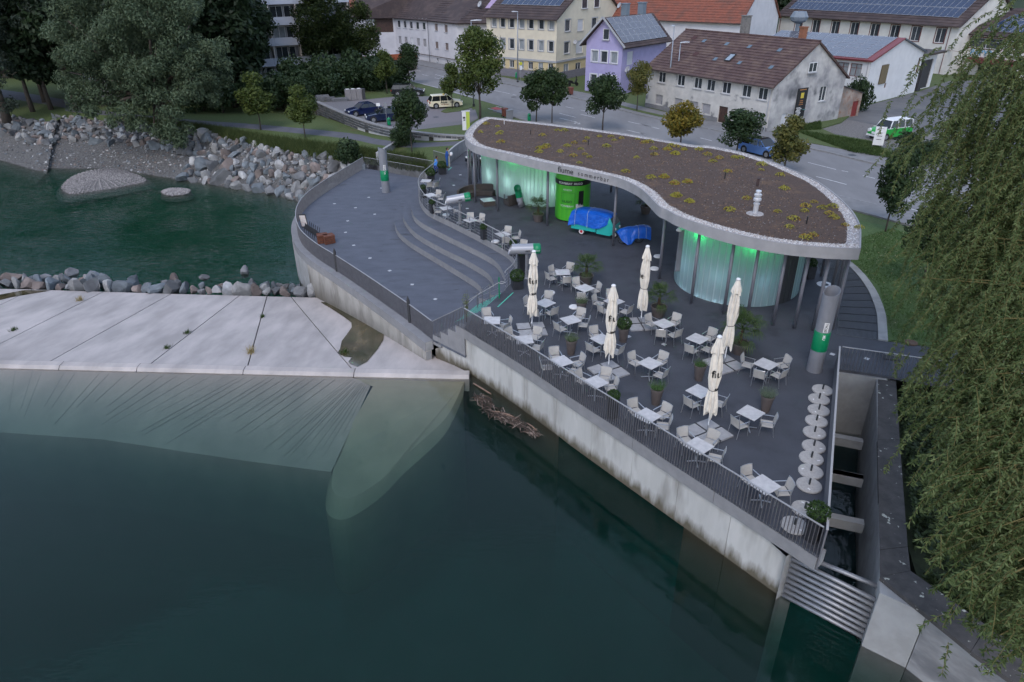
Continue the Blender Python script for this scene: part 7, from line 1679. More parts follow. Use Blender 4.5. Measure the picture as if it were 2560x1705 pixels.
ridge = [(-30, 157, 12.2), (-17.5, 152, 12.4), (-8, 147, 12.6), (-2, 145.5, 12.4)]; ev = [(-31.2, 149.0, 7.2), (-22.9, 150.3, 7.2), (-15.4, 141.8, 7.2), (-9.3, 133.4, 7.2), (-3.6, 134.4, 7.2)]
slope(wc, ev[1], ev[2], ridge[2], ridge[1], M_TILE_D, 16, 36); slope(wc, ev[2], ev[3], ridge[3], ridge[2], M_TILE_D, 16, 28); slope(wc, ev[3], ev[4], (0, 145, 11), ridge[3], M_TILE_D, 14, 18); slope(wc, ev[0], ev[1], ridge[1], ridge[0], M_TILE_D, 14, 20)
s = MB()
for k in range(10): q = Vector(ev[1]).lerp(Vector(ev[2]), (k + 0.5) / 10); s.box((q.x + 0.25, q.y + 0.3, 7.45), (0.35, 0.12, 0.12), -0.85)
o = s.build('snow_guards', M_SILL, wc); o['kind'] = 'stuff'
dish(wc, (-5.2, 138.5, 10.0), 0.55, 215); s = MB(); s.bar((-3.6, 137.6, 9.4), (-2.5, 139.5, 10.6), 1.7, 0.12); s.build('solar_collector', mat('collector', (0.36, 0.25, 0.40), rough=0.15), wc)
downpipe(wc, (-15.25, 141.9), 7.3, M_DARK)
# ground-floor plinth line
s = MB(); s.bar((-22.9, 151.0, 1.2), (-15.2, 142.05, 1.2), 0.1, 0.1); s.bar((-15.2, 142.05, 1.2), (-9.35, 133.95, 1.2), 0.1, 0.1); s.build('string_course', M_TRIM, wc)
# cream house far up the lane
cream = thing('cream_house', 'cream house with red roof and shuttered windows up the side lane', 'house')
M_CRM = mat('cream_render', (0.62, 0.52, 0.37), (0.55, 0.46, 0.33), rough=0.9, scale=0.6)
KA, KD = (-41.5, 192.6), (0.913, -0.407)
facade(cream, KA, KD, 17, 0, 7.0, [(2.2 + i * 5.0, 4.9, 1.3, 1.6, 'cross') for i in range(3)] + [(3.2, 1.3, 1.4, 1.9, 'cross')], M_CRM)
for i in range(3):
 for sx in (-0.75, 2.05): q = V2(KA, KD, 2.2 + i * 5.0 + sx, -0.06); s = MB(); s.box((q[0], q[1], 5.7), (0.75, 0.08, 1.7), math.atan2(KD[1], KD[0])); s.build('shutter', M_DOORB, cream)
for sx in (-0.8, 2.15): q = V2(KA, KD, 3.2 + sx, -0.06); s = MB(); s.box((q[0], q[1], 2.25), (0.8, 0.08, 2.0), math.atan2(KD[1], KD[0])); s.build('shutter', mat('green_shutter', (0.03, 0.11, 0.07), rough=0.6), cream)
gable_house(cream, KA, KD, 17, 11, 7.0, 12.5, M_TILE_R, 14, 30, 0.6, 0.5)
# red-roofed house behind the lilac one
rh = thing('red_roof_house', 'house with big faded red tiled roof behind the lilac house', 'house')
RA, RD = (11.5, 134.0), (0.783, -0.621)
facade(rh, RA, RD, 30, 0, 8.5, [], M_WCR); facade(rh, V2(RA, RD, 30), (0.621, 0.783), 16, 0, 8.5, [], M_WCR, 'gable_wall', top=[(0, 8.5), (16, 8.5), (8, 15)])
gable_house(rh, RA, RD, 30, 16, 8.5, 15.0, M_TILE_R, 20, 60, 0.5, 0.3)
q = V2(RA, RD, 13, 3.0); s = MB(); s.bar(q + (11.1,), V2(RA, RD, 13.8, 3.8) + (11.6,), 0.6, 0.1); s.build('roof_window', M_WFR, rh)
rh2 = thing('rear_red_house', 'small house with red roof behind the white corner house', 'house')
facade(rh2, (-7, 160), (0.8, -0.6), 16, 0, 8.5, [], M_WCR); gable_house(rh2, (-7, 160), (0.8, -0.6), 16, 12, 8.5, 13.5, M_TILE_R, 12, 26)
# apartment block with white balcony bands
apt = thing('apartment_block', 'modern apartment block with long white balcony fronts', 'apartment block')
AD = (0.852, 0.523); AR = (-25.6, 123.5); AL = 42.0; A0 = V2(AR, AD, -AL)
M_BALC = mat('balcony_panel', (0.44, 0.46, 0.54), (0.40, 0.42, 0.50), rough=0.6, scale=0.5, rand=0.05); M_APT = mat('apt_wall', (0.30, 0.29, 0.30), (0.25, 0.24, 0.25), rough=0.8, scale=0.8)
for f in range(6):
 z = -0.3 + f * 2.9
 ops = []
 for k in range(10):
  u = 1.0 + k * 4.1; ops += [(u, z + 0.35, 1.9, 2.1, 'two', M_PANE if (k + f) % 3 else M_CURT), (u + 2.1, z + 0.05, 1.0, 2.4, 'one', M_PANE)]
 facade(apt, V2(A0, AD, 0, 1.3), AD, AL, z, z + 2.9, ops, M_APT, sill=False)
 if f == 0: continue
 s = MB(); q = [V2(A0, AD, 0, 0), V2(A0, AD, AL, 0), V2(A0, AD, AL, 1.3), V2(A0, AD, 0, 1.3)]; s.prism(q, z - 0.16, z); s.build('balcony_floor', M_BALC, apt)
 for k in range(10):
  a, b = V2(A0, AD, k * 4.2 + 0.02, 0.0), V2(A0, AD, k * 4.2 + 3.6, 0.0); s = MB(); s.bar(a + (z + 0.4,), b + (z + 0.4,), 0.09, 1.15); s.build('balcony_panel', M_BALC, apt)
  a, b = V2(A0, AD, k * 4.2 + 3.63, 0.0), V2(A0, AD, k * 4.2 + 4.19, 0.0); s = MB(); s.bar(a + (z + 0.4,), b + (z + 0.4,), 0.09, 1.15); s.build('balcony_panel', M_BALC, apt)
  q = V2(A0, AD, k * 4.2 + 3.9, 0.62); s = MB(); s.box((q[0], q[1], z + 1.37), (0.16, 1.3, 2.74), math.atan2(AD[1], AD[0])); s.build('party_fin', mat('fin_cream', (0.50, 0.45, 0.42), rough=0.8), apt)
q = V2(AR, AD, 0.1, 0.6); facade(apt, V2(AR, AD, 0.02, 0.0), (-AD[1], AD[0]), 12, -0.5, 17.2, [], mat('apt_end', (0.45, 0.42, 0.39), rough=0.8), 'end_wall')
s = MB(); s.prism([V2(AR, AD, 0.3, 2.0), V2(AR, AD, 12, 2.0), V2(AR, AD, 12, 8), V2(AR, AD, 0.3, 8)], 0, 2.1); s.build('garage_roof', mat('roof_felt', (0.13, 0.115, 0.105), rough=0.95), apt)
s = MB(); s.bar(V2(AR, AD, 0.4, 1.9) + (2.3,), V2(AR, AD, 12, 1.9) + (2.3,), 0.2, 0.9); s.build('orange_band', mat('orange_fascia', (0.36, 0.09, 0.035), rough=0.6), apt)


# ------------------------------------------------------------------ trees
M_BARK = mat('bark', (0.075, 0.06, 0.05), (0.045, 0.036, 0.03), rough=0.95, scale=9, bump=0.7, bscale=25, coord='obj', stretch=(1, 1, 0.25))
M_LF = {
 'maple': leaf_mat('maple_leaf', (0.034, 0.060, 0.014), (0.095, 0.120, 0.028), 0.3, 0.8),
 'dark': leaf_mat('dark_leaf', (0.014, 0.028, 0.012), (0.034, 0.056, 0.022), 0.25, 0.5),
 'street': leaf_mat('street_leaf', (0.014, 0.030, 0.012), (0.040, 0.066, 0.022), 0.25, 1.0),
 'autumn': leaf_mat('autumn_leaf', (0.075, 0.090, 0.018), (0.27, 0.19, 0.03), 0.35, 1.6),
 'olive': leaf_mat('olive_leaf', (0.060, 0.078, 0.022), (0.17, 0.15, 0.04), 0.3, 1.6),
 'silver': leaf_mat('silver_willow_leaf', (0.034, 0.056, 0.030), (0.105, 0.140, 0.080), 0.25, 0.35),
 'willow': leaf_mat('weeping_willow_leaf', (0.050, 0.082, 0.024), (0.145, 0.180, 0.070), 0.35, 0.9),
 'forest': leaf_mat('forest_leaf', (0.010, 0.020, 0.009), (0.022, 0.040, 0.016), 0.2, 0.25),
 'shrub': leaf_mat('shrub_leaf', (0.016, 0.034, 0.014), (0.040, 0.066, 0.026), 0.25, 0.8),
}
def leaf_crown(seed, clumps, n_, l, asp=0.55, droop=0.0):
 """Leaves spread through overlapping clumps, thicker towards each clump's skin."""
 q = random.Random(seed); s = MB(); tot = sum(c[3] ** 2 for c in clumps)
 for x, y, z, r in clumps:
  for k in range(max(8, int(n_ * r * r / tot))):
   v = Vector((q.gauss(0, 1), q.gauss(0, 1), q.gauss(0, 1))).normalized()
   rad = r * (0.45 + 0.6 * q.random() ** 0.55) * (1 + 0.28 * noise.noise(v * 2.2 + Vector((x, y, z))))
   p = Vector((x, y, z)) + v * rad; p.z = z + (p.z - z) * 0.9
   nn = (v * 0.8 + Vector((q.gauss(0, .7), q.gauss(0, .7), 0.35 + q.gauss(0, .6)))).normalized()
   t = nn.cross(Vector((q.gauss(0, 1), q.gauss(0, 1), q.gauss(0, 1)))).normalized()
   if droop: t = (t + Vector((0, 0, -droop))).normalized()
   b = nn.cross(t).normalized(); w_ = l * (0.6 + 0.8 * q.random())
   s.face([p - t * w_, p + b * w_ * asp, p + t * w_, p - b * w_ * asp])
 return s
def trunk_mesh(seed, h, r, limbs, base_split=None):
 q = random.Random(seed); s = MB()
 s.tube([(0, 0, -0.3), (0.02 * h, 0, h * 0.4), (0, 0.01 * h, h)], [r * 1.25, r, r * 0.6], 8)
 for (x, y, z) in limbs:
  m_ = Vector((x * 0.45, y * 0.45, h + (z - h) * 0.45 + 0.1)); s.tube([(0, 0, h * 0.85), m_, (x, y, z)], [r * 0.5, r * 0.32, r * 0.1], 5)
 return s.mesh('trunk', M_BARK, True)
def clump_set(seed, n_, rx, rz, zc, rc, top=1.0):
 q = random.Random(seed); out = [(0, 0, zc, rc * 1.25)]
 for k in range(n_):
  a = k * 2.399 + q.random() * 0.5; f = math.sqrt((k + 0.5) / n_); u = q.uniform(-0.85, 1)
  w_ = math.sqrt(max(0.05, 1 - u * u)) * (top if u > 0.2 else 1)
  out.append((cos(a) * rx * w_ * (0.55 + 0.45 * f), sin(a) * rx * w_ * (0.55 + 0.45 * f), zc + u * rz, rc * (0.7 + 0.5 * q.random())))
 return out
KIND = {}
def kind(name, seed, n_cl, rx, rz, zc, rc, n_leaf, l, lm, th, tr, top=1.0, asp=0.55):
 cl = clump_set(seed, n_cl, rx, rz, zc, rc, top)
 KIND[name] = (trunk_mesh(seed, th, tr, [c[:3] for c in cl[1:9]]), leaf_crown(seed, cl, n_leaf, l, asp).mesh('crown', M_LF[lm]))
kind('street_a', 1, 20, 1.3, 1.8, 3.4, 0.75, 5200, 0.13, 'street', 2.3, 0.07)
kind('street_b', 2, 20, 1.4, 1.75, 3.35, 0.78, 5200, 0.13, 'street', 2.2, 0.07)
kind('street_c', 3, 18, 1.15, 1.5, 3.4, 0.72, 4200, 0.12, 'street', 2.3, 0.06, 0.8)
kind('dense_round', 4, 20, 1.0, 1.7, 3.7, 0.75, 5200, 0.10, 'olive', 2.2, 0.06, 0.85)
kind('maple_big', 5, 30, 2.3, 3.2, 6.2, 1.05, 9500, 0.15, 'maple', 3.2, 0.14)
kind('maple_small', 6, 18, 1.05, 1.5, 3.4, 0.65, 3600, 0.12, 'maple', 1.9, 0.06, 0.7)
kind('autumn', 7, 18, 1.05, 1.6, 2.5, 0.65, 4600, 0.11, 'autumn', 1.4, 0.06, 0.7)
kind('olive', 8, 18, 1.0, 1.7, 2.6, 0.62, 4400, 0.11, 'olive', 1.4, 0.06, 0.65)
kind('bank_tree', 9, 20, 1.35, 1.9, 3.8, 0.75, 4600, 0.13, 'maple', 2.6, 0.06, 0.7)
kind('park_big', 10, 30, 4.2, 4.6, 9.0, 1.7, 11000, 0.22, 'dark', 5.0, 0.28)
kind('forest', 11, 22, 3.6, 5.5, 9.0, 2.0, 5500, 0.34, 'forest', 5.0, 0.3)
kind('shrub', 12, 12, 1.5, 0.9, 1.1, 0.85, 2600, 0.14, 'shrub', 0.4, 0.08)
kind('shrub_b', 13, 10, 1.0, 1.3, 1.4, 0.7, 2200, 0.13, 'shrub', 0.4, 0.06, 0.7)
def tree(name, k, label, loc, rz=0.0, sc=1.0, group=None, cat='tree'):
 t = thing(name, label, cat, loc, rz, group)
 t.scale = sc if hasattr(sc, '__len__') else (sc,) * 3
 put('trunk', KIND[k][0], t); put('crown', KIND[k][1], t); return t
G_ST = 'young street trees'
tree('maple_tree', 'maple_big', 'tall bright maple between the car park entrance and the road', (-3.59, 85.0, 0), 0.3, (1.0, 1.0, 1.02))
tree('maple_tree', 'maple_small', 'small maple on the grass island beside the cream taxi', (-7.41, 92.4, 0), 1.0, 1.05, G_ST)
tree('street_tree', 'street_a', 'dark street tree left of the pair behind the pavilion', (3.0, 83.2, 0), 0.5, 1.0, G_ST)
tree('street_tree', 'street_b', 'dark street tree right of the pair behind the pavilion', (4.8, 82.4, 0), 2.1, (0.95, 0.95, 1.06), G_ST)
tree('street_tree', 'street_b', 'broad dark street tree in front of the lilac house', (10.1, 78.0, 0), 4.0, (1.12, 1.12, 1.03), G_ST)
tree('street_tree', 'dense_round', 'dense round tree at the corner of the old house', (15.7, 89.5, 0), 1.5, 1.06, G_ST)
tree('street_tree', 'autumn', 'yellowing street tree in front of the old house door', (16.8, 69.8, 0), 0.7, (1.25, 1.25, 1.12), G_ST)
tree('street_tree', 'street_c', 'dark ragged street tree beside the passing blue car', (21.0, 65.0, 0), 2.6, (1.3, 1.3, 0.84), G_ST)
tree('street_tree', 'olive', 'olive-yellow street tree nearest the pavilion roof corner', (23.7, 60.0, 0), 3.3, (1.2, 1.2, 1.08), G_ST)
tree('street_tree', 'street_a', 'round dark street tree on the lawn near the road', (25.34, 44.9, 0), 1.9, (0.78, 0.78, 0.97), G_ST)
tree('lawn_tree', 'street_b', 'slender maple on the lawn behind the lower terrace', (-10.2, 72.6, -1.0), 5.1, (0.92, 0.92, 1.12), G_ST)
tree('bank_tree', 'bank_tree', 'left of two young trees on the grass above the boulders', (-29.9, 85.5, -1.05), 0.2, (1.25, 1.25, 1.08), 'young trees along the footpath')
tree('bank_tree', 'bank_tree', 'right of two young trees on the grass above the boulders', (-23.45, 81.2, -1.0), 2.2, (1.0, 1.0, 0.94), 'young trees along the footpath')
tree('car_park_tree', 'maple_small', 'thin tree on the grass behind the grey bin housing', (-17.7, 105.0, 0), 0.8, 1.12, G_ST)
tree('car_park_tree', 'street_c', 'thin tree at the end of the hedge by the road', (-15.45, 113.3, 0), 2.9, 1.1, G_ST)
tree('lawn_tree', 'street_c', 'shaded tree on the lawn under the willow edge', (22.6, 35.2, 0), 0.4, (0.9, 0.9, 1.0), G_ST)
tree('lawn_tree', 'olive', 'small tree with some orange leaves under the weeping willow', (24.2, 31.5, 0), 1.9, 1.2, G_ST)
# large park trees in front of the apartments
for i, (x, y, z, sc, lb) in enumerate(((-28.8, 117.5, 0, 0.98, 'large green tree in front of the apartment balconies, right'), (-39.5, 110.5, -0.5, 0.98, 'large dark tree in front of the apartment balconies, left'), (-47, 117, -0.5, 1.05, 'large dark tree hiding the left end of the apartments'), (-24.6, 121.5, 0, 0.78, 'leaning tree at the right end of the apartments'))):
 o = tree('park_tree', 'park_big' if i in (1, 2) else 'park_big', lb, (x, y, z), i * 1.7, sc, 'large park trees')
 if i in (0, 3): o.children[1].data = KIND['park_big'][1].copy(); o.children[1].data.materials[0] = M_LF['maple']
# hedge and shrubs
for i, (x, y, sc) in enumerate(((-35, 99, 1.5), (-31.5, 99.5, 1.6), (-28.5, 101, 1.5), (-26, 103, 1.6), (-23.5, 105.5, 1.5), (-21, 108, 1.6), (-18.8, 110.5, 1.45), (-17, 113, 1.4), (-31, 105, 1.9), (-27, 108, 1.9), (-23.5, 111.5, 1.8), (-20.5, 115, 1.7), (-38.5, 97, 1.6), (-42, 99, 1.8), (-28, 97.0, 1.2))):
 tree('hedge_shrub', 'shrub' if i % 2 else 'shrub_b', 'dense dark shrub in the hedge behind the car park', (x, y, -0.6 if x < -28 else -0.05), i * 1.3, sc, 'hedge shrubs behind the car park', 'shrub')
tree('yard_shrub', 'shrub', 'dense green shrub at the corner of the white hall', (42.4, 88.6, 0), 0.5, (0.95, 0.95, 1.5), None, 'shrub')
tree('yard_shrub', 'shrub_b', 'dark shrub beside the sign board at the yard entrance', (37.6, 66.6, 0), 1.2, (0.95, 0.95, 0.72), None, 'shrub')
tree('yard_shrub', 'shrub', 'lower dark shrub by the roadside in front of the green van', (38.2, 63.5, 0), 2.2, (0.9, 0.9, 0.75), None, 'shrub')
tree('wall_shrub', 'shrub_b', 'ivy shrub at the foot of the brick shed', (39.6, 87.0, 0), 2.0, 0.7, None, 'shrub')
tree('bank_shrub', 'shrub_b', 'leafy shrub behind the rear railing at the tall grass', (-16.2, 70.8, -1.6), 0.8, (1.0, 1.0, 0.85), None, 'shrub')
tree('bank_shrub', 'shrub', 'rounded dark shrub at the end of the bank wall', (-11.6, 75.0, -1.0), 0.8, (0.75, 0.75, 0.9), None, 'shrub')
tree('lane_shrub', 'shrub', 'green shrub in front of the cream house up the lane', (-33, 178, 0), 0.3, (2.6, 2.0, 3.0), None, 'shrub')
tree('lane_shrub', 'maple_small', 'dark bush beside the wooden ladder up the lane', (-28.5, 172, 0), 0.9, (2.2, 2.0, 1.3), None, 'shrub')
# big silver willow on the far bank
q = random.Random(21); bw = thing('silver_willow', 'huge silver-green willow overhanging the boulder bank', 'tree', (-41.5, 85.5, -1.6), 0)
cl = []
for px in ((-50.5, 86, 8.5, 2.4), (-51, 86, 5.5, 2.2), (-49, 85, 11, 2.6), (-49.5, 84.5, 3.2, 1.9), (-46.5, 84, 8.0, 2.7), (-45.5, 83.5, 5.0, 2.5), (-46.8, 83, 2.2, 1.8), (-43, 83.5, 10.5, 2.8), (-42.5, 83, 6.8, 2.6), (-42.5, 82, 3.3, 2.2), (-44, 81.5, 1.0, 1.6), (-39, 83, 12, 2.6), (-38.5, 82, 8.5, 2.5), (-38.8, 80.5, 5.4, 2.2), (-37.5, 80.5, 3.0, 1.9), (-37.2, 80, 0.8, 1.6), (-36.8, 79.8, -0.8, 1.3), (-38.6, 81, -0.2, 1.5), (-40.5, 81.5, 0.5, 1.8), (-35, 83.5, 10.5, 2.3), (-33.8, 84.5, 8.0, 2.2), (-33.6, 84.5, 5.6, 1.9), (-35.5, 82.5, 6.6, 2.0), (-35.8, 81.5, 4.2, 1.6), (-34.6, 84, 3.2, 1.4), (-48, 86, 14, 2.8), (-42, 86, 14.5, 3.0), (-36.5, 86, 14, 2.8), (-45, 87, 17, 3.0), (-39, 87, 17, 3.0), (-42.5, 86.5, 8.5, 3.6), (-46, 87, 6, 3.2), (-39, 86, 6, 3.0)):
 x, y, z, r = px; cl.append((x + 41.5, y - 85.5, z + 1.6, r))
cl2 = []
for x, y, z, r in cl:                        # break each bough into smaller sprays
 for k in range(7):
  v = Vector((q.gauss(0, 1), q.gauss(0, 1), q.gauss(0, 0.8))).normalized() * r * 0.75; cl2.append((x + v.x, y + v.y, z + v.z, r * (0.38 + 0.2 * q.random())))
leaf_crown(21, cl2, 92000, 0.18, 0.34, 0.3).build('crown', M_LF['silver'], bw)
put('trunk', trunk_mesh(22, 5.0, 0.6, [c[:3] for c in cl[:24]]), bw)
# second grey willow at the left edge
lw_t = thing('left_edge_willow', 'grey willow in the shade at the left edge of the picture', 'tree', (-66.5, 95.0, -1.5), 0)
cl3 = []
for x, y, z, r in ((-66, 94, 8, 3), (-64.5, 93, 5, 2.2), (-66.5, 92, 3, 2.2), (-64.2, 92, 1.5, 1.5), (-68, 93, 11, 3), (-65, 94, 12.5, 3), (-63, 95, 10.5, 2.2), (-67, 95, 15, 3), (-62, 97, 13, 2.5), (-60, 98, 11, 2.0)):
 for k in range(6):
  v = Vector((q.gauss(0, 1), q.gauss(0, 1), q.gauss(0, 0.8))).normalized() * r * 0.75; cl3.append((x + 66.5 + v.x, y - 95 + v.y, z + 1.5 + v.z, r * (0.4 + 0.2 * q.random())))
leaf_crown(23, cl3, 16000, 0.18, 0.32, 0.3).build('crown', leaf_mat('grey_willow_leaf', (0.016, 0.026, 0.018), (0.040, 0.054, 0.040), 0.2, 0.35), lw_t); put('trunk', trunk_mesh(24, 5, 0.5, [c[:3] for c in cl3[:10]]), lw_t)
# dark wood behind
fr_ = random.Random(31)
for i in range(54):
 if i >= 46: x, y = -86 + (i - 46) * 4.4, 101 + (i % 3) * 3
 elif i < 26: x, y = -52 - fr_.random() * 75, 104 + fr_.random() * 45
 else: x, y = -60 + fr_.random() * 26, 104 + fr_.random() * 14
 if x > -50 and y > 108: y = 101 + fr_.random() * 6
 if i in (3, 9, 17): x, y = -57 - i, 100
 k = 0.85 + 0.5 * fr_.random()
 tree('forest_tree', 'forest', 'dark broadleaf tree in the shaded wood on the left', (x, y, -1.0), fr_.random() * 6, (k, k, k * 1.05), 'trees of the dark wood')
for i in range(26):
 x, y = 22 + fr_.random() * 75, 150 + fr_.random() * 40
 if x > 48: y += 22
 k = 1.0 + 0.5 * fr_.random()
 tree('hill_tree', 'forest', 'dark tree on the wooded slope behind the houses', (x, y, 0), fr_.random() * 6, (k, k, k), 'trees behind the houses')
# hill that carries the far wood
s = MB(); hp = [(-900, 260), (-300, 230), (-60, 240), (60, 215), (120, 200), (300, 180), (900, 160)]
for a, b in zip(hp[:-1], hp[1:]):
 s.face([a + (-0.2,), b + (-0.2,), (b[0] * 1.1, b[1] + 110, 34), (a[0] * 1.1, a[1] + 110, 34)]); s.face([(a[0] * 1.1, a[1] + 110, 34), (b[0] * 1.1, b[1] + 110, 34), (b[0] * 1.3, b[1] + 320, 70), (a[0] * 1.3, a[1] + 320, 70)])
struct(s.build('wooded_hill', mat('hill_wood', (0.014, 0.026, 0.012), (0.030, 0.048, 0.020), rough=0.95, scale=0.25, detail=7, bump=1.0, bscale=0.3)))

# weeping willow on the right bank
ww = random.Random(41); wt = thing('weeping_willow', 'tall weeping willow hanging over the right bank', 'tree', (20.5, 13.0, -0.7), 0)
st, lf = MB(), MB()
anchors = []
def strand(p, length, lean, dens):
 pts = [Vector(p)]; v = Vector((lean[0], lean[1], -0.15)); n_ = max(4, int(length / 0.35))
 for k in range(n_):
  v = (v + Vector((ww.gauss(0, .05), ww.gauss(0, .05), -0.30))).normalized(); pts.append(pts[-1] + v * (length / n_))
 st.tube(pts, [0.006] * len(pts), 3, cap=False)
 for k in range(int(length * dens)):
  f = ww.random() * (len(pts) - 1.001); i = int(f); c_ = pts[i].lerp(pts[i + 1], f - i)
  d = (Vector((ww.gauss(0, .8), ww.gauss(0, .8), -0.75 + ww.gauss(0, .35)))).normalized(); l = 0.10 + 0.08 * ww.random(); w_ = d.cross(Vector((ww.gauss(0, 1), ww.gauss(0, 1), ww.gauss(0, .4)))).normalized() * 0.021
  m_ = c_ + d * l * 0.5; lf.face([c_, m_ + w_, c_ + d * l, m_ - w_])
# boughs fan out from the trunk; each is (tip position, how far its strands hang)
boughs = [((16.29, 26.00, 10.75), 3), ((15.89, 27.00, 11.27), 1.8), ((16.15, 26.00, 10.13), 2), ((16.65, 26.00, 13.11), 4), ((17.29, 26.00, 14.35), 5), ((16.50, 26.00, 12.11), 4), ((16.80, 24.00, 11.57), 5), ((15.97, 24.00, 9.53), 3.5), ((15.54, 24.00, 8.92), 2.2), ((16.20, 22.50, 8.75), 5), ((16.65, 22.00, 9.05), 5), ((14.97, 22.00, 8.03), 3), ((15.54, 20.00, 7.31), 5), ((14.86, 20.50, 7.40), 4), ((13.62, 18.50, 6.71), 3), ((13.85, 17.50, 6.51), 4), ((14.18, 17.00, 6.77), 4), ((12.76, 16.50, 6.10), 2.6), ((12.42, 15.00, 5.81), 3), ((12.71, 14.50, 6.01), 3), ((11.91, 15.00, 5.27), 2), ((11.82, 15.60, 5.13), 1.2), ((11.42, 13.00, 5.44), 2.4), ((10.99, 13.00, 5.18), 2.0), ((10.91, 13.60, 4.83), 1.4), ((11.66, 12.40, 5.42), 2.6), ((10.80, 11.60, 4.99), 2.0), ((10.34, 11.80, 4.67), 1.6), ((10.06, 12.20, 4.70), 1.0), ((10.75, 10.80, 4.76), 2), ((10.02, 10.40, 4.55), 1.5), ((9.64, 10.40, 4.30), 1.0), ((10.38, 9.80, 4.21), 1.5), ((9.90, 9.60, 3.94), 1.2), ((13.01, 18.50, 5.68), 1.4), ((13.74, 21.00, 6.90), 1.2), ((14.25, 20.50, 7.11), 2.2), ((16.96, 21.00, 7.48), 5), ((17.77, 24.00, 11.70), 6), ((14.25, 16.00, 6.38), 4), ((12.42, 13.00, 5.81), 3), ((11.34, 11.00, 5.05), 2), ((17.57, 25.00, 13.75), 6), ((16.71, 23.00, 10.36), 5), ((16.29, 24.00, 10.42), 4), ((15.63, 21.00, 8.09), 4), ((13.64, 16.00, 6.11), 3.5), ((13.01, 16.00, 6.26), 3), ((12.26, 13.60, 5.61), 2.5), ((11.61, 14.20, 5.44), 1.6), ((11.24, 11.70, 5.02), 1.8)]
for (x, y, z), L_ in boughs:
 b = Vector((x, y, z)); root = Vector((20.5, 13.5, max(4.5, z * 0.8 + 1.5)))
 mid = b.lerp(root, 0.4) + Vector((0, 0, 0.8)); st.tube([root, mid, b], [0.08, 0.04, 0.012], 5)
 near = max(0.55, min(1.0, b.y / 22))
 for k in range(34 if L_ > 2.5 else 26):
  f = ww.random() ** 1.4 * 0.45; p = b.lerp(mid, f) + Vector((ww.gauss(0, .62), ww.gauss(0, .8), ww.gauss(0, .5))) * near
  strand(p, max(0.7, L_ * (0.35 + 0.6 * ww.random())), (-0.5 + ww.gauss(0, .4), -0.2 + ww.gauss(0, .4)), 58)
lf.build('foliage', M_LF['willow'], wt, False, (-20.5, -13, 0.7)); st.build('twigs', mat('willow_twig', (0.13, 0.105, 0.035), rough=0.9), wt, False, (-20.5, -13, 0.7))
s = MB(); s.tube([(0, 0, -0.5), (0.2, 0.1, 3), (0.8, 0.5, 7), (1.2, 0.6, 11)], [0.6, 0.5, 0.38, 0.2], 10); s.build('trunk', M_BARK, wt, True)

# ------------------------------------------------------------------ ground cover, grasses, leaves: uncountable
def cover(name, label, pts_fn, n_, l, lm, seed, h=0.4):
 q = random.Random(seed); s = MB()
 for k in range(n_):
  x, y, z = pts_fn(q); p = Vector((x, y, z + h * q.random() * (0.4 + 0.9 * abs(noise.noise((x * 0.7, y * 0.7, 0))))))
  nn = Vector((q.gauss(0, .7), q.gauss(0, .7), 1)).normalized(); t = nn.cross(Vector((q.gauss(0, 1), q.gauss(0, 1), q.gauss(0, 1)))).normalized(); b = nn.cross(t); w_ = l * (0.6 + 0.8 * q.random())
  s.face([p - t * w_, p + b * w_ * 0.6, p + t * w_, p - b * w_ * 0.6])
 return tag(s.build(name, lm), label, None, None, 'stuff')
def tri_fn(A, B, C):
 def f(q):
  a, b = q.random(), q.random()
  if a + b > 1: a, b = 1 - a, 1 - b
  p = Vector(A) + (Vector(B) - Vector(A)) * a + (Vector(C) - Vector(A)) * b; return p.x, p.y, p.z
 return f
def multi(*fs): return lambda q: fs[q.randrange(len(fs))](q)
cover('ivy', 'dark ivy covering the bank right of the canal', multi(tri_fn((17, 26, -0.7), (12.9, 16.5, -0.7), (24, 22, -0.7)), tri_fn((12.9, 16.5, -0.7), (24, 22, -0.7), (17, 9, -0.7)), tri_fn((12.6, 15.4, -0.7), (13.8, 12.8, -0.7), (20, 14, -0.7))), 32000, 0.085, leaf_mat('ivy_leaf', (0.020, 0.034, 0.012), (0.055, 0.080, 0.024), 0.2, 0.8), 51, 0.7)
def blades(name, label, fn, n_, h, m, seed, lean=0.35, wd=0.02):
 q = random.Random(seed); s = MB()
 for k in range(n_):
  x, y, z = fn(q); hh = h * (0.5 + 0.7 * q.random()); a = q.random() * 6.28; d = Vector((cos(a), sin(a), 0)); t = Vector((x, y, z)) + Vector((q.gauss(0, lean) * hh, q.gauss(0, lean) * hh, hh))
  s.face([(x - d.x * wd, y - d.y * wd, z), (x + d.x * wd, y + d.y * wd, z), tuple(t)])
 return tag(s.build(name, m), label, None, None, 'stuff')
M_TALL = leaf_mat('tall_grass_blade', (0.038, 0.060, 0.016), (0.085, 0.105, 0.036), 0.3, 0.9)
rt_l, pl_l = smooth_line(RT[3:], 6), smooth_line(PL[3:], 6)
def along(q):
 f = q.random() ** 0.9 * (len(rt_l) - 1.001) * 0.86; i = int(f); a = rt_l[i].lerp(rt_l[i + 1], f - i); j = min(i, len(pl_l) - 2); b = pl_l[j].lerp(pl_l[j + 1], f - i); p = a.lerp(b, q.random() * 0.5); return p.x + q.gauss(0, .2), p.y + q.gauss(0, .2), p.z
blades('tall_grass', 'tall grass along the top of the boulder bank', along, 26000, 0.85, M_TALL, 61, 0.3, 0.035)
M_SHORT = leaf_mat('short_grass_blade', (0.030, 0.058, 0.014), (0.070, 0.105, 0.030), 0.3, 0.5)
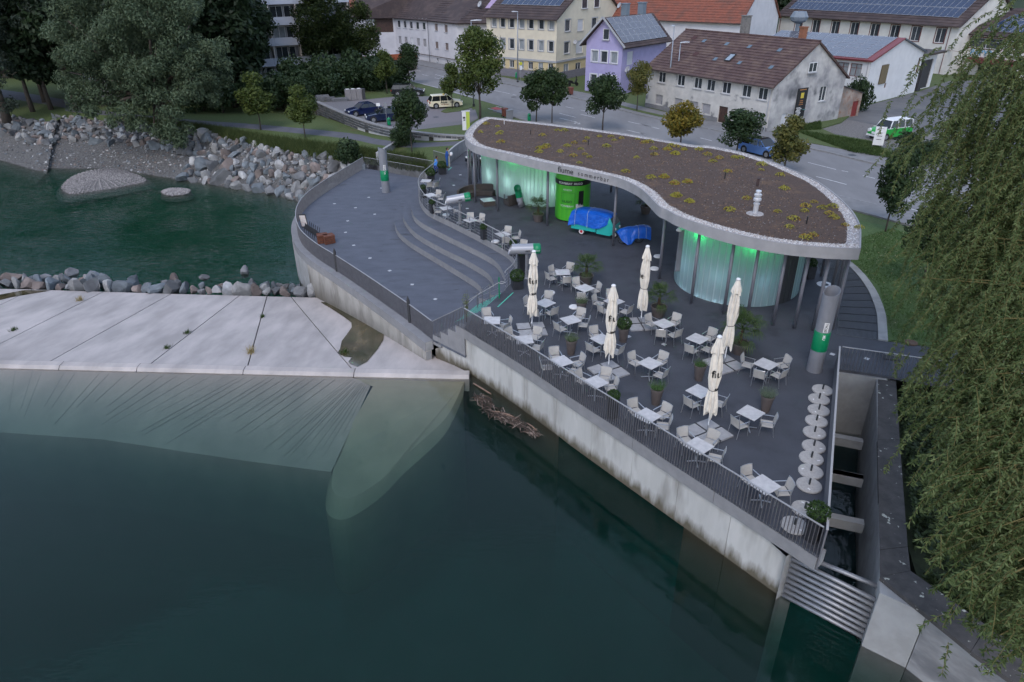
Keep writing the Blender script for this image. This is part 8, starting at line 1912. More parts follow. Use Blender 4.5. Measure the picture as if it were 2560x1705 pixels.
blades('roadside_grass', 'rough grass along the yard edge', multi(tri_fn((28.34, 75.81, 0.16), (36.16, 83.69, 0.16), (33.73, 77.24, 0.16)), tri_fn((30.57, 77.36, 0.16), (36.25, 71.00, 0.16), (35.80, 63.71, 0.16)), tri_fn((30.57, 77.36, 0.16), (32.43, 67.06, 0.16), (35.80, 63.71, 0.16))), 9000, 0.28, M_SHORT, 62, 0.4, 0.03)
kpts = [Vector((p[0], p[1], 0.012)) for p in ((18.4, 29.6), (20.7, 36), (20.4, 42), (26, 45.5), (30, 39.5), (27.7, 26.4))]
lawn_fn = multi(tri_fn(kpts[0], kpts[1], kpts[5]), tri_fn(kpts[1], kpts[5], kpts[4]), tri_fn(kpts[1], kpts[2], kpts[4]), tri_fn(kpts[2], kpts[3], kpts[4]))
def lawn_clip(q):
 while True:
  x, y, z = lawn_fn(q)
  if not inside(up_poly, x, y): return x, y, z
blades('lawn_grass', 'short lawn grass beside the pavilion', lawn_clip, 30000, 0.09, leaf_mat('lawn_blade', (0.040, 0.080, 0.016), (0.070, 0.125, 0.030), 0.3, 0.6), 63, 0.5, 0.012)
q = random.Random(64); s = MB()
for k in range(420):
 x, y, z = lawn_clip(q)
 if q.random() < 0.5 and x < 22: continue
 a = q.random() * 6.28; d = Vector((cos(a), sin(a), 0)) * 0.05; e = Vector((-sin(a), cos(a), 0.3)) * 0.028; p = Vector((x, y, 0.10)); s.face([p - d, p + e, p + d, p - e])
tag(s.build('fallen_leaves', mat('fallen_leaf', (0.20, 0.16, 0.06), (0.28, 0.26, 0.15), rough=0.8, scale=3)), 'yellow fallen willow leaves on the lawn', None, None, 'stuff')
# tufts in the weir joints and on the boulders
for i, (p, h) in enumerate(((((-14.55, 33.88, -2.8)), 0.55), ((-29.85, 43.86, -4.2), 0.45), ((-19.54, 37.17, -3.4), 0.25), ((-30.26, 37.61, -3.4), 0.25), ((-9.34, 33.86, -2.9), 0.35), ((-16.07, 40.32, -3.9), 0.25), ((-19.57, 34.62, -3), 0.2))):
 r = random.Random(i); s = MB(); z = slab_z(p[0], p[1])
 for k in range(60): a = r.random() * 6.28; d = Vector((cos(a) * 0.02, sin(a) * 0.02, 0)); b = Vector((r.gauss(0, .08), r.gauss(0, .12), 0)); s.face([b - d, b + d, b + Vector((r.gauss(0, .3) * h, r.gauss(0, .3) * h, h * (0.5 + 0.6 * r.random())))])
 tag(s.build('weed_tuft', mat('dry_weed', (0.36, 0.28, 0.13), (0.26, 0.21, 0.10), rough=0.9, scale=5) if i in (0, 1) else M_SHORT, None, False, (p[0], p[1], z)), ('tall straw-coloured weed in a weir joint near the crest', 'straw-coloured weed in a weir joint near the boulders', 'small green weed in the middle weir joint', 'small weed in the leftmost weir joint', 'green weed beside the wet trough on the weir', 'small green weed high in a weir joint', 'tiny green weed in a weir joint near the crest')[i], 'weed', 'weeds in the weir joints')
cover('bank_herbs', 'low green herbs among the boulders at the waterline', multi(tri_fn((-50.21, 85.12, -4.5), (-49.86, 87.67, -4.4), (-46.43, 84.29, -4.5)), tri_fn((-45.38, 82.86, -4.5), (-46.90, 88.34, -4.4), (-42.32, 84.16, -4.5))), 2600, 0.13, M_SHORT, 66, 0.5)

# ------------------------------------------------------------------ boulders
M_ROCK = [mat('boulder_%s' % n_, c, tuple(v * 0.6 for v in c), rough=0.9, scale=2.2, bump=0.6, bscale=6, coord='obj', rand=0.3, col3=tuple(v * 1.5 for v in c), scale3=1.2) for n_, c in (('grey', (0.135, 0.135, 0.14)), ('pale', (0.27, 0.265, 0.265)), ('blue', (0.125, 0.14, 0.155)), ('brown', (0.15, 0.12, 0.11)))]
def rock_mesh(seed):
 r = random.Random(seed); s = MB()
 pts = []
 import bmesh
 bm = bmesh.new(); bmesh.ops.create_icosphere(bm, subdivisions=2, radius=0.5)
 planes = [(Vector((r.gauss(0, 1), r.gauss(0, 1), r.gauss(0, 1))).normalized(), 0.20 + 0.17 * r.random()) for _ in range(9)]
 for v in bm.verts:
  for n_, d in planes:
   k = v.co.dot(n_) - d
   if k > 0: v.co -= n_ * k
  v.co += Vector((noise.noise(v.co * 4 + Vector((seed, 0, 0))), noise.noise(v.co * 4 + Vector((0, seed, 0))), noise.noise(v.co * 4))) * 0.02
  v.co.z *= 0.85
 me = bpy.data.meshes.new('boulder'); bm.to_mesh(me); bm.free(); return me
ROCKS = []
for i in range(16):
 me = rock_mesh(i); me.materials.append(M_ROCK[(0, 1, 0, 2, 1, 0, 2, 3)[i % 8]]); ROCKS.append(me)
br = random.Random(71); placed = []
rt8, wl8 = smooth_line(RT8, 6), smooth_line(WL, 6)
def boulder(x, y, z, sz, label, group):
 o = put('boulder', ROCKS[br.randrange(16)], None, (x, y, z), (br.random() * 6, br.random() * 6, br.random() * 6)); o.scale = (sz * (0.85 + 0.5 * br.random()), sz * (0.85 + 0.3 * br.random()), sz * (0.7 + 0.35 * br.random()))
 return tag(o, label, 'boulder', group)
cands = []
for k in range(5200):
 f = br.random() * (len(rt8) - 1.001)
 if f < 3: continue
 i = int(f); a, b = rt8[i].lerp(rt8[i + 1], f - i), wl8[i].lerp(wl8[i + 1], f - i); u = br.random(); p = a.lerp(b, u)
 if i < 25 and u > 0.50: continue
 sz = (0.8 + 1.1 * br.random() ** 2) * (0.85 + 0.5 * u)
 if i < 22: sz *= 0.85
 if all((p.x - q.x) ** 2 + (p.y - q.y) ** 2 > (0.33 * (sz + s_)) ** 2 for q, s_ in cands): cands.append((p, sz))
cands.sort(key=lambda c: -(c[1] / (c[0].y)))
for p, sz in cands[:290]: boulder(p.x, p.y, p.z + sz * 0.10, sz * 1.15, 'angular grey boulder in the heap on the far river bank', 'boulders on the far river bank')
rest = MB()
for p, sz in cands[290:]:
 me = ROCKS[br.randrange(16)]; rest.add_mesh(me, Matrix.Translation((p.x, p.y, p.z + 0.1)) @ Matrix.Rotation(br.random() * 6, 4, 'Z') @ Matrix.Scale(sz * 1.1, 4), br.randrange(4))
for k in range(2600):                           # small stones and pebbles filling the gaps
 f = 3 + br.random() * (len(rt8) - 4.001); i = int(f); p = rt8[i].lerp(rt8[i + 1], f - i).lerp(wl8[i].lerp(wl8[i + 1], f - i), br.random()); rest.add_mesh(ROCKS[br.randrange(16)], Matrix.Translation((p.x, p.y, p.z)) @ Matrix.Rotation(br.random() * 6, 4, 'X') @ Matrix.Scale(0.16 + 0.3 * br.random() ** 2, 4), br.randrange(4))
o = rest.build('bank_rubble', M_ROCK); tag(o, 'small stones filling the boulder bank', None, None, 'stuff')
# row at the foot of the weir slab
xs = -40.0; k = 0
while xs < -12.6:
 sz = 0.85 + 1.1 * br.random() ** 1.4; y = on_line(FAR, xs)
 boulder(xs, y + 0.45 + 0.3 * br.random(), -4.45 + 0.1 * br.random(), sz, 'angular grey boulder in the row below the weir slab', 'boulders below the weir')
 if br.random() < 0.8: boulder(xs + br.random() * 0.5, y + 1.25 + 0.5 * br.random(), -4.6, sz * 0.9, 'angular grey boulder in the row below the weir slab', 'boulders below the weir')
 if br.random() < 0.35 or xs < -31: boulder(xs + br.random() * 0.5, y + 2.1 + 0.7 * br.random(), -4.75, sz * 0.9, 'angular grey boulder in the row below the weir slab', 'boulders below the weir')
 xs += sz * 0.66
for i, (p, sz) in enumerate((((-33.90, 49.80, -4.6), 1.2), ((-23.40, 48.95, -4.75), 0.9), ((-25.57, 48.91, -4.8), 0.9), ((-20.65, 49.93, -4.85), 1.1))): boulder(p[0], p[1], -4.72, sz, 'boulder standing alone in the water beyond the weir row', 'boulders in the water below the weir')


# ------------------------------------------------------------------ vehicles
M_GLASSC = mat('car_glass', (0.012, 0.015, 0.018), rough=0.05, spec=0.7)
M_CHROME = mat('chrome', (0.55, 0.55, 0.57), rough=0.2, metal=0.8)
M_TAIL = mat('tail_light', (0.35, 0.01, 0.015), rough=0.2)
M_LAMP = mat('head_light', (0.65, 0.66, 0.68), rough=0.15)
M_RIM = mat('wheel_rim', (0.32, 0.32, 0.34), rough=0.35, metal=0.6)
s = MB(); s.tube([(0, -0.1, 0), (0, 0.1, 0)], 0.32, 20); WHM = s.mesh('wheel', M_TYRE)
s = MB(); s.tube([(0, -0.107, 0), (0, 0.107, 0)], 0.21, 14); RIM = s.mesh('rim', M_RIM)
def car(label, loc, rz, paint, L_=4.4, W_=1.78, Hh=1.45, prof=None, cat='car', group=None, roof_paint=None, beltm=None, name='parked_car'):
 """Body lofted across its width from a side profile; glass bands, wheels and lamps are parts. +x is the front."""
 t = thing(name, label, cat, loc, rz, group)
 belt, roofz = prof['belt'], Hh
 low = prof['low']                                    # (x fraction, z) outline of the lower body
 ys = (-1.0, -0.96, -0.7, 0, 0.7, 0.96, 1.0); rings = []
 for y in ys:
  k = 1 - 0.05 * abs(y) ** 4
  rings.append([(x * L_ * (1 - 0.03 * abs(y) ** 3), y * W_ / 2, z if z < 0.4 else z - 0.05 * abs(y) ** 6) for x, z in low])
 s = MB(); s.loft(rings); s.build('body', paint, t, smooth=False)
 gh = prof['glass']                                   # (x fraction, z) outline of the cabin
 def cabin(wb, wt, grow):
  rr_ = []
  for y in (-1, 1):
   rr_.append([(x * L_, y * (wb + (wt - wb) * (z - belt) / (roofz - belt)) * W_ / 2, z) for x, z in gh])
  return rr_
 cb = cabin(0.94, 0.76, 0); s = MB(); s.loft(cb); s.build('cabin_glass', M_GLASSC, t)
 # roof skin and pillars
 rp = roof_paint or paint; s = MB(); top = [p for p in gh if p[1] > roofz - 0.12]; x0, x1 = min(p[0] for p in top) * L_, max(p[0] for p in top) * L_
 s.loft([[(x, y * W_ / 2 * 0.79, z) for x, z in ((x0 - 0.05, roofz - 0.05), (x0 + 0.1, roofz + 0.012), (x1 - 0.1, roofz + 0.012), (x1 + 0.05, roofz - 0.05))] for y in (-1, -0.9, 0.9, 1)]); s.build('roof', rp, t)
 n_ = len(gh); s = MB()
 for x_ in prof['pillars']:
  for y in (-1, 1):
   a = (x_[0] * L_, y * W_ / 2 * 0.945, belt - 0.02); b = (x_[1] * L_, y * W_ / 2 * 0.775, roofz - 0.03); s = MB(); s.bar(a, b, 0.05, x_[2] if len(x_) > 2 else 0.08, up=(0, 1, 0)); s.build('pillar', rp, t)
 for fx in prof['wheels']:
  for y in (-1, 1):
   w_ = put('wheel', WHM, t, (fx * L_, y * (W_ / 2 - 0.09), 0.32)); put('rim', RIM, w_)
   s = MB(); s.tube([(fx * L_, y * (W_ / 2 - 0.2), 0.34), (fx * L_, y * (W_ / 2 + 0.004), 0.34)], 0.385, 18); s.build('wheel_arch', M_BLACK, t)
 for y in (-1, 1):
  s = MB(); s.box((0.482 * L_, y * W_ * 0.36, prof['lamp']), (0.10, W_ * 0.17, 0.15)); s.build('headlight', M_LAMP, t)
  s = MB(); s.box((-0.487 * L_, y * W_ * 0.41, prof['lamp'] + 0.08), (0.08, W_ * 0.12, 0.22)); s.build('tail_light', M_TAIL, t)
  s = MB(); s.box((0.15 * L_, y * (W_ / 2 + 0.08), belt + 0.06), (0.12, 0.18, 0.12)); s.build('mirror', paint, t)
 s = MB(); s.box((-0.497 * L_, 0, 0.55), (0.03, 0.5, 0.12)); s.build('number_plate', M_WHITE, t)
 s = MB(); s.box((0.496 * L_, 0, 0.45), (0.03, 0.9, 0.18)); s.build('grille', M_BLACK, t)
 return t
HATCH = dict(belt=0.93, low=[(-0.5, 0.3), (-0.49, 0.72), (-0.47, 0.95), (0.18, 0.97), (0.30, 0.93), (0.44, 0.82), (0.49, 0.66), (0.5, 0.3), (0.3, 0.2), (-0.3, 0.2)], glass=[(-0.475, 0.93), (-0.40, 1.45), (-0.36, 1.52), (0.0, 1.55), (0.08, 1.5), (0.24, 0.93)], pillars=[(-0.44, -0.39, 0.22), (-0.18, -0.17), (0.05, 0.02), (0.235, 0.085)], wheels=(-0.31, 0.31), lamp=0.7)
SEDAN = dict(belt=0.88, low=[(-0.5, 0.3), (-0.5, 0.75), (-0.47, 0.93), (-0.33, 0.95), (0.2, 0.92), (0.32, 0.88), (0.45, 0.76), (0.5, 0.6), (0.5, 0.3), (0.3, 0.2), (-0.3, 0.2)], glass=[(-0.36, 0.92), (-0.22, 1.36), (-0.15, 1.42), (0.0, 1.43), (0.06, 1.38), (0.22, 0.9)], pillars=[(-0.34, -0.20, 0.14), (-0.10, -0.09), (0.215, 0.065)], wheels=(-0.3, 0.31), lamp=0.64)
WAGON = dict(belt=0.92, low=[(-0.5, 0.32), (-0.495, 0.9), (-0.47, 0.96), (0.2, 0.95), (0.30, 0.93), (0.44, 0.82), (0.5, 0.6), (0.5, 0.3), (0.3, 0.2), (-0.3, 0.2)], glass=[(-0.48, 0.92), (-0.43, 1.42), (-0.38, 1.48), (0.0, 1.5), (0.06, 1.46), (0.22, 0.92)], pillars=[(-0.455, -0.425, 0.12), (-0.24, -0.23), (-0.03, -0.03), (0.215, 0.07)], wheels=(-0.3, 0.31), lamp=0.68)
P_NAVY = mat('navy_paint', (0.008, 0.014, 0.055), rough=0.15, spec=0.6); P_BLACK = mat('black_paint', (0.008, 0.010, 0.012), rough=0.15, spec=0.6); P_TAXI = mat('taxi_ivory', (0.70, 0.63, 0.46), rough=0.25); P_BLUE = mat('sky_blue_paint', (0.10, 0.20, 0.46), rough=0.2); P_VAN = mat('van_green', (0.02, 0.30, 0.045), rough=0.3); P_DBLUE = mat('deep_blue_paint', (0.010, 0.016, 0.045), rough=0.15, spec=0.6)
def between(a, b): return math.atan2(b[1] - a[1], b[0] - a[0])
rd = -0.98
car('dark navy saloon parked nose to the stone wall', (-18.0, 88.9, 0.01), radians(212), P_NAVY, 4.5, 1.75, 1.42, SEDAN, group='cars in the car park')
car('dark blue estate car parked nearest the stone wall', (-14.8, 84.9, 0.01), radians(196), P_DBLUE, 4.6, 1.8, 1.48, WAGON, group='cars in the car park')
car('black estate car parked at the back of the car park', (-14.4, 103.4, 0.01), radians(2), P_BLACK, 4.7, 1.8, 1.5, WAGON, group='cars in the car park')
tx = car('cream taxi parked beside the grass island', (-8.4, 93.6, 0.01), radians(17), P_TAXI, 4.36, 1.78, 1.56, HATCH, group='cars in the car park')
s = MB(); s.box((-0.15, 0, 1.62), (0.18, 0.42, 0.13)); s.build('taxi_sign', mat('taxi_yellow', (0.6, 0.42, 0.05), rough=0.4), tx)
s = MB()
for a in range(7): s.bar((0.75, -0.905, 0.72), (0.75 + 0.28 * cos(a * 0.9), -0.905, 0.72 + 0.18 * sin(a * 0.9)), 0.05, 0.01, up=(0, 1, 0))
s.build('star_emblem', M_BLACK, tx)
me = text_mesh('Alois', 0.42, 0.004, 0.012); me.materials.append(M_BLACK); put('lettering', me, tx, (-0.75, -0.905, 0.62), (pi / 2, 0, 0))
me = text_mesh('Taxi Mietwagen', 0.16, 0.004, 0.004); me.materials.append(mat('letter_brown', (0.20, 0.06, 0.04), rough=0.6)); put('lettering', me, tx, (-0.7, -0.905, 0.44), (pi / 2, 0, 0))
car('sky blue car driving past behind the street trees', (23.9, 67.0, 0.0), radians(-58), P_BLUE, 4.3, 1.76, 1.45, HATCH, name='moving_car')
car('black car parked behind the pavilion columns', (-2.6, 65.5, 0.01), radians(250), P_BLACK, 4.4, 1.78, 1.5, HATCH)
VAN = dict(belt=1.12, low=[(-0.5, 0.38), (-0.5, 1.1), (-0.48, 1.16), (0.24, 1.16), (0.36, 1.1), (0.46, 0.98), (0.5, 0.75), (0.5, 0.4), (0.3, 0.28), (-0.3, 0.28)], glass=[(-0.49, 1.1), (-0.475, 1.78), (-0.44, 1.86), (0.0, 1.88), (0.14, 1.84), (0.17, 1.78), (0.27, 1.12)], pillars=[(-0.47, -0.46, 0.16), (-0.22, -0.22, 0.12), (0.0, 0.0, 0.14), (0.255, 0.165, 0.09)], wheels=(-0.29, 0.32), lamp=0.86)
vn = car('green and white vintage minibus in the gravel yard', (39.3, 73.6, 0.02), radians(203), P_VAN, 4.4, 1.78, 1.9, VAN, 'minibus', roof_paint=M_WHITE, name='vintage_minibus')
s = MB(); s.box((0.5 * 4.4, 0, 0.42), (0.12, 1.8, 0.16)); s.box((-0.5 * 4.4, 0, 0.42), (0.12, 1.8, 0.16)); s.build('bumper', M_WHITE, vn)
s = MB()
for y in (-0.66, 0.66): s = MB(); s.tube([(2.05, y, 0.9), (2.28, y, 0.9)], 0.17, 14); s.build('round_headlight', M_WHITE, vn)
s = MB(); s.box((2.215, 0, 0.68), (0.05, 0.62, 0.22)); s.build('white_grille', M_WHITE, vn)
s = MB()
for y in (-0.892, 0.892): s.box((-0.35, y, 1.15), (3.6, 0.02, 0.06))
s.build('waist_line', M_WHITE, vn)
# scooter
q = (9.51, 110.78, 0); t = thing('scooter', 'dark scooter parked beside the yellow house', 'scooter', q, 0.3)
for x in (-0.6, 0.6): s = MB(); s.tube([(x, -0.06, 0.25), (x, 0.06, 0.25)], 0.25, 16); s.build('wheel', M_TYRE, t)
s = MB(); s.loft([[(x, y, z) for x, z in ((-0.8, 0.55), (-0.2, 0.35), (0.25, 0.3), (0.5, 0.5), (0.62, 0.95), (0.5, 1.0), (0.3, 0.5), (0.0, 0.5), (-0.2, 0.8), (-0.8, 0.85))] for y in (-0.17, 0.17)]); s.build('body', M_BLACK, t)
s = MB(); s.bar((0.5, -0.33, 1.05), (0.5, 0.33, 1.05), 0.05, 0.05); s.tube([(0.5, 0, 0.9), (0.45, 0, 1.2)], 0.03, 5); s.build('handlebar', M_DARK, t)
s = MB(); s.bar((0.56, 0, 1.0), (0.45, 0, 1.4), 0.35, 0.02, up=(1, 0, 0)); s.build('windshield', M_GLASSC, t)

# ------------------------------------------------------------------ street furniture
def lamp_post(label, q, h, arm, ang):
 t = thing('street_lamp', label, 'street lamp', (q[0], q[1], 0), ang, 'street lamps')
 s = MB(); s.tube([(0, 0, 0), (0, 0, h * 0.5), (0, 0, h)], [0.11, 0.085, 0.055], 10); s.build('pole', mat('lamp_pole', (0.24, 0.26, 0.30), rough=0.45, metal=0.4), t, True)
 s = MB(); s.loft([[(-0.05, y * 0.13, h + z * 0.5) for y, z in ((-1, 0), (1, 0), (0.7, 0.18), (-0.7, 0.18))], [(arm * 0.6, y * 0.17, h + 0.05 + z * 0.5) for y, z in ((-1, 0), (1, 0), (0.7, 0.2), (-0.7, 0.2))], [(arm, y * 0.12, h + 0.05 + z * 0.4) for y, z in ((-1, 0), (1, 0), (0.7, 0.16), (-0.7, 0.16))]]); s.build('lamp_head', mat('lamp_head', (0.36, 0.38, 0.42), rough=0.4), t)
 s = MB(); s.box((arm * 0.55, 0, h + 0.03), (arm * 0.7, 0.24, 0.03)); s.build('diffuser', M_WHITE, t)
 s = MB(); s.lathe([(0.16, 0), (0.16, 0.3), (0.12, 0.32)], 10); s.build('foot', M_DARK, t)
lamp_post('tall plain street pole left of the pair before the old house', (19.44, 89.8), 9.6, 0.5, 2.2)
lamp_post('shorter street lamp of the pair before the old house', (20.48, 90.3), 7.76, 1.1, 0.1)
lamp_post('street lamp in front of the yellow house', (1.2, 114.3), 9.99, 0.9, 3.3)
lamp_post('tall street lamp before the white corner house', (-24.5, 159.4), 11.0, 0.8, 3.0)
lamp_post('street lamp behind the tall maple', (-4.73, 94.0), 10.1, 1.3, 0.1)
lamp_post('street lamp up the side lane', (-28.75, 161.1), 8.9, 1.0, 0.2)
s = MB(); s.box((15.9 + 3.55, 90.05, 0.6), (1.5, 0.5, 1.0), -1.0); tag(s.build('switch_cabinet', M_GREY), 'grey electrical cabinet at the foot of the street lamps', 'cabinet')
def bin_(label, q, col, rz):
 t = thing('wheelie_bin', label, 'bin', (q[0], q[1], 0.09), rz, 'wheelie bins'); m_ = mat('bin_' + col[0], col[1], rough=0.6)
 s = MB(); s.loft([[(x * f * 0.28, y * f * 0.33, z) for x, y in ((-1, -1), (1, -1), (1, 1), (-1, 1))] for z, f in ((0.08, 0.78), (0.95, 1.0))]); s.build('tub', m_, t)
 s = MB(); s.loft([[(x * 0.31 * f, y * 0.36 * f, z) for x, y in ((-1, -1), (1, -1), (1, 1), (-1, 1))] for z, f in ((0.955, 1.0), (1.02, 0.95), (1.06, 0.6))]); s.build('lid', m_, t)
 for y in (-0.26, 0.26): s = MB(); s.tube([(-0.25, y - 0.03, 0.1), (-0.25, y + 0.03, 0.1)], 0.1, 10); s.build('wheel', M_TYRE, t)
bin_('brown wheelie bin on the near kerb by the red lane', (-0.66, 86.2), ('brown', (0.16, 0.05, 0.035)), 0.4)
bin_('brown wheelie bin in front of the lilac house', (8.44, 101.9), ('brown', (0.16, 0.05, 0.035)), 0.6)
def litter_bin(label, q):
 t = thing('litter_bin', label, 'litter bin', q, 0.2, 'green litter bins'); s = MB(); s.lathe([(0.19, 0.1), (0.2, 0.12), (0.2, 0.72), (0.17, 0.86), (0.08, 0.93)], 16); s.build('bin', M_GREEN, t, True)
 s = MB(); s.box((0, 0.21, 0.5), (0.06, 0.05, 1.0)); s.build('post', M_STEEL, t); s = MB(); s.box((0, -0.195, 0.7), (0.2, 0.03, 0.1)); s.build('slot', M_BLACK, t)
litter_bin('green litter bin behind the stone wall in the car park', (-13.84, 81.78, 0)); litter_bin('green litter bin behind the left of the street tree pair', (2.20, 83.73, 0)); litter_bin('green litter bin at the foot of the yellow house lamp', (1.04, 118.43, 0.1))
q = (-0.08, 85.32, 0); t = thing('grey_cabinet', 'small grey cabinet beside the brown kerb bin', 'cabinet', q, 0.5); s = MB(); s.box((0, 0, 0.5), (0.75, 0.35, 1.0)); s.build('box', M_GREY, t); s = MB(); s.box((0, 0, 1.03), (0.85, 0.45, 0.05)); s.build('lid', M_GREY, t)
# grey bin housing
q = (-22.38, 99.07, 0); e = (-20.27, 99.75, 0); t = thing('bin_housing', 'row of grey bin cabinets at the car park edge', 'bin housing', (q[0], q[1], 0), between(q, e))
for k in range(3):
 s = MB(); s.box((0.38 + k * 0.76, 0.35, 0.72), (0.72, 0.7, 1.4)); c_ = s.build('cabinet', mat('housing_grey', (0.22, 0.205, 0.21), (0.18, 0.17, 0.175), rough=0.7, scale=2), t); s = MB(); s.box((0.38 + k * 0.76, 0.35, 1.45), (0.4, 0.3, 0.06)); s.build('hatch', M_WHITE, c_)
s = MB(); s.box((2.5, 0.35, 0.72), (0.4, 0.7, 1.4)); s.build('end_cabinet', M_DARK, t)
# signs
def sign(name, label, q, h, plates, rz, cat='sign'):
 t = thing(name, label, cat, (q[0], q[1], 0), rz); s = MB(); s.tube([(0, 0, 0), (0, 0, h)], 0.035, 8); s.build('pole', M_STEEL, t)
 for (w_, hh, z, m, rd_) in plates:
  s = MB()
  if rd_: s.tube([(0, -0.05, z), (0, -0.03, z)], w_ / 2, 20)
  else: s.box((0, -0.045, z), (w_, 0.02, hh))
  s.build('plate', m, t)
 return t
M_SBLUE = mat('sign_blue_dark', (0.04, 0.10, 0.30), rough=0.4)
sign('parking_sign', 'grey parking sign post among the dark cars', (-14.14, 82.09, 0), 2.6, [(0.42, 0.6, 2.2, M_GREY, False)], 0.2)
sign('notice_sign', 'small white notice above the dark estate car', (-15.57, 85.45, 0), 1.9, [(0.45, 0.35, 1.75, M_WHITE, False)], 0.2)
sign('bus_stop_sign', 'yellow and green round bus stop sign before the yellow house', (1.64, 112.69, 0), 3.4, [(0.5, 0.5, 3.0, mat('stop_yellow', (0.5, 0.5, 0.05), rough=0.4), True), (0.4, 0.6, 2.4, M_WHITE, False)], 0.4)
sign('cycle_sign', 'blue and red road sign beside the tall maple', (-6.71, 99.26, 0), 2.7, [(0.6, 0.6, 2.4, M_SBLUE, True), (0.35, 0.3, 2.0, mat('sign_red', (0.4, 0.03, 0.03), rough=0.4), False)], 0.4)
t = thing('info_pillar', 'white and lime information pillar at the pavilion corner', 'sign', (-4.9, 79.2, 0), 0.15)
s = MB(); s.box((-0.2, 0, 1.0), (0.42, 0.22, 2.0)); s.build('white_panel', M_WHITE, t); s = MB(); s.box((0.22, 0, 0.98), (0.38, 0.24, 1.96)); s.build('lime_panel', mat('lime', (0.42, 0.50, 0.08), rough=0.5), t)
s = MB(); s.box((-0.2, -0.115, 1.35), (0.26, 0.01, 0.2), 0); s.box((-0.18, -0.115, 1.1), (0.2, 0.01, 0.12)); s.build('symbol', M_BLACK, t); s = MB(); s.box((0, 0, 2.03), (0.95, 0.3, 0.06)); s.build('cap', M_WHITE, t)
t = thing('company_board', 'tilted white company board on two posts at the yard edge', 'sign', (35.7, 68.5, 0), -0.42)
s = MB(); s.box((0, 0, 1.3), (0.95, 0.05, 1.75)); s.build('board', M_WHITE, t)
for x in (-0.45, 0.45): s = MB(); s.box((x, 0.04, 1.05), (0.05, 0.05, 2.2)); s.build('post', M_STEEL, t)
s = MB()
for k, z in enumerate((2.0, 1.62, 1.58, 1.32, 1.28, 1.0, 0.96)): s.box((-0.02, -0.03, z), (0.5 - 0.06 * (k % 3), 0.01, 0.025))
s.build('text_lines', M_DARK, t)
for i, (a, b) in enumerate((((38.70, 67.41, 0), (40.57, 68.31, 0)), ((42.34, 69.98, 0), (43.47, 70.88, 0)))):
 t = thing('concrete_block', ('long pale concrete block at the yard entrance', 'pale concrete block half under the willow at the yard')[i], 'block', ((a[0] + b[0]) / 2, (a[1] + b[1]) / 2, 0), between(a, b)); s = MB(); L_ = (Vector(b) - Vector(a)).length
 s.loft([[(x * L_ / 2, y * 0.3 * f, z) for x, y in ((-1, -1), (1, -1), (1, 1), (-1, 1))] for z, f in ((0, 1), (0.45, 1), (0.5, 0.9))]); s.build('block', M_CONC, t)
q = (17.46, 27.73, 0); t = thing('floor_hatch', 'dark ribbed steel hatch lying on the bridge deck', 'hatch', (q[0], q[1], 0.004), -0.38); s = MB(); s.box((0, 0, 0.02), (0.72, 0.45, 0.04)); s.build('plate', M_DARK, t)
for k in range(5): s = MB(); s.box((-0.26 + k * 0.13, 0, 0.05), (0.05, 0.4, 0.02)); s.build('rib', M_BLACK, t)
s = MB(); s.bar((-0.3, 0.2, 0.07), (0.3, 0.2, 0.07), 0.02, 0.02); s.build('handle', M_STEEL, t)
q = (19.07, 29.18, 0); s = MB(); s.lathe([(0.28, 0), (0.3, 0.05), (0.22, 0.08), (0.08, 0.06)], 12, (q[0], q[1], 0.0)); tag(s.build('lawn_spotlight', mat('brown_ring', (0.10, 0.06, 0.04), rough=0.8)), 'small round ground light in the lawn by the bridge', 'ground light')
t = thing('sandwich_board', 'dark board leaning beside the column behind the grey pipe', 'board', (15.22, 30.80, 0), 0.5); s = MB(); s.bar((0, 0, 0), (0.12, 0.1, 0.95), 0.6, 0.03, up=(1, 0, 0)); s.build('panel', M_DARK, t); s = MB(); s.bar((0.02, -0.03, 0.5), (0.1, 0.04, 0.9), 0.3, 0.03, up=(1, 0, 0)); s.build('sheet', M_CANV, t)
s = MB(); a = (-26.5, 168, 0)
t = thing('wooden_ladder', 'wooden ladder leaning by the corner house', 'ladder', (-27.2, 168, 0), 0.2)
for x in (-0.25, 0.25): s = MB(); s.bar((x, 0, 0), (x - 0.6, 0.6, 3.6), 0.08, 0.08); s.build('rail', mat('pale_wood', (0.42, 0.30, 0.18), rough=0.8), t)
for k in range(7): s = MB(); f = (k + 1) / 8; s.bar((-0.25 - 0.6 * f, 0.6 * f, 3.6 * f), (0.25 - 0.6 * f, 0.6 * f, 3.6 * f), 0.05, 0.05); s.build('rung', MATS['pale_wood'], t)

# ------------------------------------------------------------------ two workers on the far stairs
M_SKIN = mat('skin', (0.32, 0.17, 0.11), rough=0.55); M_HAIR = mat('dark_hair', (0.015, 0.011, 0.009), rough=0.7); M_SHOE = mat('work_shoe', (0.02, 0.018, 0.018), rough=0.7)
def skinned(name, verts, edges, radii, m, parent, lvl=2):
 me = bpy.data.meshes.new(name); me.from_pydata(verts, edges, []); o = bpy.data.objects.new(name, me); COL.objects.link(o)
 sk_ = o.modifiers.new('skin', 'SKIN'); sk_.use_smooth_shade = True
 for i, r in enumerate(radii): me.skin_vertices[0].data[i].radius = (r, r) if not hasattr(r, '__len__') else r
 me.skin_vertices[0].data[0].use_root = True
 ss = o.modifiers.new('sub', 'SUBSURF'); ss.levels = lvl; ss.render_levels = lvl
 bpy.context.view_layer.update()
 me2 = bpy.data.meshes.new_from_object(o.evaluated_get(bpy.context.evaluated_depsgraph_get())); bpy.data.objects.remove(o)
 me2.materials.clear(); me2.materials.append(m); me2.polygons.foreach_set('use_smooth', [True] * len(me2.polygons))
 return put(name, me2, parent)
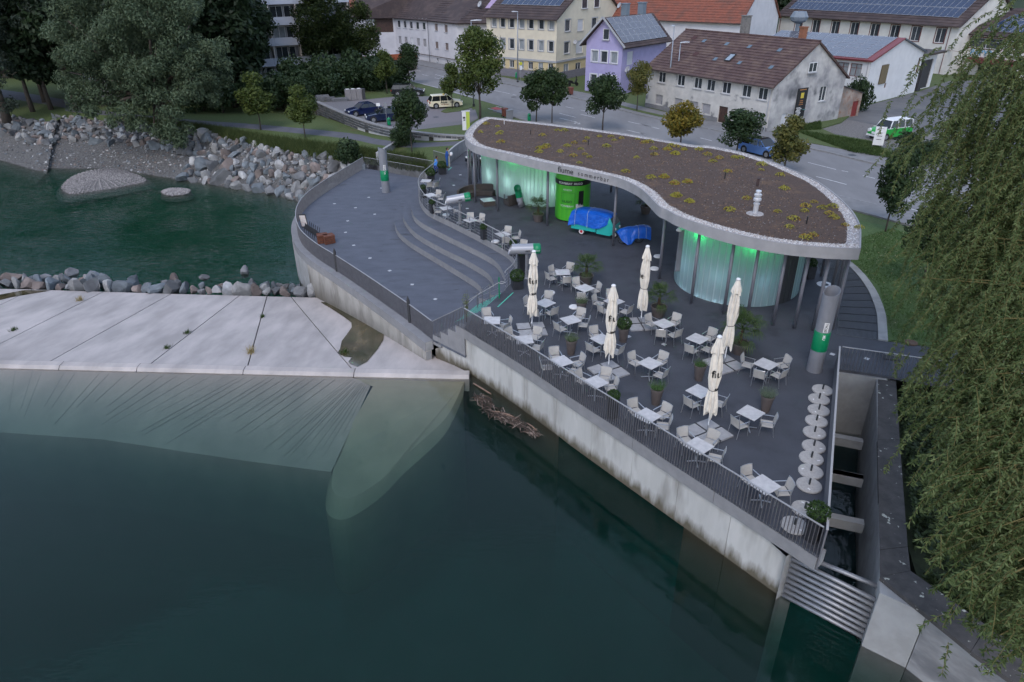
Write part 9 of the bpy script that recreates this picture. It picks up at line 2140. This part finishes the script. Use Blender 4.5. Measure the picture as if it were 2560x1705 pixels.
def person(label, loc, rz, shirt, lean, lift, arm_l, arm_r):
 """Standing or climbing figure facing +x, 1.78 m tall; lift raises the front foot."""
 t = thing('person', label, 'person', loc, rz)
 hip = Vector((0.0, 0, 0.95)); L0 = lambda z: lean * (z - 0.95)
 chest = Vector((L0(1.35), 0, 1.35)); neck = Vector((L0(1.52), 0, 1.52)); head = Vector((L0(1.66) + 0.03, 0, 1.665))
 kR = Vector((0.22 if lift else 0.06, -0.10, 0.52 + lift * 0.6)); fR = Vector((0.24 if lift else 0.05, -0.11, 0.09 + lift)); kL = Vector((0.02, 0.10, 0.5)); fL = Vector((-0.12 if lift else -0.04, 0.11, 0.09))
 V_ = [hip, (hip + chest) / 2, chest, neck]; E_ = [(0, 1), (1, 2), (2, 3)]; R_ = [(0.14, 0.17), (0.125, 0.165), (0.13, 0.19), (0.06, 0.065)]
 for sy, k_, f_ in ((-1, kR, fR), (1, kL, fL)):
  i = len(V_); V_ += [hip + Vector((0, sy * 0.10, -0.08)), k_, f_ + Vector((0, 0, 0.06))]; E_ += [(0, i), (i, i + 1), (i + 1, i + 2)]; R_ += [0.105, 0.072, 0.055]
 for sy, (el, ha) in ((-1, arm_r), (1, arm_l)):
  i = len(V_); V_ += [chest + Vector((0, sy * 0.19, 0.07)), Vector(el)]; E_ += [(2, i), (i, i + 1)]; R_ += [0.075, 0.052]
 body = skinned('body', [tuple(v) for v in V_], E_, R_, shirt, t)
 for f_ in (fR, fL):
  s = MB(); s.loft([[(f_.x + x, f_.y + y * 0.048, f_.z - 0.09 + z) for x, y, z in ((-0.09, -1, 0), (-0.09, 1, 0), (-0.09, 0.8, 0.1), (-0.09, -0.8, 0.1))], [(f_.x + 0.05, f_.y + y * 0.055, f_.z - 0.09 + z) for y, z in ((-1, 0), (1, 0), (0.8, 0.09), (-0.8, 0.09))], [(f_.x + 0.19, f_.y + y * 0.035, f_.z - 0.09 + z) for y, z in ((-1, 0), (1, 0), (0.7, 0.045), (-0.7, 0.045))]]); s.build('shoe', M_SHOE, t)
 # head with face, ears and hair
 hd = MB(); rings = []
 for z, rx, ry, ox in ((-0.115, 0.045, 0.045, 0.015), (-0.10, 0.075, 0.06, 0.015), (-0.06, 0.092, 0.072, 0.006), (0.0, 0.10, 0.078, 0.0), (0.05, 0.10, 0.079, -0.004), (0.09, 0.085, 0.068, -0.008), (0.115, 0.05, 0.04, -0.01)):
  rings.append([(head.x + ox + rx * cos(a), ry * sin(a), head.z + z) for a in [2 * pi * i / 14 for i in range(14)]])
 hd.loft(rings); hd.tube([tuple(head + Vector((0.095, 0, 0.02))), tuple(head + Vector((0.122, 0, -0.025))), tuple(head + Vector((0.098, 0, -0.032)))], [0.010, 0.016, 0.010], 6)
 for sy in (-1, 1): hd.tube([tuple(head + Vector((-0.005, sy * 0.075, -0.02))), tuple(head + Vector((-0.005, sy * 0.092, 0.01)))], 0.02, 6)
 hd.tube([(neck.x, 0, neck.z - 0.05), tuple(head + Vector((-0.01, 0, -0.09)))], [0.06, 0.052], 10); hob = hd.build('head', M_SKIN, t, True)
 s = MB()
 for sy in (-1, 1): s.lathe([(0.011, -0.006), (0.013, 0), (0.011, 0.006)], 8, tuple(head + Vector((0.093, sy * 0.032, 0.012))))
 s.box(tuple(head + Vector((0.092, 0, -0.062))), (0.012, 0.045, 0.010)); s.build('eyes_and_mouth', M_HAIR, hob)
 hr = MB(); rings = []
 for z, k_ in ((-0.05, 1.03), (0.0, 1.07), (0.05, 1.09), (0.09, 1.1), (0.125, 0.75), (0.135, 0.2)):
  rings.append([(head.x - 0.022 + (0.10 if cos(a) < 0.2 else (0.06 if z < 0.06 else 0.10)) * k_ * cos(a) * (1 if z < 0.11 else 0.8), 0.079 * k_ * sin(a), head.z + z) for a in [2 * pi * i / 14 for i in range(14)]])
 hr.loft(rings); hr.build('hair', M_HAIR, hob, True)
 for sy, (el, ha) in ((-1, arm_r), (1, arm_l)):
  el, ha = Vector(el), Vector(ha); d = (ha - el).normalized(); sd = d.cross(Vector((0, 0, 1))).normalized(); up_ = sd.cross(d)
  Vv = [tuple(el), tuple(el.lerp(ha, 0.75)), tuple(ha), tuple(ha + d * 0.05)]; Ee = [(0, 1), (1, 2), (2, 3)]; Rr = [0.045, 0.036, 0.028, (0.022, 0.036)]
  for k in range(4):
   b = ha + d * 0.07 + sd * (k - 1.5) * 0.021; i = len(Vv); ln = (0.055, 0.068, 0.072, 0.06)[k]; Vv += [tuple(b), tuple(b + d * ln * 0.5 - up_ * 0.012), tuple(b + d * ln * 0.75 - up_ * 0.04)]; Ee += [(3, i), (i, i + 1), (i + 1, i + 2)]; Rr += [0.010, 0.009, 0.008]
  i = len(Vv); b = ha + sd * sy * -0.035 + d * 0.01; Vv += [tuple(b), tuple(b + sd * sy * -0.02 + d * 0.035), tuple(b + sd * sy * -0.015 + d * 0.065 - up_ * 0.02)]; Ee += [(2, i), (i, i + 1), (i + 1, i + 2)]; Rr += [0.013, 0.011, 0.009]
  skinned('forearm_and_hand', Vv, Ee, Rr, M_SKIN if shirt is not MATS.get('overall_blue') else M_SKIN, t, 1)
 return t
M_OVER = mat('overall_blue', (0.012, 0.075, 0.30), (0.009, 0.055, 0.23), rough=0.8, scale=9, coord='obj'); M_TEE = mat('tee_blue', (0.05, 0.22, 0.62), rough=0.85); M_TRS = mat('work_trousers', (0.010, 0.03, 0.16), rough=0.85)
p1 = person('worker in bright blue shirt and dark blue trousers climbing the far stairs', (-6.75, 62.3, -0.62), radians(18), M_TEE, 0.22, 0.2, ((0.16, 0.25, 1.10), (0.36, 0.18, 1.06)), ((0.12, -0.27, 1.08), (0.34, -0.20, 1.02)))
s = MB()                                        # trousers over the lower body
hp_ = [(0.155, 0.185, 0.99), (0.15, 0.18, 0.86)]
s.loft([[(rx * cos(a) * 1.02, ry * sin(a) * 1.05, z) for a in [2 * pi * i / 14 for i in range(14)]] for rx, ry, z in ((0.14, 0.165, 1.0), (0.155, 0.185, 0.95), (0.15, 0.185, 0.86), (0.10, 0.14, 0.80))])
for k_, f_, y in (((0.22, -0.10, 0.64), (0.24, -0.11, 0.33), -0.10), ((0.02, 0.10, 0.5), (-0.12, 0.11, 0.12), 0.10)): s.tube([(0, y, 0.88), k_, f_], [0.122, 0.09, 0.078], 10)
s.build('trousers', M_TRS, p1, True)
p2 = person('worker in dark blue overalls carrying a white bundle up the far stairs', (-5.75, 62.9, -0.02), radians(10), M_OVER, 0.1, 0.0, ((0.18, 0.24, 1.12), (0.38, 0.12, 1.12)), ((0.16, -0.25, 1.12), (0.38, -0.12, 1.12)))
s = MB(); s.loft([[(-5.32 + 0.13 * f * cos(a) + 0.0, 62.97 + 0.24 * f * sin(a), z) for a in [2 * pi * i / 12 for i in range(12)]] for z, f in ((1.02, 0.5), (1.08, 1.0), (1.22, 1.05), (1.32, 0.8), (1.36, 0.3))]); tag(s.build('white_bundle', M_WHITE, None, True), 'white bundle carried by the worker in overalls', 'bundle')
